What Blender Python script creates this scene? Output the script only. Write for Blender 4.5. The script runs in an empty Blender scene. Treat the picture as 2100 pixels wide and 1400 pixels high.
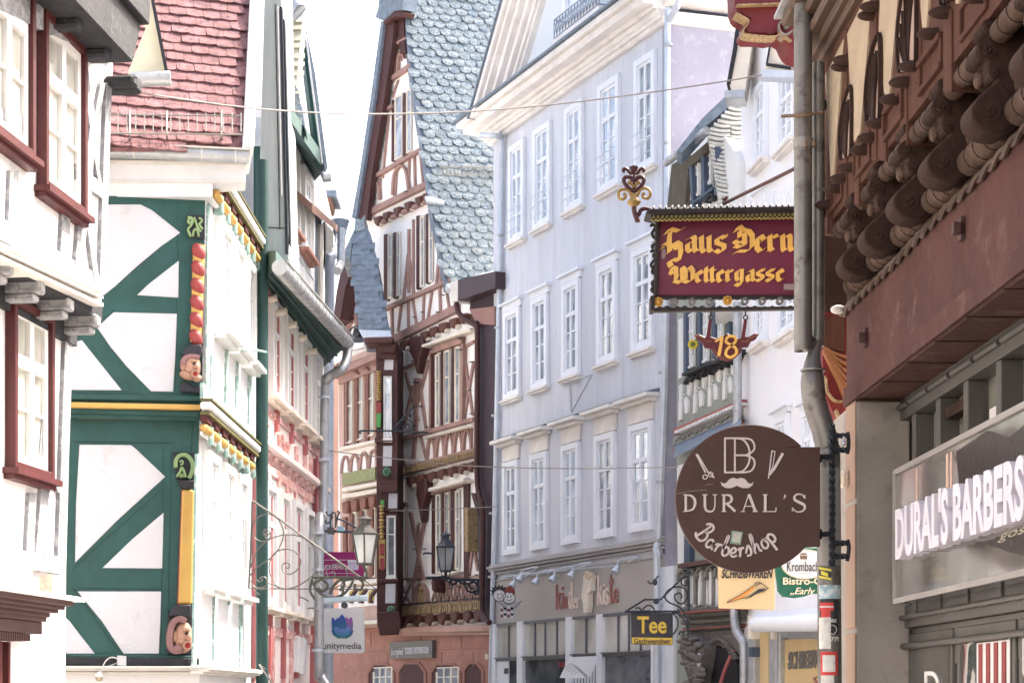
import bpy, bmesh, math, random
from mathutils import Vector as V, Matrix
from mathutils.geometry import tessellate_polygon
R = math.radians
rng = random.Random(7)
sc = bpy.context.scene
COL = sc.collection
# ---------------------------------------------------------------- camera, sky, sun, exposure
F = 3700.0; HY = 1430.0; EYE = V((0, 0, 1.6))
cam = bpy.data.objects.new('camera', bpy.data.cameras.new('camera')); COL.objects.link(cam)
cam.location = EYE; cam.rotation_euler = (R(90), 0, 0)
cam.data.sensor_width = 36; cam.data.lens = 36 * F / 2100
cam.data.shift_y = (HY - 700) / 2100; cam.data.clip_end = 2000; cam.data.clip_start = .1
sc.camera = cam
SUN = V((.52, .40, .84)).normalized()          # towards the sun
w = bpy.data.worlds.new('World'); sc.world = w; w.use_nodes = True
nt = w.node_tree; nt.nodes.clear()
so = nt.nodes.new('ShaderNodeOutputWorld'); bg = nt.nodes.new('ShaderNodeBackground'); sk = nt.nodes.new('ShaderNodeTexSky')
sk.sky_type = 'NISHITA'; sk.sun_disc = False; sk.sun_elevation = math.asin(SUN.z)
sk.sun_rotation = math.atan2(SUN.x, SUN.y); sk.dust_density = 10; sk.air_density = 1.0; sk.ozone_density = .3
bg.inputs[1].default_value = .15
nt.links.new(sk.outputs[0], bg.inputs[0]); nt.links.new(bg.outputs[0], so.inputs[0])
sl = bpy.data.lights.new('sun', 'SUN'); sl.energy = 2.7; sl.angle = R(.5); sl.color = (1, .95, .87)
s = bpy.data.objects.new('sun', sl); COL.objects.link(s); s.rotation_euler = (-SUN).to_track_quat('-Z', 'Y').to_euler()
sc.view_settings.view_transform = 'Standard'; sc.view_settings.look = 'None'; sc.view_settings.gamma = 1
sc.view_settings.exposure = 2.17

# ---------------------------------------------------------------- materials
MATS = {}
def mat(name, c, rough=.75, var=.12, scale=2.5, bump=.15, bscale=40, metal=0, spec=.35, grain=None, c2=None, c2at=.62, stain=0, soft=0):
    if name in MATS: return MATS[name]
    m = bpy.data.materials.new(name); m.use_nodes = True; t = m.node_tree; n = t.nodes; L = t.links
    b = n['Principled BSDF']; b.inputs['Roughness'].default_value = rough; b.inputs['Metallic'].default_value = metal
    b.inputs['Specular IOR Level'].default_value = spec
    tc = n.new('ShaderNodeTexCoord'); mp = n.new('ShaderNodeMapping'); L.new(tc.outputs['Object'], mp.inputs[0])
    if grain == 'z': mp.inputs['Scale'].default_value = (6, 6, .5)
    elif grain == 'x': mp.inputs['Scale'].default_value = (.5, .5, 6)
    nz = n.new('ShaderNodeTexNoise'); nz.inputs['Scale'].default_value = scale; nz.inputs['Detail'].default_value = 7; nz.inputs['Roughness'].default_value = .62
    L.new(mp.outputs[0], nz.inputs['Vector'])
    cr = n.new('ShaderNodeValToRGB'); e = cr.color_ramp.elements
    e[0].position = .3; e[1].position = .7
    e[0].color = (*[max(0, x * (1 - var)) for x in c], 1); e[1].color = (*[min(1, x * (1 + var)) for x in c], 1)
    L.new(nz.outputs['Fac'], cr.inputs[0]); out = cr.outputs[0]
    if c2:
        n2 = n.new('ShaderNodeTexNoise'); n2.inputs['Scale'].default_value = scale * 3.1; n2.inputs['Detail'].default_value = 9; n2.inputs['Roughness'].default_value = .7
        L.new(mp.outputs[0], n2.inputs['Vector'])
        r2 = n.new('ShaderNodeValToRGB'); r2.color_ramp.elements[0].position = c2at - .04 - soft; r2.color_ramp.elements[1].position = c2at + .05 + soft
        if soft: n2.inputs['Detail'].default_value = 2; n2.inputs['Scale'].default_value = scale
        L.new(n2.outputs['Fac'], r2.inputs[0])
        mx = n.new('ShaderNodeMix'); mx.data_type = 'RGBA'; L.new(r2.outputs[0], mx.inputs[0]); L.new(out, mx.inputs[6]); mx.inputs[7].default_value = (*c2, 1); out = mx.outputs[2]
    L.new(out, b.inputs['Base Color'])
    if bump:
        n3 = n.new('ShaderNodeTexNoise'); n3.inputs['Scale'].default_value = bscale; n3.inputs['Detail'].default_value = 5
        L.new(mp.outputs[0] if grain else tc.outputs['Object'], n3.inputs['Vector'])
        bp = n.new('ShaderNodeBump'); bp.inputs['Strength'].default_value = bump; bp.inputs['Distance'].default_value = .02
        L.new(n3.outputs['Fac'], bp.inputs['Height']); L.new(bp.outputs[0], b.inputs['Normal'])
    MATS[name] = m; return m
def glass(name, ca, cb, sc_=1.6, rough=.04, spec=.9, metal=.15):
    m = mat(name, ca, rough=rough, bump=0, spec=spec, metal=metal, c2=cb, c2at=.5, scale=sc_, var=.12, soft=.1)
    t = m.node_tree; n = t.nodes
    nz = n.new('ShaderNodeTexNoise'); nz.inputs['Scale'].default_value = 1.7
    bp = n.new('ShaderNodeBump'); bp.inputs['Strength'].default_value = .25; bp.inputs['Distance'].default_value = .03
    tc = n.new('ShaderNodeTexCoord'); t.links.new(tc.outputs['Object'], nz.inputs['Vector'])
    t.links.new(nz.outputs['Fac'], bp.inputs['Height']); t.links.new(bp.outputs[0], n['Principled BSDF'].inputs['Normal'])
    return m

# ---------------------------------------------------------------- planes: a pixel ray meets a real surface
def ray(x, y): return V(((x - 1050) / F, 1, (HY - y) / F))
def pt(x, y, Z): return EYE + ray(x, y) * Z
class Pl:
    def __init__(s, p0, u, v=(0, 0, 1)):
        s.p0 = V(p0); s.u = V(u).normalized(); s.v = V(v).normalized(); s.n = s.u.cross(s.v).normalized()
        s.v = s.n.cross(s.u).normalized()
        if s.v.dot(V(v)) < 0: s.v = -s.v
        if s.n.dot(EYE - s.p0) < 0: s.n = -s.n
    def P(s, x, y, d=0):
        r = ray(x, y); t = (s.p0 + s.n * d - EYE).dot(s.n) / r.dot(s.n); return EYE + r * t
    def uv(s, x, y, d=0):
        q = s.P(x, y, d) - s.p0; return q.dot(s.u), q.dot(s.v)
    def W(s, u, v, d=0): return s.p0 + s.u * u + s.v * v + s.n * d
def wall(xa, Za, xb, Zb):
    a = pt(xa, HY, Za); b = pt(xb, HY, Zb); a.z = b.z = 0
    return Pl(a, b - a)
# ---------------------------------------------------------------- mesh builder
def smooth_pts(p, k=5, closed=False):
    p = [V(q) for q in p]; o = []; n = len(p)
    if n < 3: return p
    for i in range(n - (0 if closed else 1)):
        a, b, c, d = (p[(i - 1) % n] if closed or i else p[0]), p[i], p[(i + 1) % n], (p[(i + 2) % n] if closed or i + 2 < n else p[-1])
        for j in range(k):
            t = j / k
            o.append(.5 * ((2 * b) + (c - a) * t + (2 * a - 5 * b + 4 * c - d) * t * t + (3 * b - a - 3 * c + d) * t ** 3))
    if not closed: o.append(p[-1])
    return o
class MB:
    def __init__(s): s.v = []; s.f = []; s.k = 0
    def eps(s): s.k += 1; return (s.k % 23) * .00035
    def add(s, vs, fs):
        b = len(s.v); s.v += [V(q) for q in vs]; s.f += [tuple(i + b for i in f) for f in fs]; return s
    def prism(s, front, back):
        n = len(front); bk = [V(q) + back for q in front]
        fs = [tuple(range(n)), tuple(range(2 * n - 1, n - 1, -1))] + [(i, (i + 1) % n, n + (i + 1) % n, n + i) for i in range(n)]
        return s.add(list(front) + bk, fs)
    def poly(s, pl, pix, d1=.03, d0=0):          # pixel outline on a real plane, with thickness
        e = s.eps(); return s.prism([pl.P(x, y, d1 + e) for x, y in pix], pl.n * -(d1 + e - d0))
    def uvpoly(s, pl, uvs, d1=.03, d0=0):
        e = s.eps(); return s.prism([pl.W(u, v, d1 + e) for u, v in uvs], pl.n * -(d1 + e - d0))
    def rect(s, pl, u0, u1, v0, v1, d1=.03, d0=0): return s.uvpoly(pl, [(u0, v0), (u1, v0), (u1, v1), (u0, v1)], d1, d0)
    def beam(s, pl, x0, y0, x1, y1, wd, d1=.03, d0=0, w2=None):
        dx, dy = x1 - x0, y1 - y0; l = math.hypot(dx, dy); nx, ny = -dy / l * wd / 2, dx / l * wd / 2; k = (w2 or wd) / wd
        if abs(dx) > abs(dy) * .45:              # rails end in plumb cuts
            h = wd / 2 * l / abs(dx); return s.poly(pl, [(x0, y0 - h), (x1, y1 - h * k), (x1, y1 + h * k), (x0, y0 + h)], d1, d0)
        h = wd / 2 * l / abs(dy); return s.poly(pl, [(x0 - h, y0), (x0 + h, y0), (x1 + h * k, y1), (x1 - h * k, y1)], d1, d0)
    def curve(s, pl, pts, wd, d1=.03, d0=0, k=5, closed=False):   # ribbon along a smoothed pixel path
        q = smooth_pts([(x, y, 0) for x, y in pts], k, closed); n = len(q); e = s.eps(); A = []; B = []
        for i in range(n):
            t = (q[(i + 1) % n] - q[i - 1]) if closed else (q[min(i + 1, n - 1)] - q[max(i - 1, 0)]); t.normalize()
            ww = wd(i / (n - 1)) if callable(wd) else wd
            A.append((q[i].x - t.y * ww / 2, q[i].y + t.x * ww / 2)); B.append((q[i].x + t.y * ww / 2, q[i].y - t.x * ww / 2))
        m = n if closed else n - 1; b = len(s.v); bk = pl.n * -(d1 + e - d0)
        for L in (A, B): s.v += [pl.P(x, y, d1 + e) for x, y in L]
        s.v += [q + bk for q in s.v[b:b + 2 * n]]
        for i in range(m):
            j = (i + 1) % n
            s.f += [(b + i, b + j, b + n + j, b + n + i), (b + 2 * n + i, b + 3 * n + i, b + 3 * n + j, b + 2 * n + j), (b + i, b + 2 * n + i, b + 2 * n + j, b + j), (b + n + i, b + n + j, b + 3 * n + j, b + 3 * n + i)]
        if not closed:
            for i in (0, n - 1): s.f.append((b + i, b + n + i, b + 3 * n + i, b + 2 * n + i))
        return s
    def nib(s, pl, pts, nx, ny, d1=.01, d0=0):   # broad-pen stroke
        for a, b in zip(pts, pts[1:]):
            s.poly(pl, [(a[0] - nx, a[1] - ny), (a[0] + nx, a[1] + ny), (b[0] + nx, b[1] + ny), (b[0] - nx, b[1] - ny)], d1, d0)
        return s
    def disc(s, pl, x, y, rx, ry=None, d1=.03, d0=0, n=28):
        ry = ry or rx; return s.poly(pl, [(x + rx * math.cos(2 * math.pi * i / n), y + ry * math.sin(2 * math.pi * i / n)) for i in range(n)], d1, d0)
    def ring(s, pl, x, y, r, wd, d1=.03, d0=0, n=22):
        return s.curve(pl, [(x + r * math.cos(2 * math.pi * i / n), y + r * math.sin(2 * math.pi * i / n)) for i in range(n)], wd, d1, d0, 1, True)
    def tube(s, pts, r, n=8, k=0, cap=True, closed=False):
        p = smooth_pts(pts, k, closed) if k else [V(q) for q in pts]; m = len(p); b = len(s.v); up = V((.13, .31, .94)).normalized()
        for i in range(m):
            t = (p[(i + 1) % m] - p[i - 1]) if closed else (p[min(i + 1, m - 1)] - p[max(i - 1, 0)])
            t.normalize(); a = up - t * up.dot(t)
            if a.length < .05: a = V((1, 0, 0)) - t * t.x
            a.normalize(); up = a; c = t.cross(a); rr = r(i / (m - 1)) if callable(r) else r
            for j in range(n): s.v.append(p[i] + (a * math.cos(2 * math.pi * j / n) + c * math.sin(2 * math.pi * j / n)) * rr)
        for i in range(m if closed else m - 1):
            for j in range(n):
                q = (i + 1) % m; s.f.append((b + i * n + j, b + i * n + (j + 1) % n, b + q * n + (j + 1) % n, b + q * n + j))
        if cap and not closed: s.f += [tuple(b + j for j in range(n)), tuple(b + (m - 1) * n + j for j in range(n))]
        return s
    def ptube(s, pl, pts, r, d=.05, n=6, k=5, closed=False):      # wrought iron along a pixel path
        return s.tube([pl.P(x, y, d) for x, y in pts], r, n, k, closed=closed)
    def lathe(s, c, prof, n=16, rot=0, ax=V((0, 0, 1)), sx=1):
        ax = V(ax).normalized(); a = V((1, 0, 0)) - ax * ax.x
        if a.length < .1: a = V((0, 1, 0)) - ax * ax.y
        a.normalize(); q = ax.cross(a); b = len(s.v); m = len(prof)
        for r, z in prof:
            for j in range(n):
                t = 2 * math.pi * (j + .5) / n + rot; s.v.append(V(c) + ax * z + (a * math.cos(t) * sx + q * math.sin(t)) * r)
        for i in range(m - 1):
            for j in range(n): s.f.append((b + i * n + j, b + i * n + (j + 1) % n, b + (i + 1) * n + (j + 1) % n, b + (i + 1) * n + j))
        s.f += [tuple(b + j for j in range(n)), tuple(b + (m - 1) * n + j for j in range(n))]; return s
    def ball(s, c, rx, ry=None, rz=None, n=12, m=8, M=None):
        ry = ry or rx; rz = rz or rx; b = len(s.v)
        for i in range(1, m):
            a = math.pi * i / m
            for j in range(n):
                t = 2 * math.pi * j / n; q = V((rx * math.sin(a) * math.cos(t), ry * math.sin(a) * math.sin(t), rz * math.cos(a)))
                s.v.append(V(c) + (M @ q if M else q))
        q = V((0, 0, rz)); q = M @ q if M else q; s.v += [V(c) + q, V(c) - q]; T = len(s.v) - 2
        for i in range(m - 2):
            for j in range(n): s.f.append((b + i * n + j, b + (i + 1) * n + j, b + (i + 1) * n + (j + 1) % n, b + i * n + (j + 1) % n))
        for j in range(n): s.f += [(T, b + j, b + (j + 1) % n), (T + 1, b + (m - 2) * n + (j + 1) % n, b + (m - 2) * n + j)]
        return s
    def pball(s, pl, x, y, rx, ry, rd, d=.0, n=12, m=8, ang=0):    # ellipsoid on a plane, radii in pixels / metres
        c = pl.P(x, y, d); k = (c - EYE).y / F
        M = Matrix((pl.u, pl.n, pl.v)).transposed()
        if ang: M = M @ Matrix.Rotation(R(ang), 3, 'Y')
        fu = max(.25, abs(pl.u.x)); return s.ball(c, rx * k / fu, rd, ry * k, n, m, M)
    def each(s, name, m, parent=None, smooth=False, bevel=0):      # every separate piece becomes a part of its own
        par = list(range(len(s.v)))
        def fd(a):
            while par[a] != a: par[a] = par[par[a]]; a = par[a]
            return a
        for f in s.f:
            for q in f[1:]: par[fd(q)] = fd(f[0])
        G = {}
        for f in s.f: G.setdefault(fd(f[0]), []).append(f)
        out = []
        for fs in G.values():
            ids = sorted({i for f in fs for i in f}); mp = {i: k for k, i in enumerate(ids)}
            b = MB(); b.v = [s.v[i] for i in ids]; b.f = [tuple(mp[i] for i in f) for f in fs]; out.append(b.build(name, m, parent, smooth, bevel))
        return out
    def build(s, name, m, parent=None, smooth=False, bevel=0):
        vs = s.v; c = sum(vs, V()) / len(vs); me = bpy.data.meshes.new(name)
        me.from_pydata([q - c for q in vs], [], s.f); me.materials.append(m)
        bm = bmesh.new(); bm.from_mesh(me); bmesh.ops.recalc_face_normals(bm, faces=bm.faces)
        if bevel: bmesh.ops.bevel(bm, geom=[e for e in bm.edges if len(e.link_faces) == 2 and e.calc_face_angle(0) > .6], offset=bevel, segments=1, affect='EDGES')
        bm.to_mesh(me); bm.free()
        if smooth:
            me.polygons.foreach_set('use_smooth', [True] * len(me.polygons)); me.set_sharp_from_angle(angle=R(38))
        o = bpy.data.objects.new(name, me); COL.objects.link(o)
        if parent: o.parent = parent; o.location = c - WL[parent]
        else: o.location = c
        WL[o] = c; return o
WL = {}
def tag(o, label, cat, group=None, kind=None):
    if label: o['label'] = label
    if cat: o['category'] = cat
    if group: o['group'] = group
    if kind: o['kind'] = kind
    return o
def thing(name, label, cat, loc, group=None):
    o = bpy.data.objects.new(name, None); COL.objects.link(o); o.location = loc; o.empty_display_size = .3
    WL[o] = V(loc); return tag(o, label, cat, group)
def dup(root, label, loc, rotz=None):
    m = {}
    def rec(o, par):
        c = o.copy(); COL.objects.link(c)
        if par: c.parent = par
        for ch in list(o.children): rec(ch, c)
        return c
    r = rec(root, None); r.location = loc; r['label'] = label
    if rotz is not None: r.rotation_euler.z = rotz
    return r
def lettering(mb, txt, pl, u0, u1, v0, v1, d1=.02, d0=.0, bold=0, shear=0, place=None, sp=1):   # built-in letter shapes fitted into a rectangle
    cu = bpy.data.curves.new('t', 'FONT'); cu.body = txt; cu.resolution_u = 4; cu.offset = bold; cu.shear = shear; cu.space_character = sp
    o = bpy.data.objects.new('t', cu); COL.objects.link(o)
    dg = bpy.context.evaluated_depsgraph_get(); dg.update(); me = bpy.data.meshes.new_from_object(o.evaluated_get(dg))
    vs = [v.co.copy() for v in me.vertices]; fs = [tuple(p.vertices) for p in me.polygons]
    bpy.data.objects.remove(o); bpy.data.curves.remove(cu); bpy.data.meshes.remove(me)
    xs = [v.x for v in vs]; ys = [v.y for v in vs]; a, b, c, d = min(xs), max(xs), min(ys), max(ys)
    q = [(u0 + (v.x - a) / (b - a) * (u1 - u0), v0 + (v.y - c) / (d - c) * (v1 - v0)) for v in vs]
    W_ = place or (lambda x, y, dd: pl.W(x, y, dd))
    from collections import Counter
    base = len(mb.v); n = len(q); mb.v += [W_(x, y, d1) for x, y in q] + [W_(x, y, d0) for x, y in q]
    ed = Counter(frozenset((f[i], f[(i + 1) % len(f)])) for f in fs for i in range(len(f)))
    for f in fs:
        mb.f.append(tuple(i + base for i in f))
        for i in range(len(f)):
            a_, b_ = f[i], f[(i + 1) % len(f)]
            if ed[frozenset((a_, b_))] == 1: mb.f.append((a_ + base, b_ + base, b_ + base + n, a_ + base + n))
    return mb
def plettering(mb, txt, pl, x0, x1, y0, y1, d1=.02, d0=0, **k):      # same, rectangle given at pixel corners (top-left, bottom-right)
    u0, v1 = pl.uv(x0, y0, d1); u1, _ = pl.uv(x1, y0, d1); _, v0 = pl.uv(x0, y1, d1)
    return lettering(mb, txt, pl, u0, u1, v0, v1, d1, d0, **k)
def inside(x, y, P):
    r = False; j = len(P) - 1
    for i in range(len(P)):
        if (P[i][1] > y) != (P[j][1] > y) and x < (P[j][0] - P[i][0]) * (y - P[i][1]) / (P[j][1] - P[i][1]) + P[i][0]: r = not r
        j = i
    return r
def tiles(mb, pl, pix, tw, th, shape='flat', lift=.028, thick=.012, jit=.004, d=0):
    P = [pl.uv(x, y) for x, y in pix]; ua, ub = min(p[0] for p in P), max(p[0] for p in P); va, vb = min(p[1] for p in P), max(p[1] for p in P)
    r = 0; v = va
    while v < vb:
        u = ua - (tw * .5 if r % 2 else 0)
        while u < ub + tw:
            if inside(u, v + th * .5, P):
                j = lambda: rng.uniform(-jit, jit)
                ww = tw * .5 - .002; y0 = v + j() * 1.6; jl = lift + j(); jr = jl + j(); h = th * 1.25
                if shape == 'flat': B = [(-ww, .012), (-ww * .5, 0), (0, -.006), (ww * .5, 0), (ww, .012)]
                elif shape == 'scale':
                    B = [(-ww, th * .62), (-ww * .86, th * .34), (-ww * .5, th * .12), (0, 0), (ww * .5, th * .0), (ww * .9, th * .1), (ww, th * .3)]
                else: B = [(-ww, 0), (0, -.004), (ww, 0)]
                q = [(u - ww, y0 + h), *[(u + bx, y0 + by) for bx, by in B], (u + ww, y0 + h)]
                n = len(q); b = len(mb.v)
                ds = [.006] + [jl + (jr - jl) * (i / (n - 3)) for i in range(n - 2)] + [.006]
                mb.v += [pl.W(x, y, d + dd + (0 if 0 < i < n - 1 else 0)) for i, ((x, y), dd) in enumerate(zip(q, ds))] + [pl.W(x, y, d + dd - thick) for (x, y), dd in zip(q, ds)]
                mb.f.append(tuple(range(b, b + n))); mb.f += [(b + i, b + n + i, b + n + i + 1, b + i + 1) for i in range(n - 1)]
            u += tw
        v += th; r += 1
    return mb
# a window made of casing, sashes, pane and sill, lying on a wall plane
def window(house, pl, u0, u1, v0, v1, d=0, casing=None, cw=.09, sash=None, pane=None, sill=None, tr=.34, bars=2, mull=True, sw=.035, dep=.07, head=None, label=None, sill_over=.05, sill_d=.1, cm=None, hood=0):
    def ring(mb, a, b, c, e, wd, d1, d0, bot=True):
        mb.rect(pl, a, a + wd, c, e, d1, d0); mb.rect(pl, b - wd, b, c, e, d1, d0); mb.rect(pl, a + wd, b - wd, e - wd, e, d1, d0)
        if bot: mb.rect(pl, a + wd, b - wd, c, c + wd, d1, d0)
    mb = MB(); ring(mb, u0, u1, v0, v1, cw, d + dep, d)
    o = mb.build('window', casing, house, bevel=.004)
    if label: o['label'] = label
    a, b, c, e = u0 + cw, u1 - cw, v0 + cw, v1 - cw
    m = MB(); ring(m, a, b, c, e, sw, d + dep * .55, d); tz = e - (e - c) * tr
    if tr: m.rect(pl, a + sw, b - sw, tz - sw * .7, tz + sw * .7, d + dep * .7, d)
    mid = (a + b) / 2
    if mull: m.rect(pl, mid - sw * .6, mid + sw * .6, c + sw, e - sw, d + dep * .62, d)
    top = tz if tr else e
    for i in range(1, bars + 1):
        z = c + sw + (top - c - sw) * i / (bars + 1); m.rect(pl, a + sw, b - sw, z - .011, z + .011, d + dep * .45, d)
    m.build('sash', sash or casing, o)
    g = MB(); g.rect(pl, a + sw * .5, b - sw * .5, c + sw * .5, e - sw * .5, d + dep * .2, d + .002)
    g.build('pane', rng.choice(pane) if isinstance(pane, (list, tuple)) else pane, o)
    if sill:
        q = MB(); q.rect(pl, u0 - sill_over, u1 + sill_over, v0 - .045, v0, d + sill_d, d); q.rect(pl, u0 - sill_over * .5, u1 + sill_over * .5, v0 - .085, v0 - .045, d + sill_d * .65, d)
        q.build('sill', sill, o)
    if hood:
        q = MB(); q.rect(pl, u0 - .05, u1 + .05, v1 + .01, v1 + hood * .75, d + dep * .8, d); q.rect(pl, u0 - .1, u1 + .1, v1 + hood * .75, v1 + hood, d + dep + .05, d); q.build('hood', head or casing, o)
    return o
def winpx(house, pl, x0, x1, yt, yb, d=0, ref=None, **k):
    ref = x0 if ref is None else ref
    u0 = pl.uv(x0, yt, d)[0]; u1 = pl.uv(x1, yt, d)[0]
    if u0 > u1: u0, u1 = u1, u0
    return window(house, pl, u0, u1, pl.uv(ref, yb, d)[1], pl.uv(ref, yt, d)[1], d, **k)
# ---------------------------------------------------------------- palette
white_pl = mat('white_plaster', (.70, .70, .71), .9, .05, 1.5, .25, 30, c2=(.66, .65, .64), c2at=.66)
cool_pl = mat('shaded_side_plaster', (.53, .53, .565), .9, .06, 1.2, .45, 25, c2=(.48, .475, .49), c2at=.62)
green = mat('green_timber', (.019, .068, .062), .6, .22, 2.2, .3, 18, c2=(.05, .12, .11), c2at=.7)
dkgreen = mat('dark_green_metal', (.02, .06, .055), .5, .2)
palegreen = mat('pale_green_timber', (.22, .34, .31), .75, .15, 3, .2, 30, c2=(.5, .55, .53), c2at=.55)
greytim = mat('weathered_grey_timber', (.20, .205, .22), .85, .25, 3, .6, 22, c2=(.34, .34, .35), c2at=.53)
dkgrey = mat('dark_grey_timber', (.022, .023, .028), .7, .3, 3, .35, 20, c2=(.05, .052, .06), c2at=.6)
redcase = mat('oxblood_casing', (.07, .014, .014), .5, .18, 3, .15, 30)
redbr = mat('red_brown_wood', (.065, .032, .030), .6, .2, 3, .2, 25)
cream = mat('cream_paint', (.66, .64, .50), .7, .1, 3, .15)
winwh = mat('white_window_paint', (.72, .72, .71), .45, .04, 3, .05)
zinc = mat('zinc', (.42, .44, .46), .42, .18, 5, .08, 20, metal=.55, c2=(.30, .29, .27), c2at=.62)
zincl = mat('light_zinc', (.55, .60, .66), .45, .12, 4, .05, 20, metal=.35)
claytile = mat('clay_tile', (.215, .112, .115), .9, .4, 5.5, .5, 60, spec=.15, c2=(.10, .062, .075), c2at=.56)
yellow = mat('yellow_paint', (.50, .31, .09), .5, .08, 4, .1)
redp = mat('red_paint', (.27, .05, .05), .65, .25, 6, .3, 30)
black = mat('black_paint', (.025, .025, .032), .5, .2)
lgreen = mat('leaf_green_paint', (.22, .32, .15), .55, .1)
skin = mat('flesh_paint', (.40, .235, .17), .75, .2, 9, .3, 30, c2=(.22, .13, .10), c2at=.66)
mauve = mat('mauve_paint', (.24, .13, .13), .6, .15, 6, .1)
stonew = mat('pale_stone', (.60, .575, .54), .85, .12, 3, .25, 30)
gl_cream = glass('curtained_pane', (.36, .36, .32), (.58, .58, .52), 1.2, .06, .6)
gl_sky = glass('sky_pane', (.44, .52, .62), (.74, .78, .82), 1.3, .04, 1.0, .35)
gl_dark = glass('dark_pane', (.05, .06, .075), (.16, .18, .2), 1.4, .03, 1.0, .1)
gl_side = glass('side_pane', (.13, .14, .145), (.26, .27, .27), 2, .05, .6)
gl_mid = glass('grey_pane', (.20, .235, .28), (.50, .53, .56), 1.8, .04, .9, .2)
asph = mat('paving_stone', (.30, .28, .26), .85, .2, 3, .5, 14)

# ---------------------------------------------------------------- ground
me = bpy.data.meshes.new('street'); me.from_pydata([(-700, -60, 0), (700, -60, 0), (700, 1400, 0), (-700, 1400, 0)], [], [(0, 1, 2, 3)]); me.materials.append(asph)
o = bpy.data.objects.new('street', me); COL.objects.link(o); tag(o, 'grey stone paving of the lane between the houses', 'street', kind='structure')

# ---------------------------------------------------------------- A: white plastered house, far left
A = wall(0, 13.9, 228, 16.4); AD = .28
ha = thing('plastered_house', 'sunlit white plastered house with grey timbers and oxblood window casings at the left edge', 'house', A.P(60, HY) * 1 - V((0, 0, 1.6)))
ua = A.uv(0, 700)[0]; back = -A.n * 5.5
uL = ua - 22  # lengthened unseen past the camera to cut skylight on the front walls
def Auv(x, y, d=AD): return A.uv(x, y, d)
m = MB()
m.uvpoly(A, [(uL, Auv(100, 560)[1]), Auv(207, 632), Auv(216, 420), Auv(233, 100), (Auv(236, 0)[0], 9.2), (uL, 9.2)], AD, -5.5)
m.uvpoly(A, [(uL, 0), (A.uv(132, 1300)[0], 0), A.uv(135, 1165), A.uv(150, 640), (A.uv(152, 640)[0], Auv(100, 560)[1] - .02), (uL, Auv(100, 560)[1] - .02)], 0, -5.4)
m.build('wall', white_pl, ha)
# roof behind the eave
m = MB(); ze = 9.2
q = [A.W(uL, ze, .6), A.W(A.uv(300, 0, .6)[0], ze, .6), A.W(A.uv(300, 0, .6)[0], ze + 3.6, -3), A.W(uL, ze + 3.6, -3)]
m.prism(q, V((0, 0, -.15))); m.build('roof', claytile, ha)
# timbers
m = MB(); D = AD + .03
m.beam(A, -60, 432, 207, 588, 40, D, 0); m.beam(A, -60, 222, 66, 262, 36, D, 0)
m.beam(A, 30, 350, 26, 470, 17, D, 0); m.beam(A, 138, 420, 132, 530, 17, D, 0); m.beam(A, -60, -30, 236, 105, 44, D + .03, 0)
m.beam(A, 168, 100, 192, 260, 12, D, 0, 14); m.beam(A, 192, 260, 180, 370, 14, D, 0, 18); m.beam(A, 212, 170, 192, 280, 10, D, 0, 12)
m.beam(A, 190, 280, 210, 400, 8, D, 0, 6); m.beam(A, 180, 370, 160, 560, 22, D, 0, 14); m.beam(A, 156, 352, 216, 395, 26, D, 0)
m.beam(A, 185, 470, 200, 580, 10, D, 0); m.beam(A, 224, 170, 211, 570, 12, D, 0)
m.beam(A, 68, 1010, 62, 1140, 15, .03); m.beam(A, 102, 930, 80, 1140, 20, .03, 0, 14); m.beam(A, 144, 640, 126, 1160, 16, .03)
m.beam(A, 118, 985, 126, 1010, 12, .03); m.beam(A, -60, 1128, 132, 1160, 36, .04); m.beam(A, 0, 1012, -8, 1130, 10, .03)
m.beam(A, 108, 650, 92, 930, 8, .02, 0, 22)
m.build('timber_frame', greytim, ha)
m = MB()
for yy, dd, ww in ((470, .10, 5), (482, .14, 4), (497, .11, 7)): m.beam(A, -60, yy, 212, yy + 128, ww, AD + dd, 0)
m.build('cornice_moulding', stonew, ha, smooth=True)
# jetty beam and a dark band painting the shade below it, with beam ends
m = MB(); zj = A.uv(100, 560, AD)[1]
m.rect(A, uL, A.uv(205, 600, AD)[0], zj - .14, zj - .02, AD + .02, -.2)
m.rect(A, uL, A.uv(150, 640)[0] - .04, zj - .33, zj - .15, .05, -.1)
m.build('jetty_beam_and_shade', dkgrey, ha)
m = MB(); ue = A.uv(205, 600, AD)[0]
for i in range(7):
    u = ue - .17 - i * .62; m.rect(A, u - .06, u + .06, zj - .22, zj - .12, AD + .05, 0); m.rect(A, u - .06, u + .06, zj - .28, zj - .22, AD + .0, 0)
m.each('joist_end', greytim, ha, bevel=.015)
# windows
wk = dict(casing=redcase, cw=.058, sash=winwh, pane=gl_cream, sill=redcase, sill_d=.13, dep=.085, sw=.07, tr=.34, bars=1)
winpx(ha, A, 74, 160, 26, 388, AD, ref=82, **wk)
winpx(ha, A, -45, 52, -75, 320, AD, ref=40, **wk)
winpx(ha, A, 10, 93, 612, 962, 0, ref=20, **wk)
winpx(ha, A, -130, -50, 560, 930, 0, ref=-60, **wk)
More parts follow.
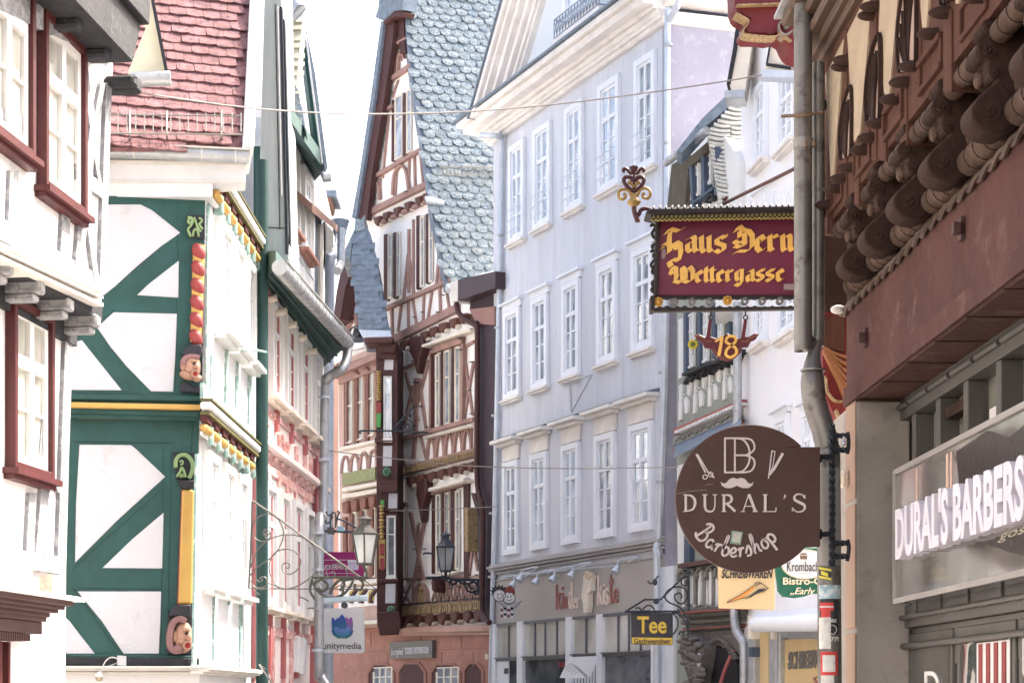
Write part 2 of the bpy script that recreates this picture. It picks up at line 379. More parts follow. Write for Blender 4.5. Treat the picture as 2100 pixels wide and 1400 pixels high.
# eave: boxed dark timber, cream verge board, gutter end
m = MB(); z0 = A.uv(262, 158, .5)[1]
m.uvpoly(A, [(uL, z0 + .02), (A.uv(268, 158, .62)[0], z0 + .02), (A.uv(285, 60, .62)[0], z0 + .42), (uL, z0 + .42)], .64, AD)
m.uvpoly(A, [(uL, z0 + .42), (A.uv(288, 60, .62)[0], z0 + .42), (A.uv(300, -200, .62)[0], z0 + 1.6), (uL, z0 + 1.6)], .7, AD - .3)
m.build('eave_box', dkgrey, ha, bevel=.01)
m = MB()
for i in range(5):
    u = A.uv(258, 150, AD)[0] - .5 - i * .66; m.rect(A, u - .07, u + .07, z0 - .05, z0 + .03, AD + .26, AD)
m.rect(A, A.uv(236, 150, AD)[0] - .1, A.uv(240, 150, AD)[0] + .02, z0 - .03, z0 + .1, AD + .22, AD - .1)
m.each('rafter_foot', dkgrey, ha, bevel=.02)
vf = Pl(pt(300, 100, 17.0), (1, .12, 0))
m = MB(); m.poly(vf, [(160, -500), (292, -420), (303, -50), (337, 143), (334, 147), (262, 150), (300, 55), (240, 0)], .02, -.04); m.build('verge_board', cream, ha)
m = MB(); m.beam(vf, 296, -400, 306, -40, 7, .1, -.06); m.beam(vf, 305, -40, 341, 145, 7, .1, -.06); m.build('verge_trim', black, ha)
m = MB(); a = vf.P(268, 163, .1); b = vf.P(350, 161, .1); m.tube([a, b], .07, 14); m.build('gutter', zinc, ha, smooth=True)
# shopfront entablature at the foot
m = MB(); zc = A.uv(140, 1244, .0)[1]
uc = A.uv(136, 1244, .3)[0]
m.rect(A, uL, uc - .12, zc + .02, zc + .36, .06, -.2); m.build('pale_fascia', stonew, ha)
m = MB(); m.rect(A, uL, uc + .1, zc, zc + .035, .42, -.2); m.rect(A, uL, uc - .1, zc + .25, zc + .31, .2, -.2); m.build('ledge', winwh, ha)
m = MB()
for i, (h, d) in enumerate(((.0, .36), (.03, .31), (.06, .27), (.095, .22), (.13, .2))): m.rect(A, uL, uc + d - .36, zc - h - .04, zc - h, d, -.2)
m.rect(A, uL, uc - .18, zc - .27, zc - .17, .17, -.2); m.build('cornice', redbr, ha, bevel=.006)
m = MB()
for i in range(46):
    u = uc - .42 - i * .045; m.rect(A, u, u + .026, zc - .33, zc - .275, .16, 0)
m.each('dentil', redbr, ha)
m = MB(); m.rect(A, uL, uc - .46, zc - .72, zc - .34, .0, -.3); m.rect(A, uL, uc - .42, zc - .80, zc - .72, .12, -.3); m.rect(A, uL, uc - .5, zc - 1.5, zc - .8, .1, -.3)
m.build('shop_frame', redbr, ha, bevel=.006)
m = MB()
for k in (.62, .78): m.rect(A, uc - k - .04, uc - k, zc - .72, zc - .34, .09, 0)
m.each('fascia_bracket', redcase, ha)
m = MB(); m.rect(A, uc - 1.4, uc - .36, zc - .9, zc - .81, .22, 0); m.build('awning_box', redp, ha, bevel=.01)
o = MB(); pb = A.P(114, 1202, .1); o.poly(A, [(107, 1178), (121, 1180), (121, 1218), (107, 1217)], .17, .06); o = o.build('meter_box', mat('rusty_box', (.42, .33, .27), .8, .3, 14), ha)

# ---------------------------------------------------------------- B: green half-timbered house
B1 = wall(143, 18.6, 412, 19.0); B2 = wall(410, 19.0, 515, 22.4)
hb = thing('green_timbered_house', 'half-timbered house with dark green beams, white panels and red clay tile roof', 'house', V((B2.p0.x, B2.p0.y, 0)))
JT = .1
c0 = B1.P(402, HY, 0); c0.z = 0
zmid = B1.uv(400, 862)[1]; ztop = B1.uv(400, 395)[1]
def solid(mb, pts, z0, z1): mb.prism([V((p[0], p[1], z1)) for p in pts], V((0, 0, z0 - z1)))
a = B1.W(-7, 0); b = V((B2.P(402, 1400).x, c0.y, 0)); c = B2.W((B2.P(516, HY) - B2.p0).dot(B2.u), 0)
m = MB(); solid(m, [a, b, c, c + V((-7, .4, 0)), a + V((0, 4, 0))], 0, zmid)
bo = b + V((.08, -.08, 0)); co = c + V((.08, 0, 0)); ao = a + V((0, -.08, 0))
solid(m, [ao, bo, co, co + V((-7, .4, 0)), ao + V((0, 4, 0))], zmid, ztop + .1)
m.build('wall', white_pl, hb)
F1 = Pl(b + B1.n * .0, B1.u); F2 = Pl(bo, B1.u)          # lower and upper front planes
S1 = Pl(b, c - b); S2 = Pl(bo, co - bo)                    # lower and upper lane-side planes
m = MB()
m.poly(F2, [(-150, 402), (421, 402), (413, 862), (-150, 850)], .012); m.poly(F1, [(-150, 850), (409, 862), (397, 1346), (-150, 1344)], .012)
m.build('timber_frame', green, hb)
m = MB()
for P in ([(100, 419), (288, 419), (312, 431), (370, 477), (329, 506), (281, 546), (236, 587), (212, 606), (100, 660)], [(367, 534), (366, 610), (281, 605), (305, 582)],
          [(233, 640), (363, 643), (360, 730), (355, 803), (310, 802), (260, 751), (226, 710), (199, 671)], [(168, 697), (186, 720), (250, 800), (100, 799), (100, 715)]):
    m.poly(F2, P, .02)
for P in ([(163, 911), (269, 912), (280, 921), (339, 977), (240, 1067), (154, 1153), (156, 1033)], [(336, 1050), (333, 1165), (210, 1164), (270, 1106)],
          [(159, 1212), (331, 1212), (329, 1280), (326, 1340), (254, 1340), (209, 1273)], [(127, 1258), (143, 1273), (161, 1297), (195, 1340), (20, 1340), (20, 1330), (57, 1312)]):
    m.poly(F1, P, .02)
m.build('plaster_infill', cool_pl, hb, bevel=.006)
m = MB(); m.beam(F2, -150, 824, 412, 834.5, 11, .10); m.beam(F1, 159, 852, 372, 856, 8, .06); m.build('yellow_moulding', yellow, hb, bevel=.01)
m = MB(); m.beam(F1, -150, 838, 357, 845, 5, .07); m.build('red_moulding', redp, hb)
m = MB(); m.beam(F2, -150, 808, 411, 817, 12, .06); m.beam(F2, -150, 833, 410, 848, 12, .045); m.beam(F1, 376, 851, 409, 852, 18, .05); m.beam(F1, -150, 1341, 398, 1347, 7, .06); m.build('rail', green, hb, bevel=.01)
m = MB(); m.beam(F1, -150, 1352, 399, 1357, 17, .10); m.beam(F1, 385, 1356, 409, 1356, 14, .15); m.build('sill_beam', dkgrey, hb, bevel=.01)
m = MB()
for i, (y, d) in enumerate(((1367, .22), (1371, .19), (1378, .13))): m.beam(F1, -200, y, 425 - i * 6, y + 1, 6, d)
z = S1.uv(430, 1390)[1]
e = S1.uv(398, 1400)[0]; f = S1.uv(506, 1400)[0]
for i, d in enumerate((.22, .19, .13)): m.rect(S1, e - .2, f, F1.uv(380, 1366 + i * 4)[1] - .04, F1.uv(380, 1366 + i * 4)[1] + .01, d)
m.build('base_cornice', stonew, hb, bevel=.008)
m = MB()
for a in ((365, 410, 360, 803), (367, 505, 366, 530), (212, 607, 372, 470), (150, 700, 235, 636), (320, 803, 205, 660), (150, 806, 410, 812)): m.beam(F2, *a, .9, .0135)
for a in ((335, 920, 330, 1340), (150, 1165, 335, 1000), (352, 925, 343, 1340), (160, 1205, 330, 1208), (395, 870, 392, 925), (240, 1330, 150, 1205), (150, 905, 352, 908)): m.beam(F1, *a, .9, .0135)
m.build('timber_joint', mat('joint_crack', (.010, .028, .026), .8), hb)  # dark crack lines along the timber joints
m = MB()
for x, y in ((342, 952), (342, 1180), (180, 1184), (150, 1000), (398, 430), (355, 1100), (250, 1184)): m.disc(F1 if y > 860 else F2, x, y, 1.6, 1.6, .02, n=8)
m.each('wooden_nail', dkgreen, hb)
# carved corner post, upper
def ptop(p, x): return p
m = MB(); m.poly(F2, [(383, 441), (420, 441), (420, 490), (385, 487)], .03); m.build('capital_ground', black, hb)
m = MB()
for L in ([(390, 447), (386, 452), (389, 457), (394, 453), (391, 447), (385, 444)], [(391, 444), (396, 452), (392, 462), (386, 470), (392, 484)], [(398, 445), (402, 455), (406, 466), (412, 475)], [(408, 446), (415, 452), (409, 459), (416, 470)], [(396, 484), (398, 472), (404, 470), (408, 484)]):
    m.curve(F2, L, 4.2, .07, .02, 5)
m.build('carved_capital', lgreen, hb, bevel=.004)
m = MB(); n_ = 46                                        # twisted shaft
xa, xb, ya, yb = 408, 402, 503, 702
def col(y): t = (y - ya) / (yb - ya); return xa + (xb - xa) * t
m.tube([F2.P(col(y), y, .02) for y in (ya, 600, yb)], .062, 14); m.build('corner_shaft', yellow, hb, smooth=True)
m = MB()
for i in range(6):
    y = 517 + i * 35; m.pball(F2, col(y) - .5, y, 12.5, 19, .085, .035, 12, 10, ang=-22)
m.each('twisted_lobe', redp, hb, smooth=True)
m = MB(); m.poly(F2, [(376, 722), (381, 711), (390, 705), (413, 706), (417, 724), (414, 729), (374, 727)], .12); m.poly(F2, [(370, 784), (383, 782), (396, 793), (410, 790), (411, 806), (370, 803)], .07); m.each('carved_hat', black, hb, bevel=.012)
def face(pl, cx, cy, w_, h_, cap, name='carved_mask'):
    M_ = MB(); M_.pball(pl, cx, cy, w_ * .5, h_ * .5, .11, .02, 18, 14)
    M_.pball(pl, cx + w_ * .28, cy - h_ * .02, w_ * .13, h_ * .14, .06, .11)            # nose
    M_.pball(pl, cx - w_ * .42, cy - h_ * .02, w_ * .16, h_ * .2, .05, .06)           # ear
    M_.pball(pl, cx - w_ * .05, cy + h_ * .1, w_ * .24, h_ * .15, .05, .09)            # cheek
    M_.curve(pl, [(cx + w_ * .05, cy - h_ * .2), (cx + w_ * .18, cy - h_ * .25), (cx + w_ * .34, cy - h_ * .18)], h_ * .07, .15, .05)
    M_.ring(pl, cx + w_ * .22, cy + h_ * .25, h_ * .12, h_ * .06, .15, .02)
    o = M_.build(name, skin, hb, smooth=True)
    M_ = MB(); M_.disc(pl, cx + w_ * .22, cy + h_ * .25, w_ * .13, h_ * .10, .14, .02); M_.build('open_mouth', mat('mouth_red', (.25, .02, .02), .5), o)
    M_ = MB(); M_.disc(pl, cx + w_ * .17, cy - h_ * .12, w_ * .09, h_ * .045, .145, .02); M_.build('eye', black, o)
    return o
face(F2, 392, 752, 38, 56, black)
m = MB(); m.curve(F2, [(378, 748), (377, 738), (386, 730), (400, 729), (410, 733)], 11, .12, .02); m.build('carved_hair', mauve, hb, bevel=.01)
m = MB(); m.pball(F2, 383, 770, 15, 8, .08, .06, ang=20); m.pball(F2, 405, 776, 9, 7, .07, .08, ang=-20); m.build('carved_moustache', skin, hb, smooth=True)
# lower corner post
m = MB(); m.poly(F1, [(355, 927), (400, 927), (399, 984), (361, 982)], .03); m.poly(F1, [(364, 984), (400, 984), (398, 994), (392, 1002), (374, 1001), (371, 994)], .09); m.build('capital_ground', black, hb, bevel=.01)
m = MB()
for L, wd in (([(361, 958), (361, 944), (368, 934), (380, 932), (391, 940), (396, 955), (392, 972), (387, 980)], 8), ([(368, 946), (374, 944), (375, 950), (370, 952)], 4), ([(363, 976), (370, 966), (373, 958), (378, 966), (381, 978)], 5), ([(370, 978), (373, 972), (376, 978)], 4)):
    m.curve(F1, L, wd, .07, .02)
m.build('carved_capital', lgreen, hb, bevel=.006)
m = MB(); m.poly(F1, [(374, 1003), (399, 1003), (395, 1238), (366, 1238)], .08); m.build('corner_shaft', yellow, hb, bevel=.02)
m = MB(); m.poly(F1, [(373, 1003), (376, 1003), (368, 1238), (364, 1238)], .06); m.build('shaft_edging', redp, hb)
m = MB(); m.poly(F1, [(345, 1262), (352, 1248), (364, 1239), (392, 1239), (394, 1264)], .11); m.poly(F1, [(344, 1262), (395, 1262), (394, 1342), (342, 1342)], .03); m.each('carved_hat', black, hb, bevel=.012)
face(F1, 376, 1306, 40, 66, black)
m = MB(); m.curve(F1, [(382, 1274), (370, 1268), (356, 1276), (349, 1300), (350, 1324), (360, 1334), (374, 1332)], 13, .12, .02); m.build('carved_hair', mauve, hb, bevel=.012)
m = MB(); m.pball(F1, 366, 1328, 12, 8, .07, .08); m.build('carved_moustache', mauve, hb, smooth=True)
# lane side
wk = dict(casing=winwh, cw=.1, sash=winwh, pane=gl_side, sill=winwh, sill_d=.2, dep=.09, sw=.05, bars=2, tr=.3)
zt, zb = S2.uv(452, 462)[1], S2.uv(452, 690)[1]
def bwin(pl, x0, x1, zt, zb, k=wk): return window(hb, pl, pl.uv(x0, 900)[0], pl.uv(x1, 900)[0], zb, zt, **k)
for x0, x1 in ((440, 464), (470, 489), (496, 512)): bwin(S2, x0, x1, zt, zb)
zt, zb = S1.uv(425, 930)[1], S1.uv(425, 1203)[1]
for x0, x1 in ((415, 438), (449, 470), (478, 496)): bwin(S1, x0, x1, zt, zb)
m = MB()
for x0, y0, x1, y1, wd in ((429, 420, 426, 800, 5), (437, 720, 434, 860, 4), (468, 640, 464, 880, 4), (467, 440, 467, 650, 3), (492, 620, 485, 900, 4), (491, 540, 491, 700, 3), (516, 560, 513, 900, 5)): m.beam(S2, x0, y0, x1, y1, wd, .02)
z_ = S2.uv(413, 846)[1]; U = (S2.uv(410, 900)[0], S2.uv(515, 900)[0])
m.rect(S2, *U, z_ + .14, z_ + .3, .03)
for x0, y0, x1, y1, wd in ((407, 930, 400, 1365, 6), (443, 930, 441, 1230, 3), (474, 940, 472, 1240, 3), (441, 1230, 440, 1370, 2), (498, 950, 495, 1380, 4)): m.beam(S1, x0, y0, x1, y1, wd, .02)
m.build('side_timber', palegreen, hb)
def beads(pl, U, z, d):
    mw = MB(); mw.rect(pl, *U, z + .02, z + .11, d + .12); mw.rect(pl, *U, z - .24, z - .2, d + .02); mw.build('side_cornice', winwh, hb, bevel=.02)
    mk = MB(); mk.rect(pl, *U, z + .115, z + .135, d + .13); mk.rect(pl, *U, z - .03, z + .0, d + .1); mk.build('side_moulding', mat('olive_dark', (.10, .09, .03), .6), hb)
    my = MB(); mr = MB(); n = 7; L = (U[1] - U[0]) / n
    for i in range(n):
        u = U[0] + (i + .45) * L; my.tube([pl.W(u - L * .4, z - .16, d + .02), pl.W(u - L * .33, z - .16, d + .03), pl.W(u + L * .25, z - .16, d + .03), pl.W(u + L * .32, z - .16, d + .02)], lambda t: .02 + .04 * (1 - abs(2 * t - 1)), 10)
        mr.rect(pl, u - L * .36, u + L * .2, z - .1, z - .02, d + .07)
    my.each('yellow_bead', yellow, hb, smooth=True); mr.each('red_panel', redcase, hb)
    mk = MB()
    for i in range(n): u = U[0] + (i + .92) * L; mk.rect(pl, u - .05, u + .03, z - .3, z - .08, d + .06)
    mk.each('beam_end', palegreen, hb, bevel=.02)
beads(S2, U, z_, .0)
U2 = (S2.uv(424, 700)[0], S2.uv(517, 700)[0]); beads(S2, U2, S2.uv(440, 388)[1], .05)
# boarded fascia, gutter, tiled roof, snow guard
RF = Pl(pt(360, 302, 18.55), (B1.u.x, B1.u.y, 0), V((0, math.cos(R(50)), math.sin(R(50)))))
mb = MB(); FB = wall(143, 18.55, 412, 18.75)
mb.poly(FB, [(-150, 308), (505, 314), (503, 372), (436, 376), (436, 404), (-150, 402)], .0, -.35); mb.build('fascia_board', mat('grey_white_board', (.60, .61, .62), .7, .08, 3, .1), hb)
m = MB(); m.poly(FB, [(-150, 370), (503, 371), (503, 374), (-150, 373)], .02, 0); m.poly(FB, [(-150, 326), (505, 331), (505, 337), (-150, 332)], .04, 0); m.build('fascia_joint', stonew, hb)
zg = FB.uv(300, 318)[1]
m = MB(); a, b_ = FB.uv(-200, 315)[0], FB.uv(510, 315)[0]
m.tube([FB.W(a, zg, .1), FB.W(b_, zg, .1)], .07, 16); m.build('gutter', zinc, hb, smooth=True)
m = MB()
for x in (275, 413, 482): u = FB.uv(x, 315)[0]; m.tube([FB.W(u, zg, .1), FB.W(u + .012, zg, .1)], .076, 16)
m.rect(FB, a, b_, zg + .05, zg + .065, .18, 0); m.each('gutter_bracket', stonew, hb)
m = MB(); tiles(m, RF, [(-260, 303), (489, 303), (512, -160), (-260, -160)], .19, .182, 'flat', .03, .016, .005); m.build('roof_tiles', claytile, hb)
m = MB(); m.poly(RF, [(-260, 303), (500, 303), (526, -160), (-260, -160)], -.01, -.06); m.build('roof', claytile, hb)
m = MB(); mm = .0
for x in range(-100, 500, 18): m.ptube(RF, [(x, 232), (x, 270)], .007, .16, 4, 0)
for y in (232, 270): m.ptube(RF, [(-100, y + .5), (496, y + 6)], .009, .16, 5, 0)
for x in (160, 266, 342, 454): m.tube([RF.P(x, 228, .2), RF.P(x, 278, .12), RF.P(x + 1, 286, .02)], .012, 5)
m.build('snow_guard', mat('pale_steel', (.25, .24, .22), .5, .1, metal=.3), hb)
# white metal verge and the lantern-like lamp head on its cable
m = MB(); m.poly(RF, [(498, 300), (519, 300), (541, -160), (521, -160)], .10, -.25); m.poly(RF, [(512, 300), (521, 300), (543, -160), (534, -160)], .13, .0); m.build('verge', winwh, hb, bevel=.01)
m = MB(); m.poly(F1, [(241, 1343), (259, 1344), (259, 1365), (241, 1363)], .2, .1); jb = m.build('junction_box', mat('grey_plastic', (.45, .46, .47), .5), hb)
m = MB(); m.ptube(F1, [(60, 1364), (150, 1366), (215, 1366), (240, 1358)], .006, .13, 5); m.ptube(F1, [(242, 1350), (228, 1347), (215, 1357), (207, 1378)], .007, .2, 5); m.build('lamp_cable', stonew, hb)
lt = thing('cable_lamp', 'small egg-shaped street lamp hanging on a bent cable below the green timber front', 'lamp', F1.P(204, 1400, .2))
c_ = F1.P(203, 1387, .2); k = c_.y / F
MB().lathe(c_, [(.2 * k, 12 * k), (4 * k, 9 * k), (7.6 * k, 4 * k), (8 * k, 0)], 16).build('lamp_cap', mat('white_plastic', (.7, .7, .7), .4, .05), lt, smooth=True)
MB().lathe(c_, [(7.6 * k, 0), (7.6 * k, -3 * k), (5.5 * k, -8 * k), (1 * k, -10 * k)], 16).build('lamp_glass', glass('lamp_amber', (.25, .18, .1), (.4, .33, .2), 5), lt, smooth=True)
# dark green rainwater pipe at the party wall
m = MB(); P = S2.P(514, 1300); ux = S2.uv(517, 900)[0]
m.tube([S2.W(ux, z, .12) for z in (-.0, S2.uv(517, 330)[1])], .075, 12); m.build('rain_pipe', dkgreen, hb, smooth=True)
# ---------------------------------------------------------------- C: pink half-timbered house
pink = mat('pink_timber', (.58, .27, .25), .7, .2, 3, .3, 25, c2=(.72, .52, .48), c2at=.5)
crim = mat('crimson_timber', (.40, .13, .13), .6, .15, 3, .2)
palepink = mat('pale_pink_plaster', (.80, .70, .67), .9, .08, 2, .25, 30)
slate = mat('slate', (.16, .20, .25), .55, .3, 7, .35, 40, c2=(.30, .33, .36), c2at=.66)
slatelite = mat('pale_slate', (.26, .295, .295), .5, .4, 7, .3, 40, c2=(.10, .155, .22), c2at=.52)
slatecream = mat('sunbleached_slate', (.50, .47, .38), .7, .2, 5, .3, 30)
board = mat('grey_green_board', (.33, .37, .36), .75, .1, 3, .15, 40, grain='z')
brown = mat('maroon_timber', (.068, .026, .025), .6, .25, 3, .3, 22)
tan = mat('sunlit_maroon_timber', (.33, .205, .175), .75, .2, 3, .35, 25)  # lighter copy of the maroon, sunlight on the beams put into its colour
ivory = mat('ivory_paint', (.74, .68, .58), .6, .08, 3, .1)
infill = mat('limewash', (.87, .855, .83), .9, .02, 2, .2, 30)
sand = mat('red_sandstone', (.40, .205, .155), .85, .14, 2.2, .3, 35, c2=(.50, .30, .24), c2at=.6)
gold = mat('old_gold_carving', (.34, .25, .13), .6, .3, 14, .5, 60, c2=(.14, .07, .05), c2at=.56)
iron = mat('wrought_iron', (.03, .035, .045), .5, .2, metal=.4)
C = wall(522, 22.6, 660, 28.2)
hc = thing('pink_timbered_house', 'narrow half-timbered house with washed-out pink beams and white windows right of the dark green pipe', 'house', V((C.p0.x, C.p0.y, 0)))
u0, u1 = C.uv(518, 1000)[0], C.uv(661, 1000)[0]; zt = C.uv(530, 566)[1]
m = MB(); m.rect(C, u0, u1, 0, zt + .1, 0, -6); m.build('wall', palepink, hc)
wk = dict(casing=winwh, cw=.09, sash=winwh, pane=gl_cream, sill=ivory, sill_d=.18, dep=.1, sw=.05, bars=2, tr=.3)
za, zb = C.uv(546, 607)[1], C.uv(546, 812)[1]
for x0, x1 in ((546, 569), (576, 598), (606, 627), (634, 650)): window(hc, C, C.uv(x0, 900)[0], C.uv(x1, 900)[0], zb, za, 0, **wk)
zc, zd = C.uv(533, 985)[1], C.uv(533, 1242)[1]
for x0, x1 in ((533, 556), (565, 583), (592, 611), (618, 633)): window(hc, C, C.uv(x0, 900)[0], C.uv(x1, 900)[0], zd, zc, 0, **wk)
m = MB()
for x in (541, 573, 603, 631): m.beam(C, x, 560 + (x - 541) * 1.5, x - 1, 860 + (x - 541) * .8, 4, .05)
for x in (529, 560, 588, 615): m.beam(C, x, 965 + (x - 529) * .75, x - 3, 1390, 4, .05)
m.build('window_post', crim, hc)
m = MB()
U = (u0, u1)
for z, h in ((zb - .22, .08), (zb - .85, .2), (zc + .16, .12), (zd - .35, .12), (zt - .12, .12)): m.rect(C, *U, z, z + h, .03)
for x, y0, y1 in ((527, 570, 830), (527, 840, 960), (540, 850, 960), (555, 870, 985), (575, 890, 1000), (592, 905, 1010), (610, 915, 1020), (628, 930, 1030), (640, 935, 1030), (526, 1280, 1400), (548, 1290, 1400), (562, 1290, 1400), (585, 1290, 1400), (600, 1300, 1400), (655, 760, 1400)):
    m.beam(C, x, y0, x - 1, y1, 5, .025)
m.beam(C, 545, 860, 570, 980, 3, .02); m.beam(C, 580, 890, 600, 1010, 3, .02)
m.build('timber_frame', pink, hc)
m = MB(); m.beam(C, 657, 940, 650, 1420, 14, .06); m.build('corner_post', crim, hc)
m = MB(); m.poly(C, [(611, 1302), (617, 1306), (615, 1378), (608, 1376)], .075); m.poly(C, [(622, 1305), (630, 1312), (627, 1384), (617, 1380)], .075); m.each('white_panel', white_pl, hc)
m = MB()
for i in range(11):
    u = u0 + .3 + i * (u1 - u0 - .5) / 10; m.rect(C, u - .05, u + .05, zc + .34, zc + .42, .08); 
m.each('joist_end', pink, hc, bevel=.02)
m = MB(); m.rect(C, *U, zc + .42, zc + .52, .14); m.build('jetty_rail', palepink, hc, bevel=.02)
m = MB(); m.poly(C, [(529, 611), (540, 604), (540, 640), (531, 642)], .04); m.poly(C, [(531, 675), (539, 668), (539, 700), (532, 706)], .04); m.each('white_panel', white_pl, hc)
# eave: green soffit, gutter, rain pipe
g0, g1 = C.P(573, 548, .60), C.P(714, 703, .56)
a0, a1 = C.P(531, 566, .02), C.P(664, 752, .02)
m = MB(); s0, s1 = C.P(566, 552, .50), C.P(707, 712, .47)
m.add([a0, s0, s1, a1, a0 + V((0, 0, .3)), s0 + V((0, 0, .22)), s1 + V((0, 0, .22)), a1 + V((0, 0, .3))], [(0, 1, 2, 3), (4, 5, 6, 7), (0, 1, 5, 4), (1, 2, 6, 5), (2, 3, 7, 6), (3, 0, 4, 7)])
grs = mat('green_grey_soffit', (.075, .13, .12), .65, .25, 2.5, .3, 18); m.build('soffit', grs, hc)
m = MB()
for t in (.3, .62, .9): m.tube([a0.lerp(s0, t) + V((0, 0, -.01)), a1.lerp(s1, t) + V((0, 0, -.01))], .022, 6)
m.build('soffit_moulding', dkgreen, hc, smooth=True)
m = MB(); dr = (g1 - g0).normalized(); pm = V((0, 0, 1)); sd = dr.cross(pm).normalized(); L = (g1 - g0).length
if sd.x < 0: sd = -sd
m.tube([g0 + V((0, 0, .0)), g1], .09, 16); m.build('gutter', zinc, hc, smooth=True)
m = MB()
for i in range(20): q = g0.lerp(g1, (i + .5) / 20); m.tube([q, q + dr * .012], .096, 14)
m.tube([g0 + sd * .09 + V((0, 0, .07)), g1 + sd * .09 + V((0, 0, .07))], .014, 6)
m.build('gutter_bracket', mat('dull_zinc', (.28, .28, .27), .5), hc, smooth=True)
m = MB(); k = 26.5 / F
pp = [g1 + V((0, 0, -.02)), C.P(711, 735, .55), C.P(701, 757, .5), C.P(684, 766, .35), C.P(671, 779, .25), C.P(667, 800, .2)]
m.tube(pp + [C.P(663, 1040, .18), C.P(660, 1062, .2), C.P(655, 1085, .25), C.P(654, 1360, .25), C.P(658, 1385, .27), C.P(672, 1408, .4)], .07, 12, 4); m.build('rain_pipe', zinc, hc, smooth=True)
m = MB()
for y in (812, 940, 1090, 1165, 1330): q = C.P(665 - (10 if y > 1060 else 0) - (y - 800) * .008, y, .19 if y < 1060 else .25); m.tube([q, q - V((0, 0, .035))], .082, 12)
m.each('pipe_clip', zincl, hc, smooth=True)
m = MB()
for i in range(5):
    q = C.P(552 + i * 21, 615 + i * 27, .1); m.tube([q + V((-.08, 0, .0)), q + V((.1, -.04, .02))], .045, 8)
m.each('beam_end', ivory, hc, smooth=True)
# boarded gable end above the eave and its slate-hung dormer wall
hd = thing('boarded_gable_house', 'tall grey-green boarded gable end with slate-hung dormer rising above the pink house', 'house', C.P(560, 540, -.3))
G = Pl(pt(560, 540, 22.4), (1, .02, 0)); 
m = MB(); m.poly(G, [(548, -220), (572, -220), (577, 30), (587, 440), (591, 528), (563, 548), (531, 548), (527, 470), (534, 300)], 0, -1.5); m.build('boarded_gable', board, hd)
m = MB()
for x0, y0, x1, y1 in ((564, 8, 574, 470), (532, 466, 590, 468)): m.beam(G, x0, y0, x1, y1, 1.6, .012)
m.build('board_joint', dkgrey, hd)
m = MB(); m.beam(G, 576, 14, 588, 520, 5, .03, -.1); m.beam(G, 519, -100, 519, 60, 3, .02, -.05); m.beam(G, 582, 40, 594, 500, 3, -.05, -.2); m.build('edge_trim', iron, hd)
m = MB(); m.beam(G, 570, 14, 578, 400, 2.5, .05, 0); m.build('white_trim', winwh, hd)
m = MB(); m.poly(G, [(520, 300), (536, 300), (531, 548), (524, 560), (520, 560)], -.02, -.4); m.build('green_edge', green, hd)
CD = Pl(C.W(0, 0, -.12), C.u)
m = MB(); m.poly(CD, [(586, 240), (645, 350), (645, 640), (586, 560)], 0, -2); m.build('dormer_wall', mat('pale_shingle', (.60, .61, .62), .8, .12, 5, .3), hd)
m = MB(); tiles(m, CD, [(588, 262), (643, 368), (643, 630), (588, 545)], .26, .2, 'pt', .02, .01, .006); m.build('shingles', mat('pale_shingle', (.6, .6, .6)), hd)
wk2 = dict(casing=winwh, cw=.1, sash=winwh, pane=gl_mid, sill=sand, sill_d=.16, dep=.1, sw=.05, bars=1, tr=.3)
winpx(hd, CD, 592, 604, 305, 478, 0, ref=597, **wk2); winpx(hd, CD, 613, 633, 340, 510, 0, ref=615, **wk2)
m = MB()
e0, e1 = CD.P(590, 240, .45), CD.P(666, 350, .5); f0, f1 = CD.P(588, 268, .0), CD.P(645, 372, .0)
m.add([f0, e0, e1, f1, f0 + V((0, 0, .25)), e0 + V((0, 0, .2)), e1 + V((0, 0, .2)), f1 + V((0, 0, .25))], [(0, 1, 2, 3), (4, 5, 6, 7), (0, 1, 5, 4), (1, 2, 6, 5), (2, 3, 7, 6), (3, 0, 4, 7)])
m.build('dormer_soffit', grs, hd)
DR = Pl(pt(640, 300, 25.6), (1, .3, 0))
m = MB(); m.poly(DR, [(617, 60), (627, 60), (658, 300), (670, 350), (650, 330), (640, 250)], -.02, -.25); m.build('barge_board', green, hd)
m = MB(); m.poly(DR, [(616, 20), (622, 30), (646, 150), (672, 345), (667, 352), (640, 170), (624, 70)], .03, -.3); m.build('roof_edge', slate, hd)
m = MB(); m.poly(DR, [(626, 70), (629, 70), (663, 335), (660, 335)], .04, -.1); m.build('white_trim', winwh, hd)
SL = Pl(pt(600, 120, 24.5), (1, .02, 0), V((0, .35, 1)).normalized())
m = MB(); m.poly(SL, [(580, 20), (622, 30), (618, 62), (608, 178), (603, 212), (586, 212)], 0, -.4); tiles(m, SL, [(583, 46), (621, 38), (606, 178), (603, 206), (586, 206)], .30, .075, 'pt', .03, .012, .008); m.build('slate_cheek', slatecream, hd)
m = MB(); m.poly(SL, [(604, 178), (611, 182), (628, 270), (618, 250), (603, 225)], .02, -.2); m.build('shingle_cheek', slatelite, hd)
m = MB(); m.poly(SL, [(586, 213), (602, 213), (602, 226), (586, 224)], .05, -.2); m.build('brick_end', sand, hd)
m = MB(); m.tube([SL.P(578, -40, .3), SL.P(600, 2, .3), SL.P(614, 20, .3)], .09, 10); m.tube([SL.P(622, 14, .3), SL.P(590, 50, .2)], .055, 10); m.build('gutter', zinc, hd, smooth=True)
m = MB(); m.poly(SL, [(576, 24), (596, 14), (606, 22), (603, 34), (580, 52)], .05, -.2); m.build('lead_cap', slate, hd)
m = MB(); m.tube([CD.P(590, 503, .12), CD.P(600, 506, .12), CD.P(603, 518, .12), CD.P(602, 545, .12)], .055, 10, 3); m.build('rain_pipe', zinc, hd, smooth=True)
m = MB(); m.tube([DR.P(662, 363, .0), DR.P(677, 362, .0)], .075, 10); m.build('gutter_end', zinc, hd, smooth=True)
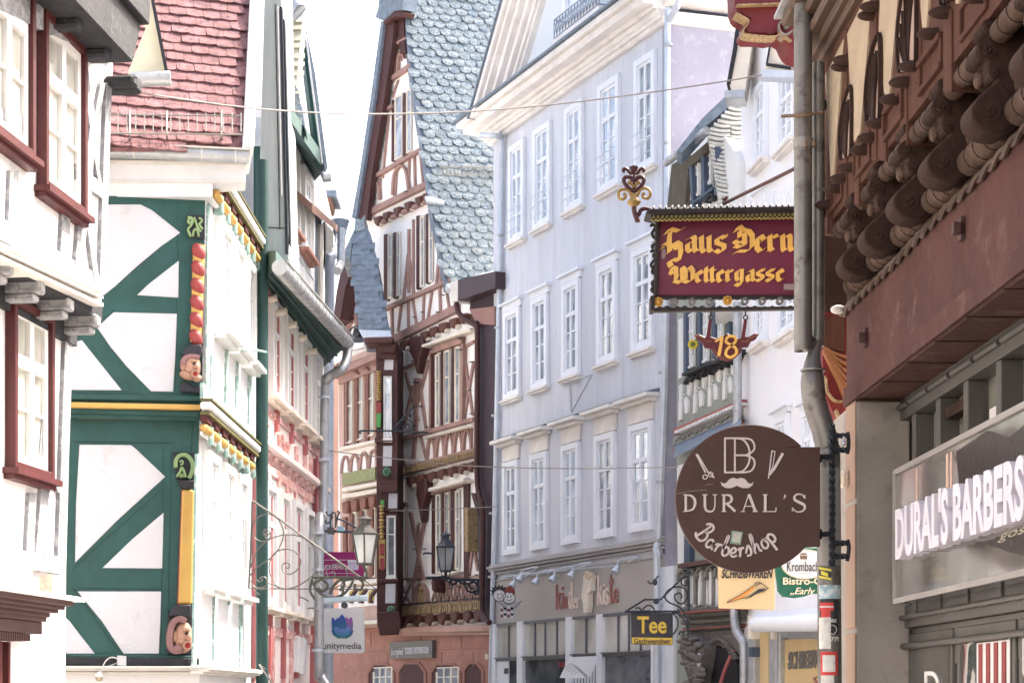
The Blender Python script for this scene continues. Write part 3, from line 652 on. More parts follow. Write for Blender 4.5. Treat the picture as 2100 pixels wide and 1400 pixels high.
m = MB(); m.add([V((-3.6, 24, 8.2)), V((-3.6, 31, 8.2)), V((-9, 31, 8.2)), V((-9, 24, 8.2)), V((-5.6, 24.4, 13)), V((-5.6, 31, 12.2))], [(0, 1, 5, 4), (3, 2, 5, 4), (0, 4, 3), (1, 2, 5)]); m.build('roof', slate, hd)

# ---------------------------------------------------------------- slate-clad house beyond
S_ = wall(640, 30, 692, 37)
hs = thing('slate_clad_house', 'narrow slate-clad house squeezed between the boarded gable and the maroon timbered gable', 'house', V((S_.p0.x, S_.p0.y, 0)))
m = MB(); m.rect(S_, -1.5, S_.uv(684, 600)[0], 0, S_.uv(684, 462)[1], 0, -5); m.build('wall', white_pl, hs)
m = MB(); m.poly(S_, [(636, 400), (664, 440), (664, 500), (656, 620), (656, 1000), (636, 1000)], .02); m.build('slate_cladding', slate, hs)
m = MB(); m.beam(S_, 660, 460, 659, 1400, 7, .06); m.build('pilaster', ivory, hs)
m = MB(); m.poly(S_, [(666, 455), (684, 475), (684, 535), (676, 560), (667, 540)], .05); m.build('dark_gable_board', dkgrey, hs)
m = MB(); a = S_.P(640, 418, .3); b = S_.P(692, 462, .3); m.prism([a, b, b + V((-1.8, 0, 1.6)), a + V((-1.8, 0, 1.6))], V((0, 0, -.12))); m.build('roof', mat('brown_tile', (.22, .13, .10), .8, .2), hs)
q = S_.P(680, 470, .35)
m = MB(); m.tube([S_.P(697, 456, .3), S_.P(697, 480, .3), S_.P(694, 505, .3), S_.P(684, 523, .3), S_.P(677, 540, .25), S_.P(675, 700, .2), S_.P(672, 1400, .2)], .085, 10, 3); m.build('rain_pipe', zincl, hs, smooth=True)
m = MB(); k = .35; c_ = S_.P(697, 466, .3); m.lathe(c_, [(.1, -.18), (.13, -.05), (.17, .1), (.18, .12)], 12); m.build('hopper', slate, hs, smooth=True)
m = MB(); c_ = S_.P(690, 500, 1.0); m.tube([S_.P(700, 470, .5), S_.P(699, 540, .5), S_.P(692, 556, .5)], .07, 8); m.build('zinc_pipe_end', zinc, hs, smooth=True)
m = MB(); K = Pl(pt(665, 410, 36), (1, 0, 0)); m.poly(K, [(645, 402), (680, 402), (678, 420), (664, 427), (645, 420)], 0, -.8); m.build('chimney', mat('brown_brick', (.2, .11, .08)), hs)
m = MB(); m.poly(K, [(640, 390), (690, 390), (690, 402), (640, 402)], .1, -.9); m.build('chimney_cap', slate, hs)
# pink rendered house just beyond
hp = thing('sandstone_coloured_house', 'strip of pink rendered house behind the zinc pipe of the pink timbered house', 'house', pt(685, HY, 41) - V((0, 0, 1.6)))
W_ = Pl(pt(685, 1000, 43), (1, -.1, 0))
m = MB(); m.poly(W_, [(600, 745), (700, 745), (706, 2100), (600, 2100)], 0, -4); m.build('wall', mat('pink_render', (.50, .33, .27), .9, .08, 2, .2), hp)
m = MB(); m.poly(W_, [(664, 1342), (668, 1342), (668, 1420), (664, 1420)], .05); m.poly(W_, [(669, 1342), (693, 1342), (693, 1500), (669, 1500)], .03); m.build('doorway', mat('slate_grey_door', (.12, .13, .15), .6), hp)
m = MB(); m.poly(W_, [(694, 1342), (742, 1342), (742, 1500), (694, 1500)], .02); m.build('lilac_render', mat('lilac_render', (.36, .31, .34), .9), hp)

# ---------------------------------------------------------------- E: tall maroon half-timbered corner house
E = wall(700, 42.04, 1010, 36)
he = thing('maroon_timbered_house', 'tall gabled half-timbered corner house with maroon beams, slate turret and scale-pattern slate roof', 'house', E.P(850, HY) - V((0, 0, 1.6)))
m = MB()
m.poly(E, [(694, 1290), (694, 705), (745, 690), (745, 640), (727, 640), (727, 455), (757, 350), (789, 130), (810, 20), (822, 30), (839, 134), (863, 300), (885, 420), (905, 520), (935, 585), (1012, 560), (1014, 1290)], 0, -3)
m.build('wall', infill, he)
m = MB(); m.poly(E, [(650, 1285), (1004, 1285), (1002, 2050), (650, 2100)], .02, -3); m.build('sandstone_base', sand, he)
m = MB()
for y in (1330, 1368, 1400): m.beam(E, 742, y + 6, 1003, y - 2, 1.6, .026)
for x, y in ((760, 1310), (795, 1350), (862, 1300), (905, 1350), (945, 1312), (970, 1350), (820, 1390), (935, 1390)): m.beam(E, x, y - 14, x, y + 16, 1.4, .027)
m.build('stone_joint', mat('stone_joint', (.30, .16, .12)), he)
m = MB(); m.beam(E, 824, 1291, 1003, 1287, 14, .16); m.beam(E, 824, 1299, 1003, 1297, 8, .1); m.build('stone_string_course', mat('pale_sandstone', (.52, .33, .27), .8, .1, 3, .2), he, bevel=.02)
# barge board of the gable and its slate edge
m = MB(); m.poly(E, [(786, 44), (808, 46), (803, 100), (782, 240), (762, 360), (752, 452), (726, 448), (742, 350), (763, 220), (780, 90)], .2, .08); m.build('barge_board', brown, he)
m = MB(); m.poly(E, [(781, 44), (787, 44), (768, 200), (745, 350), (729, 450), (721, 446), (738, 350), (760, 200)], .27, .0); m.build('slate_edge', slate, he)
m = MB(); m.poly(E, [(769, 36), (775, 20), (784, -60), (830, -60), (825, 20), (808, 22), (785, 43)], .34, .0); m.build('gable_hood', slate, he)
m = MB(); m.poly(E, [(785, 45), (809, 24), (826, 24), (822, 34), (809, 34), (788, 50)], .3, 0); m.build('hood_board', brown, he)
m = MB()
for x0, y0, x1, y1, w_ in ((809, 30, 805, 100, 12), (820, 40, 826, 110, 12), (805, 80, 832, 78, 8)): m.beam(E, x0, y0, x1, y1, w_, .1)
m.build('hood_post', brown, he)
# rails and thin frame (sunlight put into the timber colour)
m = MB()
def tb(*a, d=.04): m.beam(E, *a[:4], a[4] * .8, min(d, .1))
for a in ((784, 228, 803, 216, 7), (790, 168, 839, 134, 9), (755, 368, 863, 305, 8), (803, 93, 832, 78, 5)): tb(*a, d=.12)
for a in ((810, 60, 806, 160, 4), (812, 100, 822, 125, 3), (815, 165, 803, 200, 3), (796, 235, 783, 365, 3), (812, 345, 808, 405, 4), (838, 325, 836, 395, 4), (778, 365, 776, 410, 4), (848, 318, 850, 385, 4), (860, 310, 866, 375, 4)): tb(*a)
m.curve(E, [(776, 408), (774, 380), (765, 370), (757, 376)], 4, .07); m.curve(E, [(803, 400), (806, 360), (818, 340), (830, 350), (836, 388)], 4, .07)
m.curve(E, [(813, 155), (815, 120), (822, 108), (826, 120)], 3, .07)
for a in ((752, 436, 876, 376, 14), (774, 458, 880, 408, 8)): tb(*a, d=.2)
for a in ((784, 634, 920, 574, 9), (805, 695, 936, 630, 18)): tb(*a, d=.16)
for a in ((779, 605, 776, 640, 4), (801, 628, 803, 690, 4), (822, 620, 814, 680, 4), (836, 612, 836, 672, 4), (845, 612, 853, 668, 4), (868, 600, 866, 660, 4), (885, 592, 876, 655, 4), (900, 585, 902, 645, 5), (912, 582, 920, 635, 4), (836, 520, 826, 615, 5), (836, 520, 848, 608, 5), (901, 500, 893, 585, 5), (901, 500, 912, 570, 5), (837, 470, 837, 600, 5), (902, 440, 902, 590, 4), (846, 450, 846, 610, 4)): tb(*a)
for a in ((884, 718, 946, 697, 15), (814, 901, 968, 859, 10), (947, 705, 945, 870, 6), (884, 1012, 950, 992, 6)): tb(*a, d=.14)
for a in ((830, 762, 856, 862, 5), (876, 745, 848, 850, 5), (852, 775, 850, 890, 9), (858, 775, 872, 880, 5), (845, 790, 826, 880, 5), (881, 720, 881, 890, 5), (950, 720, 968, 852, 5), (970, 740, 950, 860, 5), (828, 755, 850, 745, 8), (945, 715, 970, 700, 7), (861, 745, 882, 737, 6), (816, 740, 816, 890, 5), (826, 905, 814, 960, 4), (815, 905, 830, 955, 4), (850, 890, 846, 940, 8), (861, 892, 872, 940, 4)): tb(*a)
for i in range(5):                                             # curved braces of the parapet bands
    x = 880 + i * 18.5; y = 893 - i * 4.6; m.curve(E, [(x - 7, y + 50), (x - 4, y + 18), (x + 2, y + 4), (x + 8, y + 20), (x + 10, y + 46)], 3.2, .06); tb(x + 11, y - 3, x + 11, y + 44, 3)
for a in ((840, 1050, 866, 1185, 6), (872, 1050, 848, 1190, 6), (856, 1075, 858, 1190, 6), (958, 1030, 978, 1170, 5), (980, 1030, 960, 1180, 5), (832, 1030, 832, 1185, 5), (815, 1187, 983, 1181, 6), (820, 1195, 842, 1240, 4), (842, 1195, 822, 1240, 4), (846, 1190, 846, 1240, 5)): tb(*a)
for i in range(6): x = 884 + i * 16; tb(x, 1192, x + 11, 1232, 2.5, d=.05); tb(x + 11, 1192, x, 1232, 2.5, d=.05); tb(x + 15, 1190, x + 15, 1232, 3)
m.curve(E, [(848, 1238), (850, 1212), (860, 1196), (870, 1212), (872, 1238)], 4, .1)
m.build('timber_frame', tan, he)
m = MB(); m.disc(E, 860, 1206, 3.5, 4.5, .14); m.poly(E, [(853, 1240), (855, 1214), (860, 1210), (866, 1214), (868, 1240)], .12); m.build('carved_relief', gold, he, bevel=.02)
# dark posts between the windows
m = MB()
def db(*a, d=.045): m.beam(E, *a, d)
for a in ((806, 205, 805, 332, 7), (830, 190, 830, 322, 8), (791, 480, 791, 618, 10), (810, 476, 810, 613, 9), (857, 442, 857, 594, 9), (876, 438, 876, 582, 8), (888, 722, 888, 880, 10), (907, 716, 907, 875, 9), (929, 708, 928, 868, 9), (889, 1010, 889, 1176, 10), (909, 1005, 909, 1172, 9), (928, 1002, 928, 1170, 10), (955, 980, 956, 1186, 12), (826, 750, 826, 895, 0.1), (819, 745, 818, 900, 9), (822, 1030, 821, 1186, 12), (808, 470, 808, 300, .1)):
    if a[4] > 1: db(*a)
m.each('window_post', brown, he, bevel=.02)
# casements (ivory) between the posts
def ewin(x0, x1, yt, yb, pane=gl_mid): winpx(he, E, x0, x1, yt, yb, .02, ref=x0, casing=ivory, cw=.022, sash=ivory, pane=pane, sw=.02, tr=.36, bars=0, mull=False, dep=.03, head=None)
for a in ((811, 826, 200, 330), (835, 845, 186, 316), (797, 805, 482, 614), (815, 822, 478, 608), (863, 871, 445, 590), (881, 889, 440, 580), (894, 902, 728, 876), (912, 923, 720, 872), (934, 944, 712, 866), (895, 904, 1014, 1176), (914, 922, 1010, 1172), (935, 944, 1006, 1168), (822, 829, 760, 900), (829, 835, 1040, 1185)): ewin(*a)
m = MB()
for a in ((872, 984, 950, 965, 0.01),): pass
m.beam(E, 862, 710, 964, 675, 6, .22); m.beam(E, 877, 1004, 950, 984, 7, .25); m.beam(E, 866, 898, 966, 872, 4, .16); m.beam(E, 880, 1184, 935, 1172, 5, .22); m.each('ledge', ivory, he, bevel=.02)
# corbel rows
mc = MB(); mi = MB()
def corb(x, y, w_, h_, d=.17):
    mc.poly(E, [(x - w_ / 2, y), (x + w_ / 2, y - w_ * .35), (x + w_ / 2 - 1, y + h_ * .6 - w_ * .3), (x + w_ * .1, y + h_), (x - w_ * .3, y + h_ * .8)], d)
    mi.poly(E, [(x + w_ * .32, y + h_ * .55), (x + w_ * .62, y + h_ * .1), (x + w_ * .62, y + h_ * .75), (x + w_ * .3, y + h_)], d * .75)
for x, y in ((771, 446), (789, 437), (811, 427), (833, 416), (855, 405), (870, 398)): corb(x, y, 13, 18)
for x, y in ((824, 700), (845, 692), (866, 682), (885, 673), (904, 664), (926, 655), (946, 646)): corb(x, y, 15, 19)
for x, y in ((838, 980), (858, 975), (880, 970), (901, 964), (922, 959), (943, 953), (963, 949)): corb(x, y, 14, 20)
for x, y in ((826, 1266), (851, 1264), (877, 1262), (903, 1260), (929, 1258), (955, 1256), (977, 1254)): corb(x, y, 17, 22, .2)
for x, y in ((676, 752), (694, 744), (712, 737), (730, 729)): corb(x, y, 12, 18)
mc.each('corbel', mat('reddish_corbel', (.11, .045, .035), .6, .3, 6, .3), he, bevel=.03); mi.each('corbel_face', ivory, he, bevel=.02)
# carved friezes
m = MB(); m.beam(E, 809, 968, 970, 927, 17, .14); m.beam(E, 817, 1253, 984, 1240, 26, .16); m.beam(E, 720, 1253, 772, 1240, 22, .16); m.each('carved_frieze', tan, he)
m = MB()
for i in range(9):
    x = 818 + i * 18.6; y = 966 - i * 4.7
    for k in range(4): m.curve(E, [(x - 5 + k * 3.4, y + 6), (x - 4 + k * 3.4, y - 3), (x - 2 + k * 3.4, y - 6), (x - .5 + k * 3.4, y + 4)], 1.3, .18)
m.build('frieze_tracery', gold, he); m = MB()
for i in range(8):
    x = 826 + i * 21; y = 1252 - i * 1.6
    for k in range(4): m.curve(E, [(x - 7 + k * 4, y + 9), (x - 6 + k * 4, y - 5), (x - 3 + k * 4, y - 9), (x - 1 + k * 4, y + 7)], 1.7, .2)
    m.poly(E, [(x + 9, y - 8), (x + 13, y - 9), (x + 13, y + 8), (x + 9, y + 9)], .2)
m.build('frieze_tracery', gold, he)
m = MB()
for i in range(13): x = 822 + i * 12.5; m.poly(E, [(x, 1240 - i), (x + 9, 1239 - i), (x + 9, 1237 - i), (x, 1238 - i)], .2)
m.build('frieze_studs', iron, he)
# iron-dark peg heads
m = MB()
for x, y in ((770, 448), (832, 393), (803, 190), (845, 172), (827, 622), (866, 640), (850, 650), (908, 605), (897, 640), (880, 700), (882, 715), (942, 694), (944, 717), (875, 743), (847, 740), (850, 784), (856, 784), (862, 833), (852, 833), (850, 873), (850, 889), (875, 875), (963, 800), (967, 742), (967, 848), (860, 1073), (850, 1125), (870, 1125), (860, 1163), (860, 1170), (858, 1187), (976, 1108), (982, 1052), (983, 1148), (983, 1158), (897, 1208), (920, 1206), (942, 1203), (977, 1178), (832, 980), (768, 742), (752, 925), (720, 940), (742, 935), (762, 928)):
    m.tube([E.P(x - 3, y, .12), E.P(x + 3, y, .16)], .014, 5)
m.each('peg', iron, he)
# console brackets
m = MB(); m.poly(E, [(838, 690), (864, 688), (866, 712), (858, 735), (853, 768), (848, 742), (838, 722)], .22); m.poly(E, [(853, 985), (872, 978), (872, 1010), (865, 1035), (862, 1073), (857, 1040), (852, 1015)], .2); m.poly(E, [(884, 1186), (890, 1186), (890, 1215), (884, 1210)], .3); m.poly(E, [(964, 640), (972, 636), (972, 662), (966, 656)], .3); m.each('console', brown, he, bevel=.03)
m = MB(); m.poly(E, [(963, 634), (1014, 628), (1014, 666), (975, 664)], .34); m.build('moulded_beam', mat('dusty_pink_beam', (.30, .17, .15), .75), he)
m = MB(); m.poly(E, [(976, 664), (1016, 660), (1014, 1270), (985, 1275), (984, 1260), (978, 1000)], .30); m.poly(E, [(966, 600), (1014, 580), (1014, 632), (963, 636)], .26); m.build('side_cladding', mat('dark_plum_cladding', (.045, .028, .04), .6, .2, 3, .1), he)
m = MB(); m.poly(E, [(939, 574), (1016, 556), (1016, 590), (939, 616)], .55, 0); m.build('box_gutter', mat('plum_fascia', (.06, .036, .042), .45, .15), he)
m = MB(); m.poly(E, [(922, 580), (939, 574), (939, 616), (926, 620)], .52, 0); m.build('box_gutter_end', stonew, he)
m = MB(); m.tube([E.P(936, 622, .45), E.P(940, 640, .45), E.P(955, 655, .4), E.P(975, 668, .4), E.P(979, 690, .4), E.P(978, 960, .38), E.P(984, 1020, .4), E.P(990, 1050, .4), E.P(989, 1230, .38), E.P(993, 1262, .4), E.P(1004, 1276, .45)], .055, 10, 4); m.build('rain_pipe', brown, he, smooth=True)
m = MB(); m.beam(E, 969, 1010, 984, 1060, 7, .3); m.build('brown_strut', brown, he)

# slate roof with scale pattern
pa, pb = E.P(824, 20, .1), E.P(922, 590, .1)
SR = Pl(pb, (1, .22, 0)); e_ = (pa - pb).normalized(); nn = SR.u.cross(e_).normalized(); SR.n = nn if nn.dot(EYE - pb) > 0 else -nn; SR.v = SR.n.cross(SR.u).normalized()
if SR.v.z < 0: SR.v = -SR.v
OUT = [(826, -120), (832, 60), (843, 150), (858, 250), (870, 325), (880, 400), (886, 440), (900, 500), (915, 585), (1060, 560), (1060, -120)]
m = MB(); m.poly(SR, OUT, -.02, -.3); m.build('slate_roof', slate, he)
m = MB(); tiles(m, SR, OUT, .25, .185, 'scale', .036, .01, .011); m.build('roof_scales', slatelite, he)
m = MB(); m.tube([SR.P(902, 341, .25), SR.P(1030, 344, .25)], .014, 6); m.tube([SR.P(902, 358, .2), SR.P(1030, 360, .2)], .012, 6)
for i in range(34): x = 903 + i * 3.8; m.tube([SR.P(x, 341, .25), SR.P(x + (3.4 if i % 2 else -3.4), 359, .2)], .008, 4)
m.build('snow_guard', mat('pale_steel', (.5, .5, .5)), he)
m = MB(); m.poly(SR, [(872, 402), (890, 404), (912, 412), (910, 418), (890, 414), (876, 412)], .1, 0); m.poly(SR, [(915, 583), (1016, 553), (1016, 560), (922, 592)], .2); m.each('lead_flashing', zincl, he)

# turret: flat bay with slate cap
T = Pl(E.P(790, 900, .9), (1, -.05, 0))
m = MB(); m.poly(T, [(771, 700), (815, 700), (815, 1285), (773, 1285)], 0, -1.2); m.poly(T, [(774, 706), (812, 704), (812, 735), (770, 735)], .12, 0); m.build('turret_wall', brown, he, bevel=.01)
m = MB()
for x0, x1, y0, y1 in ((788, 807, 732, 758), (785, 804, 914, 955), (796, 815, 1011, 1042), (790, 811, 1196, 1236)): m.poly(T, [(x0 + 1, y0), (x1, y0), (x1 - 1, y1), (x0, y1)], .02)
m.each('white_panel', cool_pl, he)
wkt = dict(casing=winwh, cw=.022, sash=winwh, sw=.018, dep=.06, bars=0, mull=False, sill=winwh, sill_over=.01, sill_d=.08)
winpx(he, T, 787, 804, 772, 899, .02, tr=.27, pane=gl_sky, **wkt); winpx(he, T, 793, 812, 1057, 1182, .02, tr=.3, pane=gl_dark, **wkt)
m = MB(); m.beam(T, 768, 902, 808, 900, 12, .08); m.beam(T, 772, 1046, 818, 1044, 6, .06); m.beam(T, 772, 1190, 817, 1189, 8, .08)
m.poly(T, [(776, 985), (814, 985), (817, 1000), (812, 1010), (780, 1008)], .12); m.poly(T, [(772, 1255), (818, 1252), (822, 1272), (817, 1300), (778, 1302), (774, 1280)], .14); m.poly(T, [(774, 700), (812, 700), (810, 722), (778, 722)], .25)
m.each('turret_rail', brown, he, bevel=.02)
m = MB(); rs = mat('green_rosette', (.12, .24, .15), .6, .3, 20)
for x, y in ((793, 967), (802, 1250)):
    m.disc(T, x, y, 8.5, 9.5, .06)
    for i in range(6): m.pball(T, x + 5 * math.cos(i * 1.047), y + 5.5 * math.sin(i * 1.047), 2.6, 2.6, .03, .09)
    m.pball(T, x, y, 2.2, 2.2, .04, .1)
m.build('rosette', rs, he, smooth=True)
# turret left flank (oriel), sunlit tone put into its timber colours
T2 = Pl(E.P(740, 900, .35), E.u)
m = MB(); m.poly(T2, [(694, 742), (775, 708), (776, 1285), (700, 1288)], 0, -.8); m.build('oriel_wall', mat('pale_oriel_timber', (.52, .36, .29), .8, .15, 3, .2), he)
m = MB(); ob = mat('red_brown_post', (.20, .085, .06), .6, .25, 3, .3)
for x, y0, y1 in ((708, 780, 920), (729, 772, 915), (751, 765, 908), (773, 756, 900), (719, 1040, 1190), (739, 1035, 1190), (760, 1030, 1190), (706, 1060, 1190)): m.beam(T2, x, y0, x, y1, 7, .05)
m.each('window_post', ob, he, bevel=.008)
m = MB(); m.beam(T2, 694, 770, 778, 738, 34, .08); m.beam(T2, 676, 770, 775, 728, 10, .2); m.build('oriel_rail', tan, he)
for a in ((713, 725, 778, 910), (734, 747, 770, 904), (756, 769, 762, 896), (724, 735, 1050, 1188), (744, 756, 1044, 1186), (764, 773, 1040, 1184)):
    winpx(he, T2, a[0], a[1], a[2], a[3], .0, casing=ivory, cw=.025, sash=ivory, sw=.022, dep=.05, tr=.42, bars=0, mull=False, pane=gl_cream)
m = MB(); m.beam(T2, 692, 921, 768, 904, 7, .24); m.beam(T2, 700, 1004, 777, 990, 8, .22); m.beam(T2, 700, 1018, 777, 1004, 10, .14); m.beam(T2, 705, 1196, 776, 1190, 10, .12); m.beam(T2, 700, 1278, 778, 1274, 8, .3); m.each('ledge', ivory, he, bevel=.02)
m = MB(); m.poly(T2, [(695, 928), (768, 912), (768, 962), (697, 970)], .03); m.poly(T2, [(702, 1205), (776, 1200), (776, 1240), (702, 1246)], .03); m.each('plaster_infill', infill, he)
m = MB()
for i in range(4):
    x = 702 + i * 19; m.curve(T2, [(x - 4, 970 - i * 3), (x - 1, 945 - i * 4), (x + 5, 935 - i * 4), (x + 11, 945 - i * 4), (x + 13, 966 - i * 3)], 4, .07)
m.build('curved_brace', tan, he)
m = MB()
for i in range(3): m.poly(T2, [(716 + i * 20, 1212), (726 + i * 20, 1208), (722 + i * 20, 1234), (714 + i * 20, 1236)], .07)
m.each('yellow_shield', mat('dull_yellow', (.5, .38, .08)), he)
m = MB()
for i in range(3): m.curve(T2, [(718 + i * 20, 1236), (719 + i * 20, 1222), (727 + i * 20, 1210), (729 + i * 20, 1206)], 4, .1)
m.each('scroll_bracket', brown, he)
m = MB(); m.beam(T2, 702, 983, 769, 970, 25, .06); m.build('green_frieze', mat('sage_frieze', (.25, .27, .13), .7, .2, 12, .2, c2=(.45, .38, .12), c2at=.62), he)
m = MB()
for i in range(4): m.poly(T2, [(700 + i * 18, 1030 - i * 4), (708 + i * 18, 1026 - i * 4), (713 + i * 18, 1030 - i * 4), (712 + i * 18, 1050 - i * 4), (702 + i * 18, 1052 - i * 4)], .16)
for i in range(3): m.poly(T2, [(718 + i * 21, 764 - i * 8), (728 + i * 21, 758 - i * 8), (734 + i * 21, 768 - i * 8), (726 + i * 21, 766 - i * 8)], .14)
m.each('carved_head', ob, he, bevel=.02)
# coloured corner staffs
m = MB(); mr = MB(); mg = MB()
for i in range(12): m.pball(T, 777, 762 + i * 5.2, 5.5, 2.3, .07, .1)
mr.poly(T, [(772, 824), (781, 824), (781, 847), (772, 847)], .14); mg.poly(T, [(772, 847), (781, 847), (780, 875), (772, 875)], .14)
for i in range(10): m.pball(T, 783, 1038 + i * 7, 6 - (i % 2) * 1.5, 3.5, .07, .1)
for i in range(2): mr.poly(T, [(779, 1114 + i * 30), (788, 1114 + i * 30), (788, 1138 + i * 30), (779, 1138 + i * 30)], .13)
mg.poly(T, [(780, 1025), (787, 1025), (786, 1042), (781, 1042)], .14); m.poly(T, [(777, 1105), (790, 1105), (790, 1165), (777, 1165)], .1)
m.build('beaded_staff', mat('gilded_bead', (.4, .28, .1), .4, .3, 20), he, smooth=True); mr.each('red_shaft', redp, he); mg.each('green_shaft', mat('staff_green', (.08, .3, .08)), he)
m = MB(); m.beam(E, 956, 1040, 956, 1130, 7, .28); m.build('carved_staff', gold, he)
# slate cap
TC = Pl(T.W(0, 0, .25), T.u, V((0, .25, 1)).normalized())
capM = [(747, 458), (760, 480), (772, 528), (780, 580), (788, 630), (802, 684), (800, 690), (744, 690), (736, 664), (728, 610), (719, 534), (724, 500), (727, 480)]
m = MB(); m.poly(TC, capM, -.02, -.8); tiles(m, TC, [(745, 465), (758, 482), (770, 528), (778, 580), (786, 630), (797, 684), (746, 686), (738, 664), (731, 610), (721, 534), (728, 484)], .2, .125, 'pt', .014, .01, .006); m.build('turret_roof', slate, he)
m = MB(); m.poly(TC, [(727, 470), (748, 440), (748, 462), (722, 500), (718, 532), (703, 532), (708, 510)], -.1, -.9)
m.poly(TC, [(729, 448), (746, 450), (748, 470), (727, 475)], .0, -.6); m.build('turret_roof_side', slatelite, he)
m = MB(); m.poly(TC, [(736, 676), (800, 678), (803, 690), (744, 691)], .07, 0); m.each('lead_flashing', zincl, he)
m = MB(); m.poly(T, [(746, 692), (806, 690), (806, 702), (748, 704)], .45, -.2); m.build('turret_cornice', brown, he, bevel=.02)
# small rear gable left of the cap
m = MB(); Q = Pl(E.P(715, 620, .1), E.u); m.poly(Q, [(690, 690), (712, 560), (722, 540), (745, 690), (745, 712), (690, 725)], 0, -.6); m.build('small_gable', infill, he)
m = MB(); m.poly(Q, [(703, 536), (718, 534), (722, 552), (708, 590), (697, 655), (682, 665), (690, 600)], .4, .0); m.build('small_barge_board', brown, he)
m = MB()
for a in ((718, 560, 728, 612, 5), (706, 610, 724, 660, 4), (728, 640, 706, 680, 4), (700, 650, 712, 690, 4), (703, 640, 728, 632, 5), (727, 610, 730, 690, 4)): m.beam(Q, *a, .08)
m.build('small_gable_frame', tan, he)
m = MB(); m.ptube(E, [(714, 543), (716, 555), (722, 562), (724, 575)], .03, .6, 6, 3); m.build('gilt_cresting', gold, he, smooth=True)
m = MB(); m.ptube(E, [(716, 683), (722, 672), (734, 670), (737, 682), (730, 690)], .02, .9, 6, 4); m.poly(T2, [(716, 694), (748, 690), (748, 698), (730, 702), (714, 701)], .5, .4); m.poly(T2, [(722, 692), (726, 672), (732, 680), (736, 690)], .5, .4); m.build('dragon_spout', iron, he)
# ground floor openings
def arch(x0, x1, yt, wn, cut=13):
    P = [(x0, 1420), (x0, yt + cut * 1.4), (x0 + cut, yt), (x1 - cut, yt), (x1, yt + cut * 1.4), (x1, 1420)]
    a = MB(); a.curve(E, P, 5, .05, k=1); fr = a.build('stone_arch', mat('arch_stone', (.34, .17, .13), .8, .1), he)
    b = MB(); b.poly(E, P, .028); b.build('reveal', mat('plum_recess', (.085, .035, .035), .7), fr)
    if wn:
        w0 = MB(); xs, xe = x0 + 13, x1 - 3
        for i in range(4): xx = xs + (xe - xs) * i / 3; w0.beam(E, xx, yt + 6 + (10 if i in (0,) else 0), xx, 1420, 3, .05)
        w0.beam(E, xs, yt + 8, xe, yt + 6, 3, .05); w0.beam(E, xs, 1388, xe, 1386, 2.5, .045); w0.build('sash', ivory, fr)
        g = MB(); g.poly(E, [(xs - 4, 1420), (xs, yt + 16), (xs + 6, yt + 6), (xe - 4, yt + 6), (xe, yt + 18), (xe, 1420)], .036); g.build('pane', gl_mid, fr)
arch(753, 806, 1361, True); arch(815, 871, 1359, False); arch(882, 942, 1361, True); arch(950, 989, 1359, False, 11)
m = MB(); m.poly(E, [(995, 1340), (998, 1340), (998, 1351), (995, 1351)], .06); m.build('wall_plate', ivory, he)
# ---------------------------------------------------------------- F: grey-blue rendered house with pediment
Fp = wall(1033, 35.0, 1367, 29.1)
hf = thing('grey_rendered_house', 'tall grey-blue rendered house with five white windows per storey, pediment and toy shop front', 'house', Fp.P(1190, HY) - V((0, 0, 1.6)))
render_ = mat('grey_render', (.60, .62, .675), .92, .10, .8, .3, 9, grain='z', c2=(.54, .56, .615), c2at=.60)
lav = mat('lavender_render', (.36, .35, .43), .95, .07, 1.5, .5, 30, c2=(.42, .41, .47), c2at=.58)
corn = mat('cream_cornice', (.74, .71, .68), .7, .12, 2.5, .2, 20, c2=(.58, .50, .43), c2at=.69)
fascia = mat('taupe_fascia', (.43, .405, .38), .85, .06, 1.5, .2)
fw = mat('blue_white_paint', (.76, .79, .84), .5, .05, 2, .08)
fu = lambda x: Fp.uv(x, 900)[0]
ul, ur = fu(1012), fu(1367); zeave = Fp.uv(1367, 51)[1]
m = MB()
m.rect(Fp, ul, ur, 0, zeave + .1, 0, -9); m.build('wall', render_, hf)
m = MB(); Fb = Pl(Fp.W(ur, 0, .0), V((1, .29, 0)))
m.uvpoly(Fb, [(-.02, 0), (8, 0), (8, zeave + .2), (-.02, zeave + .2)], .02, -2); m.build('side_wall', lav, hf)
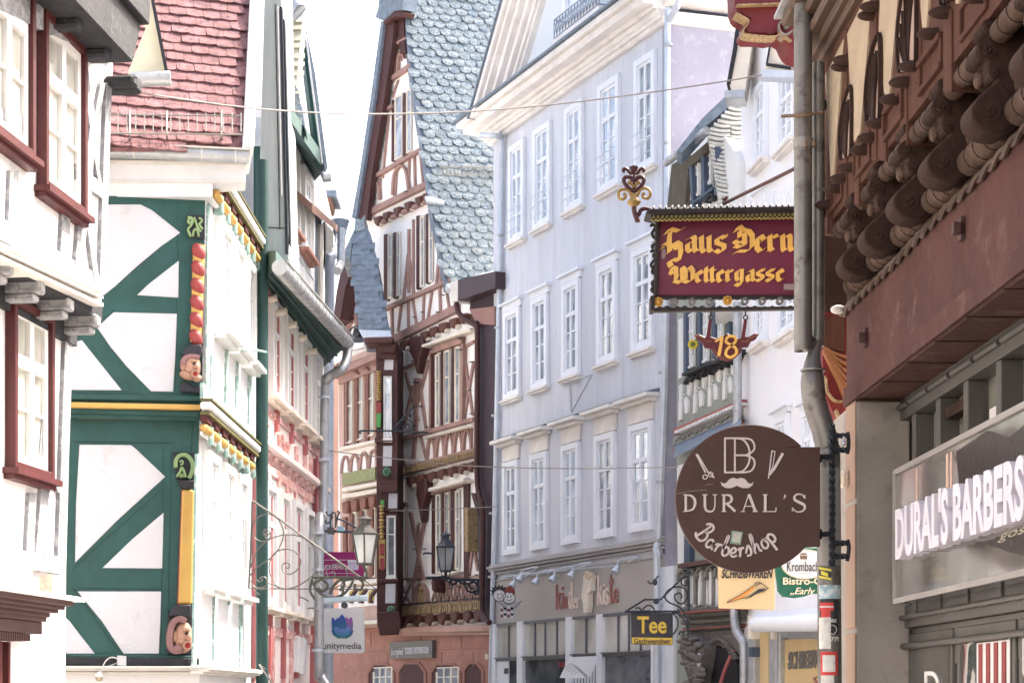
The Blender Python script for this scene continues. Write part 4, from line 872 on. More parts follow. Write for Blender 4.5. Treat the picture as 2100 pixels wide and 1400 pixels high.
# windows
def zz(x, y): return Fp.uv(x, y)[1]
rows = [([(1048, 1079), (1098, 1133), (1163, 1199), (1231, 1274), (1306, 1348)], zz(1231, 180), zz(1231, 402), [gl_sky, gl_sky, gl_mid], 'top'),
        ([(1037, 1070), (1094, 1127), (1157, 1192), (1229, 1268), (1300, 1343)], zz(1157, 586), zz(1157, 779), [gl_mid, gl_sky, gl_mid], 'mid'),
        ([(1036, 1066), (1092, 1126), (1156, 1192), (1224, 1265), (1294, 1342)], zz(1156, 915), zz(1156, 1118), [gl_sky, gl_mid], 'low')]
for L, zt, zb, pane, k in rows:
    for a, b in L:
        kw = dict(casing=fw, cw=.11, sash=fw, pane=pane, dep=.07, sw=.05, tr=.32, bars=2, sill=corn if k != 'low' else None, sill_over=.05, sill_d=.13)
        if k == 'mid': kw.update(hood=.17, head=fw)
        window(hf, Fp, fu(a), fu(b), zb, zt, 0, **kw)
        if k == 'low':
            q = MB(); c = (fu(a) + fu(b)) / 2; h = (fu(b) - fu(a)) / 2
            q.rect(Fp, c - h - .02, c + h + .02, zt + .02, zt + .30, .05); q.rect(Fp, c - h - .10, c + h + .10, zt + .30, zt + .36, .16); q.rect(Fp, c - h - .18, c + h + .18, zt + .36, zt + .43, .26)
            hh = q.build('window_hood', corn, hf, bevel=.01)
            q = MB(); q.add([Fp.W(c - h - .18, zt + .434, .26), Fp.W(c + h + .18, zt + .434, .26), Fp.W(c + h + .18, zt + .50, 0), Fp.W(c - h - .18, zt + .50, 0), Fp.W(c - h - .18, zt + .43, 0), Fp.W(c + h + .18, zt + .43, 0)], [(0, 1, 2, 3), (0, 3, 4), (1, 5, 2), (0, 4, 5, 1), (3, 2, 5, 4)]); q.build('lead_cover', slate, hh)
        if k == 'top':
            q = MB(); u0_, u1_ = fu(a) + .02, fu(b) - .02
            for dz in (.22, .42, .62): q.tube([Fp.W(u0_, zb + dz, .12), Fp.W(u1_, zb + dz, .12)], .008, 5)
            q.build('window_rail', zincl, hf)
# string course and shop fascia
zs = zz(1180, 1135)
m = MB()
for i, (h, d) in enumerate(((.0, .10), (-.05, .16), (-.10, .12), (-.16, .07), (-.30, .05))): m.rect(Fp, ul, ur, zs + h, zs + h + .05, d)
m.build('string_course', mat('taupe_moulding', (.40, .39, .39), .8, .1, 3, .2), hf, bevel=.012)
m = MB(); zf0 = zz(1300, 1253); m.rect(Fp, ul, ur, zf0, zs - .3, .03); m.build('shop_fascia', fascia, hf)
m = MB(); zh = zz(1170, 1345)
for a, b in ((1013, 1024), (1068, 1080), (1168, 1180), (1231, 1243), (1344, 1368)): m.rect(Fp, fu(a), fu(b), 0, zf0, .09)
m.each('shop_pilaster', fw, hf, bevel=.01)
m = MB(); zt_ = zf0 - .05
m.rect(Fp, ul, ur, zt_, zf0, .06); zb_ = zz(1170, 1341)
for a, b in ((1024, 1068), (1080, 1168), (1180, 1231), (1243, 1344)): m.rect(Fp, fu(a), fu(b), zb_ - .07, zb_, .07); m.rect(Fp, fu(a), fu(b), zb_ - .02, zb_ + .0, .12)
for x in (1047, 1101, 1122, 1146, 1206, 1272, 1294, 1318): m.rect(Fp, fu(x) - .012, fu(x) + .012, zb_, zt_, .05)
m.build('shop_window_frame', mat('dark_frame', (.12, .13, .15), .5), hf)
m = MB(); m.rect(Fp, fu(1024), fu(1344), zb_, zt_, .02); m.build('shop_toplight_pane', glass('toplight', (.82, .82, .78), (.50, .49, .43), .9, .04, 1, .2), hf)  # bright reflection put into the pane's pale colour
m = MB(); m.rect(Fp, fu(1058), fu(1344), .4, zb_ - .07, .02); m.build('shop_window_pane', gl_dark, hf)
m = MB()
for i in range(9): x = 1178 + i * 6.2; m.rect(Fp, fu(x), fu(x) + .03, .4, zb_ - .12, .05)
m.build('window_blind', fw, hf)
m = MB(); m.rect(Fp, ul, fu(1048), 0, zb_ - .07, .05); m.build('door_panel', fw, hf)
m = MB(); m.rect(Fp, fu(1049), fu(1067), 0, zb_ - .07, .04); m.build('doorway', gl_dark, hf)
m = MB(); plettering(m, '8', Fp, 1033, 1041, 1369, 1381, .07, .05, bold=.02); m.build('house_number', black, hf)
m = MB(); plettering(m, 'TOTAL', Fp, 1144, 1166, 1357, 1368, .06, .03, bold=.03); m.build('window_lettering', redp, hf)
# eaves cornice
m = MB()
for h, d0_, d1_ in ((.0, 0, .10), (.07, 0, .16), (.13, 0, .20), (.22, 0, .27), (.28, 0, .46)):
    m.rect(Fp, ul - d1_, ur + .04, zeave + h, zeave + h + .075 + (.06 if h == .28 else .02), d1_)
m.rect(Fp, ul - .56, ur + .05, zeave + .41, zeave + .52, .56)
m.build('eaves_cornice', corn, hf, bevel=.015)
m = MB()
for h, d1_ in ((.0, .08), (.08, .14), (.28, .3), (.41, .4)): m.uvpoly(Fb, [(-.1, zeave + h), (8, zeave + h), (8, zeave + h + .1), (-.1, zeave + h + .1)], d1_)
m.build('side_cornice', corn, hf, bevel=.01)
m = MB(); m.rect(Fp, ul - .6, ur, zeave + .525, zeave + .56, .62, -.1); m.build('lead_edge', slate, hf)
# tympanum, raking cornice, balcony window
zt0 = zeave + .5
m = MB(); up = fu(1190); m.uvpoly(Fp, [(ul - .0, zt0), (ur + .0, zt0), (ur, zt0 + 4.5), ((ul + ur) / 2 + .6, zt0 + 6), (ul + .2, zt0 + .3)], .0, -8); m.build('tympanum', mat('pale_blue_render', (.62, .67, .72), .9, .04, 1, .2), hf)
e0 = Fp.uv(962, 243, .6); e1 = Fp.uv(1042, -40, .6); sl_ = (e1[1] - e0[1]) / (e1[0] - e0[0])
m = MB(); ux = e0[0]; L = 3.3; N = V((-(sl_), 1)).normalized()
for a, b, d in ((0, .16, .60), (.16, .27, .52), (.27, .42, .40), (.42, .56, .28), (.56, .68, .18), (.68, .76, .12)):
    P = [(ux + a, e0[1] + .0), (ux + b, e0[1] + .0), (ux + b + L, e0[1] + L * sl_), (ux + a + L, e0[1] + L * sl_)]; m.uvpoly(Fp, P, d, -.1)
m.build('raking_cornice', corn, hf, bevel=.015)
m = MB(); m.uvpoly(Fp, [(ux - .05, e0[1]), (ux + .0, e0[1]), (ux + L, e0[1] + L * sl_), (ux - .05 + L, e0[1] + L * sl_)], .64, -7); m.build('roof_edge', slate, hf)
m = MB(); m.uvpoly(Fp, [(fu(1010) - .45, zeave + .555), (fu(1038), zeave + .555), (fu(1030), zeave + .62), (fu(1000) - .3, zeave + .68)], .58, .1); m.each('lead_flashing', slate, hf, bevel=.02)
winpx(hf, Fp, 1160, 1228, -140, 56, .0, ref=1160, casing=fw, cw=.1, sash=fw, pane=gl_sky, sw=.05, dep=.07, bars=2, tr=.2, sill=corn)
m = MB(); zb1 = Fp.uv(1150, 66, .35)[1]; a, b = Fp.uv(1136, 80, .35)[0], Fp.uv(1229, 20, .35)[0]; h = .30
for z in (zb1 - .03, zb1 + h): m.tube([Fp.W(a, z, .35), Fp.W(b, z, .35)], .012, 6); m.tube([Fp.W(a, z, .35), Fp.W(a, z, 0)], .012, 6); m.tube([Fp.W(b, z, .35), Fp.W(b, z, 0)], .012, 6)
n = 15
for i in range(n + 1):
    u = a + (b - a) * i / n; m.tube([Fp.W(u, zb1 - .03, .35), Fp.W(u, zb1 + h, .35)], .007, 4)
    if i < n: u2 = a + (b - a) * (i + 1) / n; m.tube([Fp.W(u, zb1, .35), Fp.W(u2, zb1 + h, .35)], .007, 4); m.tube([Fp.W(u2, zb1, .35), Fp.W(u, zb1 + h, .35)], .007, 4)
m.build('balcony_railing', mat('blue_grey_iron', (.22, .27, .34), .5, .1, metal=.3), hf)
m = MB(); m.rect(Fp, a, b, zb1 - .12, zb1 - .05, .36); m.build('balcony_floor', corn, hf)
# pipes
m = MB(); P = lambda x, y, d=.1: Fp.P(x, y, d)
m.tube([P(986, 277, .5), P(1016, 279, .3), P(1026, 283, .12), P(1029, 300, .08), P(1018, 900, .08), P(1006, 1420, .08)], .052, 12, 4); m.build('rain_pipe', zincl, hf, smooth=True)
m = MB(); m.tube([P(1396, -30, .35), P(1394, 0, .35), P(1384, 22, .3), P(1374, 40, .15), P(1369, 60, .1), P(1367, 600, .1), P(1352, 1090, .1), P(1350, 1110, .12), P(1345, 1130, .18), P(1347, 1160, .18), P(1347, 1420, .18)], .055, 12, 3); m.build('rain_pipe', zincl, hf, smooth=True)
m = MB()
for x, y in ((1371, 90), (1367, 290), (1358, 760), (1354, 985), (1346, 1235)): q = P(x, y, .12); m.tube([q, q - V((0, 0, .04))], .066, 12)
for x, y in ((1026, 480), (1020, 670), (1014, 850), (1009, 1050), (1007, 1180)): q = P(x, y, .1); m.tube([q, q - V((0, 0, .04))], .062, 12)
m.each('pipe_clip', zinc, hf, smooth=True)
m = MB(); m.rect(Fp, fu(1358), fu(1367) + .3, 0, zs - .45, .04, -1); m.build('corner_pier', fw, hf)
m = MB(); m.tube([P(1170, 790), P(1172, 845)], .014, 5); m.tube([P(1172, 845), P(1214, 768, .5)], .014, 5); m.tube([P(1214, 768, .5), P(1165, 783, .05)], .014, 5); m.build('flag_holder', zinc, hf)
# gooseneck shop lights
li = None
for i, (x, y) in enumerate(((1068, 1184), (1054, 1196), (1101, 1190), (1136, 1184), (1174, 1176), (1266, 1166))):
    lt = thing('shop_spotlight', 'small grey spotlight on the rod above the toy shop lettering', 'spotlight', Fp.P(x, y, .4), 'spotlights above the toy shop lettering')
    m = MB(); c_ = Fp.P(x, y, .4); m.lathe(c_ + V((-.02, -.02, -.02)), [(.025, .09), (.045, .05), (.065, -.02), (.07, -.05), (.05, -.055)], 12, ax=V((.5, .3, .8))); m.build('lamp_head', zincl, lt, smooth=True)
    m = MB(); m.tube([c_ + V((0, 0, .06)), c_ + V((.04, -.02, .14)), c_ + V((.3, -.3, .18)), Fp.P(x + 22, y - 14, .12)], .016, 6, 3); m.build('lamp_arm', zincl, lt, smooth=True)
m = MB(); m.tube([Fp.P(1030, 1182, .12), Fp.P(1268, 1158, .12)], .012, 6); m.build('lamp_rod', zincl, hf)
# toy shop lettering, candle-like figure, pictorial board
lt = thing('toy_shop_lettering', 'crooked red and white letters reading Kinder Kiste on the taupe shop fascia', 'lettering', Fp.P(1200, 1210, .1))
wh = mat('cream_letter', (.74, .62, .55), .5); rd = mat('faded_red_letter', (.34, .15, .13), .5)
for ch, x0, x1, y0, y1, r in (('k', 1139, 1149, 1198, 1249, 1), ('i', 1151, 1154, 1202, 1246, 1), ('n', 1156, 1163, 1222, 1247, 1), ('d', 1165, 1172, 1193, 1249, 0), ('e', 1174, 1180, 1224, 1248, 0), ('r', 1182, 1187, 1224, 1247, 0),
                             ('k', 1224, 1235, 1179, 1240, 0), ('i', 1236, 1240, 1196, 1238, 0), ('s', 1240, 1247, 1203, 1240, 0), ('t', 1248, 1256, 1177, 1238, 1), ('e', 1257, 1266, 1206, 1236, 1)):
    m = MB(); plettering(m, ch, Fp, x0, x1, y0, y1, .065, .035, bold=.0); m.build('letter', rd if r else wh, lt, bevel=0)
fg = thing('candle_figure', 'cream wooden cut-out figure between the two words above the toy shop', 'figure', Fp.P(1202, 1215, .1))
m = MB(); m.poly(Fp, [(1196, 1180), (1201, 1171), (1208, 1172), (1213, 1182), (1210, 1196), (1211, 1210), (1205, 1218), (1206, 1240), (1203, 1256), (1196, 1256), (1195, 1236), (1191, 1224), (1193, 1210), (1195, 1196)], .16, .05); m.build('figure_body', ivory, fg, bevel=.01)
m = MB(); m.disc(Fp, 1204, 1180, 6, 8, .19, .1); m.build('figure_head', mat('pale_wood', (.6, .47, .33)), fg, bevel=.01)
KB = Pl(Fp.P(1036, 1220, .55), (1, 0, 0))
kb = thing('pictorial_board', 'cut-out board of two laughing children in a chequered box beside the toy shop', 'sign', KB.P(1038, 1272))
m = MB(); m.poly(KB, [(1027, 1236), (1068, 1232), (1070, 1230), (1057, 1250), (1055, 1268), (1050, 1270), (1026, 1264)], .0, -.02); m.build('board', mat('board_silver', (.45, .46, .48)), kb)
m = MB(); m.disc(KB, 1024, 1220, 12, 11, .012); m.disc(KB, 1044, 1225, 12, 11, .014); m.each('painted_face', white_pl, kb)
m = MB()
P = [(1008, 1222)]
for i in range(15): t = math.pi * (1.02 + i * .066) ; r = 21 if i % 2 else 15; P.append((1024 + r * math.cos(t), 1214 + r * .8 * math.sin(t)))
P += [(1036, 1214), (1024, 1208), (1012, 1216)]
m.poly(KB, P, .006)
for x, y, r in ((1024, 1220, 12.6), (1044, 1225, 12.6)): m.ring(KB, x, y, r, 1.4, .02)
for x, y in ((1021, 1218), (1028, 1217), (1041, 1223), (1048, 1222)): m.disc(KB, x, y, 1.3, 1.8, .022)
m.curve(KB, [(1019, 1223), (1024, 1227), (1030, 1222)], 1, .022); m.curve(KB, [(1039, 1229), (1045, 1231), (1050, 1227)], 1, .022); m.curve(KB, [(1026, 1236), (1044, 1252), (1070, 1231)], 1.2, .012)
m.build('black_drawing', black, kb)
m = MB(); m.poly(KB, [(1034, 1214), (1038, 1204), (1044, 1201), (1050, 1203), (1055, 1207), (1057, 1215), (1053, 1220), (1050, 1214), (1044, 1216), (1040, 1212), (1036, 1218)], .018); m.build('red_hair', redp, kb)
for nm, mt, par in (('white_check', white_pl, 0), ('red_check', redp, 1), ('black_check', black, 2)):
    m = MB()
    for i in range(4):
        for j in range(4):
            k_ = ((i + j) % 2) * (1 + (i % 2)); x, y = 1029 + i * 7, 1244 + j * 6 + (i % 2) * 3
            if k_ == par: m.poly(KB, [(x, y - 4), (x + 3.4, y), (x, y + 4), (x - 3.4, y)], .012)
    if m.v: m.build(nm, mt, kb)
# angled map board leaning out of the shop window
o = MB(); Q = Pl(Fp.P(1190, 1370, .6), (1, .2, 0)); o.poly(Q, [(1168, 1346), (1231, 1344), (1208, 1390), (1148, 1389)], .0, -.02)
mb_ = thing('curved_line_board', 'tilted white awning panel with curved grey lines in front of the toy shop window', 'panel', Q.P(1190, 1390)); o.build('panel', fw, mb_)
m = MB()
for i in range(5): m.curve(Q, [(1156 + i * 5, 1370 + i * 3), (1172 + i * 4, 1360 + i * 4), (1190 + i * 2, 1372 + i * 3), (1208 - i * 2, 1388)], 1.1, .006)
m.build('curved_lines', zinc, mb_)

# ---------------------------------------------------------------- G: narrow grey timbered house
G_ = wall(1385, 28.5, 1518, 26.0)
hg = thing('grey_timbered_house', 'narrow sage-grey half-timbered house with steep slate roof between the grey-blue and the white houses', 'house', G_.P(1450, HY) - V((0, 0, 1.6)))
sage = mat('sage_timber', (.30, .33, .29), .7, .12, 3, .2); gw = mat('off_white_infill', (.72, .73, .72), .85, .05)
navy = mat('navy_frame', (.06, .085, .13), .6, .2); umber = mat('umber_board', (.10, .085, .06), .8, .3, 4, .4, 30, grain='z')
m = MB(); m.rect(G_, G_.uv(1388, 900)[0], G_.uv(1521, 900)[0], 0, G_.uv(1388, 500)[1], 0, -4); m.build('wall', sage, hg)
def gz(x, y): return G_.uv(x, y)[1]
m = MB()
for x0, x1 in ((1400, 1409), (1418, 1426)): pass
m.poly(G_, [(1391, 655), (1400, 652), (1400, 772), (1391, 776)], .03)
for i in range(4):
    x = 1392 + i * 30; y = 812 - i * 14
    m.poly(G_, [(x, y - 22), (x + 7, y - 26), (x + 4, y + 5), (x + 1, y + 20)], .03); m.poly(G_, [(x + 16, y - 28), (x + 26, y - 33), (x + 22, y), (x + 17, y - 4)], .03)
    m.poly(G_, [(x - 1, y + 12), (x + 4, y + 2), (x + 6, y + 18), (x + 4, y + 48), (x - 1, y + 50)], .03); m.poly(G_, [(x + 10, y + 8), (x + 15, y), (x + 19, y + 10), (x + 18, y + 34), (x + 12, y + 36)], .03)
    m.disc(G_, x + 7, y + 4, 2, 2.4, .03, n=8); m.disc(G_, x + 10, y - 3, 1.6, 2, .03, n=8)
for i in range(5):
    x = 1398 + i * 22; m.poly(G_, [(x, 1180), (x + 5, 1178), (x + 9, 1215), (x + 7, 1242), (x + 1, 1244)], .05); m.poly(G_, [(x + 12, 1172), (x + 17, 1171), (x + 16, 1238), (x + 11, 1240)], .05)
m.each('infill_panel', gw, hg)
m = MB()
for x, y0, y1 in ((1404, 640, 764), (1432, 632, 752), (1462, 620, 735), (1492, 610, 730)): m.beam(G_, x, y0, x, y1, 6, .1)
m.each('window_post', navy, hg, bevel=.01)
for a, b in ((1409, 1427), (1437, 1456), (1467, 1486)): winpx(hg, G_, a, b, 650 - (a - 1409) * .3, 760 - (a - 1409) * .38, .02, casing=gw, cw=.04, sash=gw, pane=gl_sky, sw=.035, dep=.05, tr=.3, bars=2, mull=True)
m = MB(); m.beam(G_, 1398, 768, 1520, 718, 5, .2); m.build('window_ledge', dkgrey, hg)
m = MB()
for i in range(5): x = 1404 + i * 24; y = 778 - i * 10; m.curve(G_, [(x - 2, y + 10), (x + 1, y), (x + 8, y - 6), (x + 8, y + 4), (x + 15, y - 8), (x + 18, y - 10)], 3.5, .1)
m.build('scroll_frieze', dkgrey, hg)
m = MB(); m.beam(G_, 1380, 885, 1519, 824, 11, .16); m.beam(G_, 1380, 924, 1519, 862, 5, .10); m.build('red_frieze', mat('brick_red_paint', (.33, .09, .07), .6, .15), hg, bevel=.01)
m = MB()
for i in range(26): x = 1383 + i * 5.2; y = 886 - i * 2.32; m.poly(G_, [(x, y - 3), (x + 2.6, y - 4), (x + 2.6, y + 2), (x, y + 3)], .19)
m.build('dentils', gw, hg)
m = MB(); m.beam(G_, 1380, 905, 1519, 844, 15, .07); m.build('painted_frieze', mat('grey_frieze', (.27, .28, .27), .7), hg)
m = MB()
for i in range(5): x = 1392 + i * 26; y = 902 - i * 11.5; m.curve(G_, [(x - 8, y + 5), (x, y - 4), (x + 8, y - 1), (x + 14, y - 8)], 1, .08)
m.build('frieze_drawing', black, hg)
m = MB()
a = G_.P(1380, 936, .45); b = G_.P(1520, 868, .45); c_ = G_.P(1520, 848, .0); d_ = G_.P(1388, 906, .0); m.prism([a, b, c_, d_], V((0, 0, -.03))); m.build('canopy_roof', slate, hg)
m = MB(); m.poly(G_, [(1388, 955), (1403, 950), (1402, 1155), (1390, 1156)], .04); m.each('infill_panel', gw, hg)
m = MB(); m.beam(G_, 1412, 960, 1408, 1160, 12, .08); m.each('window_post', navy, hg)
m = MB(); m.beam(G_, 1390, 1160, 1520, 1140, 9, .16); m.build('ledge', mat('maroon_brown', (.10, .05, .045)), hg)
m = MB()
for i in range(6): x = 1396 + i * 19; m.curve(G_, [(x - 8, 1190 - i * 2), (x - 7, 1176 - i * 2), (x, 1168 - i * 2), (x + 6, 1176 - i * 2), (x + 8, 1190 - i * 2)], 3, .1); m.beam(G_, x + 9, 1175, x + 9, 1240, 5, .07)
m.build('arcade', mat('grey_brown_timber', (.20, .19, .17), .7, .2, 5), hg)
m = MB(); gb = mat('grey_brown_carving', (.13, .12, .11), .7, .35, 12, .6, 40, c2=(.22, .06, .04), c2at=.7)
for i, (y, d) in enumerate(((1252, .16), (1262, .22), (1276, .12), (1290, .16), (1302, .06))): m.beam(G_, 1388 - i * -4, y, 1520, y - 8, 9, .2 - i * .03)
m.build('lower_frieze', gb, hg, bevel=.01)
m = MB(); m.beam(G_, 1394, 1256, 1520, 1247, 3, .26); m.beam(G_, 1398, 1290, 1520, 1281, 2, .15); m.build('red_stripe', mat('brick_red_paint', (.33, .09, .07)), hg)
# carved consoles and dark archway
m = MB()
m.poly(G_, [(1396, 1300), (1412, 1300), (1430, 1308), (1444, 1330), (1438, 1370), (1428, 1420), (1418, 1420), (1408, 1380), (1396, 1345)], .3)
rr = random.Random(3)
for i in range(26): m.pball(G_, 1398 + rr.random() * 40, 1306 + i * 4, 4 + rr.random() * 5, 4 + rr.random() * 5, .05, .32, 8, 6)
for i in range(22): t = i / 21; m.pball(G_, 1440 + 68 * t, 1348 - 38 * math.sin(t * math.pi), 4, 4, .05, .12, 8, 6)
m.poly(G_, [(1414, 1306), (1518, 1298), (1518, 1340), (1500, 1326), (1470, 1322), (1448, 1340), (1440, 1400), (1424, 1400)], .1)
m.build('carved_console', gb, hg, smooth=True)
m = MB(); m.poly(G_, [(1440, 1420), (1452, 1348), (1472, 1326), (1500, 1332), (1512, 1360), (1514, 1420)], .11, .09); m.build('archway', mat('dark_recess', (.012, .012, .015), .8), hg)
m = MB(); m.curve(G_, [(1470, 1420), (1482, 1380), (1496, 1345), (1502, 1332)], 4, .14, .1); m.build('red_arch_rib', crim, hg)
m = MB(); m.disc(G_, 1432, 1352, 3.5, 14, .325, .3); m.build('white_shield', white_pl, hg); 
fl = thing('window_sunflower', 'small yellow sunflower in the grey house window left of the number 18 shield', 'flower', G_.P(1421, 722, .25))
m = MB(); c_ = G_.P(1421, 706, .25)
for j in range(10): a = j * .628; m.ball(c_ + V((.055 * math.cos(a), 0, .055 * math.sin(a))), .028, .012, .02, 8, 6)
m.build('petals', mat('petal_yellow', (.6, .48, .04), .6), fl, smooth=True); m = MB(); m.ball(c_ + V((0, -.01, 0)), .035, .02, .035, 8, 6); m.tube([c_, c_ - V((0, 0, .16))], .008, 5); m.build('flower_heart', mat('moss_green', (.12, .16, .04)), fl)
# upper dormer-like storey and swept slate roof
U_ = Pl(G_.W(0, 0, .15), G_.u)
m = MB(); m.poly(U_, [(1372, 335), (1420, 300), (1450, 278), (1470, 262), (1500, 300), (1516, 330), (1516, 500), (1372, 500)], -.01, -3); m.build('upper_wall', gw, hg)
m = MB(); m.poly(U_, [(1377, 338), (1412, 318), (1412, 345), (1404, 420), (1368, 425)], .1); m.poly(U_, [(1405, 330), (1458, 285), (1458, 305), (1408, 348)], .12); m.build('umber_boarding', umber, hg)
m = MB()
for a in ((1415, 340, 1420, 425, 5), (1440, 320, 1442, 400, 6), (1414, 420, 1462, 385, 4), (1466, 300, 1466, 400, 4)): m.beam(U_, *a, .12)
m.build('navy_frame', navy, hg)
winpx(hg, U_, 1422, 1438, 332, 412, .02, casing=gw, cw=.05, sash=gw, pane=gl_mid, sw=.035, dep=.05, tr=.4, bars=1)
winpx(hg, U_, 1446, 1463, 315, 388, .02, casing=gw, cw=.05, sash=gw, pane=gl_mid, sw=.035, dep=.05, tr=.4, bars=1)
m = MB(); m.curve(U_, [(1444, 416), (1450, 404), (1458, 398), (1460, 406), (1452, 412)], 3, .1); m.build('scroll_bracket', dkgrey, hg)
m = MB(); gA, gB = U_.P(1366, 334, .3), U_.P(1449, 268, .3); m.tube([gA, gB], .06, 12); m.build('gutter', zinc, hg, smooth=True)
m = MB()
for t in (.1, .3, .5, .7, .9): q = gA.lerp(gB, t); m.tube([q, q + (gB - gA).normalized() * .02], .068, 12)
m.each('gutter_bracket', zinc, hg, smooth=True)
RP = Pl(U_.P(1460, 300, .1), (1, -.1, 0), V((0, .2, 1)))
m = MB(); m.poly(RP, [(1388, 309), (1440, 243), (1487, 198), (1528, 196), (1512, 204), (1480, 232), (1448, 258), (1398, 314)], .1, -.25); m.build('roof', slate, hg)
BP = [(1452, 272), (1486, 236), (1512, 198), (1534, 198), (1534, 428), (1484, 428), (1474, 380), (1462, 330), (1455, 290)]
m = MB(); m.poly(RP, BP, .06, -.3); m.build('slate_cheek_bed', slate, hg)
wslate = mat('white_weathered_slate', (.56, .56, .52), .6, .22, 6, .4, 30, c2=(.20, .24, .24), c2at=.68)
m = MB(); rr = random.Random(11)
for i in range(25):
    y = 214 + i * 8.7; t = max(0, (y - 285) / 140)
    xl = 1452 + (24 * t) if y > 272 else 1452 + (272 - y) * .85; xr = 1534; xm = (1498 + 8 * t) if y > 250 else 1534
    k = lambda: rr.uniform(-1.2, 1.2)
    m.curve(RP, [(xl, y - 3 + k()), ((xl + xm) / 2, y + 2 + k()), (xm, y + 1 + k())], lambda q: 5.5, .12 + .03 * rr.random(), .05, 4)
    if xm < 1530: m.curve(RP, [(xm + 2, y + 4 + k()), ((xm + xr) / 2, y + 6 + k()), (xr, y + 2 + k())], 5, .13, .05, 4)
m.build('swept_slates', wslate, hg, smooth=True)
m = MB(); m.poly(RP, [(1468, 424), (1530, 424), (1530, 640), (1468, 640)], .02, -.4); m.build('rear_wall', gw, hg)
# its zinc downpipe
m = MB(); D_ = Pl(G_.W(0, 0, .25), G_.u)
m.tube([D_.P(1512, 620), D_.P(1512, 900), D_.P(1506, 1220), D_.P(1506, 1265), D_.P(1510, 1292), D_.P(1522, 1312), D_.P(1526, 1330), D_.P(1526, 1430)], .062, 12, 3); m.build('rain_pipe', zinc, hg, smooth=True)

# ---------------------------------------------------------------- H: white house with shop
Hp = wall(1518, 26, 1750, 20.9)
hh_ = thing('white_rendered_house', 'bright white rendered house behind the barber sign with stationery shop below', 'house', Hp.P(1600, HY) - V((0, 0, 1.6)))
hw = mat('bright_white_render', (.80, .80, .82), .9, .04, 1, .2)
m = MB(); m.rect(Hp, Hp.uv(1520, 900)[0], Hp.uv(1752, 900)[0], 0, 12, 0, -6); m.build('wall', hw, hh_)
for x0, x1, yt, yb in ((1551, 1577, 188, 350), (1602, 1636, 158, 318), (1552, 1577, 600, 715), (1601, 1640, 575, 700), (1595, 1622, 860, 1000), (1650, 1676, 845, 1000)):
    winpx(hh_, Hp, x0, x1, yt, yb, 0, casing=fw, cw=.09, sash=fw, pane=gl_sky, sw=.045, dep=.07, tr=.36, bars=2, sill=corn, sill_d=.14, hood=.1 if yt > 400 else 0)
m = MB()
for x in range(1540, 1640, 9): m.beam(Hp, x, 392, x, 425, 1.2, .02)
m.beam(Hp, 1536, 400, 1640, 330, 3, .05); m.build('board_joint', fw, hh_)
m = MB(); Q = Pl(Hp.P(1530, 180, .2), (1, -.2, 0)); m.poly(Q, [(1518, 30), (1545, 0), (1545, 72), (1528, 186), (1500, 186), (1496, 172), (1512, 90)], .0, -.5); m.build('verge_board', ivory, hh_)
m = MB(); m.poly(Q, [(1512, 30), (1520, 28), (1512, 100), (1498, 172), (1490, 172), (1503, 100)], .03, -.6); m.build('verge_edge', dkgrey, hh_)
m = MB(); m.poly(Q, [(1486, 186), (1527, 184), (1527, 200), (1486, 200)], .1, -.3); m.build('box_gutter', zinc, hh_)
Q = Pl(Hp.P(1600, 140, .4), (1, -.1, 0))
m = MB(); m.poly(Q, [(1588, 60), (1700, 60), (1700, 138), (1575, 130), (1571, 126)], 0, -.5); m.build('dormer_cheek', ivory, hh_)
m = MB(); m.beam(Q, 1583, 70, 1573, 128, 4, .05); m.beam(Q, 1571, 131, 1622, 139, 4, .05); m.build('dormer_edge', dkgrey, hh_)
m = MB(); m.poly(Q, [(1562, 142), (1640, 146), (1640, 160), (1560, 157)], .1, -.1); m.build('box_gutter', zincl, hh_)
# shop below: awning, frame, panel
sy = mat('pale_yellow_board', (.62, .47, .24), .6, .06, 2)
Q = Hp
m = MB(); a = [Q.P(1546, 1262, .0), Q.P(1546, 1292, .55), Q.P(1790, 1282, .55), Q.P(1790, 1240, .0)]
m.prism(a, V((0, 0, .03))); m.build('awning_top', fw, hh_)
m = MB(); m.tube([Q.P(1549, 1280, .55), Q.P(1790, 1272, .55)], .10, 12); m.build('awning_roll', fw, hh_, smooth=True)
m = MB(); m.poly(Q, [(1546, 1292), (1575, 1292), (1575, 1500), (1546, 1500)], .04); m.poly(Q, [(1598, 1310), (1800, 1310), (1800, 1500), (1598, 1500)], .05); m.each('yellow_panel', sy, hh_)
m = MB()
for x, wd in ((1540, 12), (1584, 14), (1596, 5)): m.beam(Q, x, 1290, x, 1500, wd, .12)
m.beam(Q, 1590, 1300, 1800, 1296, 16, .1); m.build('shop_frame', zinc, hh_, bevel=.01)
m = MB()
for x in (1537, 1583): m.beam(Q, x, 1262, x, 1310, 8, .16)
m.each('bracket_plate', ivory, hh_, bevel=.01)
m = MB(); plettering(m, 'SCHREIBWAREN', Q, 1615, 1720, 1336, 1372, .07, .05, bold=.03, shear=.15); m.build('panel_lettering', mat('grey_letter', (.16, .15, .14), .6), hh_)
m = MB(); m.curve(Q, [(1676, 1386), (1668, 1390), (1672, 1398), (1664, 1408)], 3, .07, .05); m.build('panel_scroll', rd, hh_)
m = MB(); m.poly(Q, [(1535, 1326), (1541, 1326), (1541, 1346), (1535, 1346)], .16); m.build('number_plate', navy, hh_)

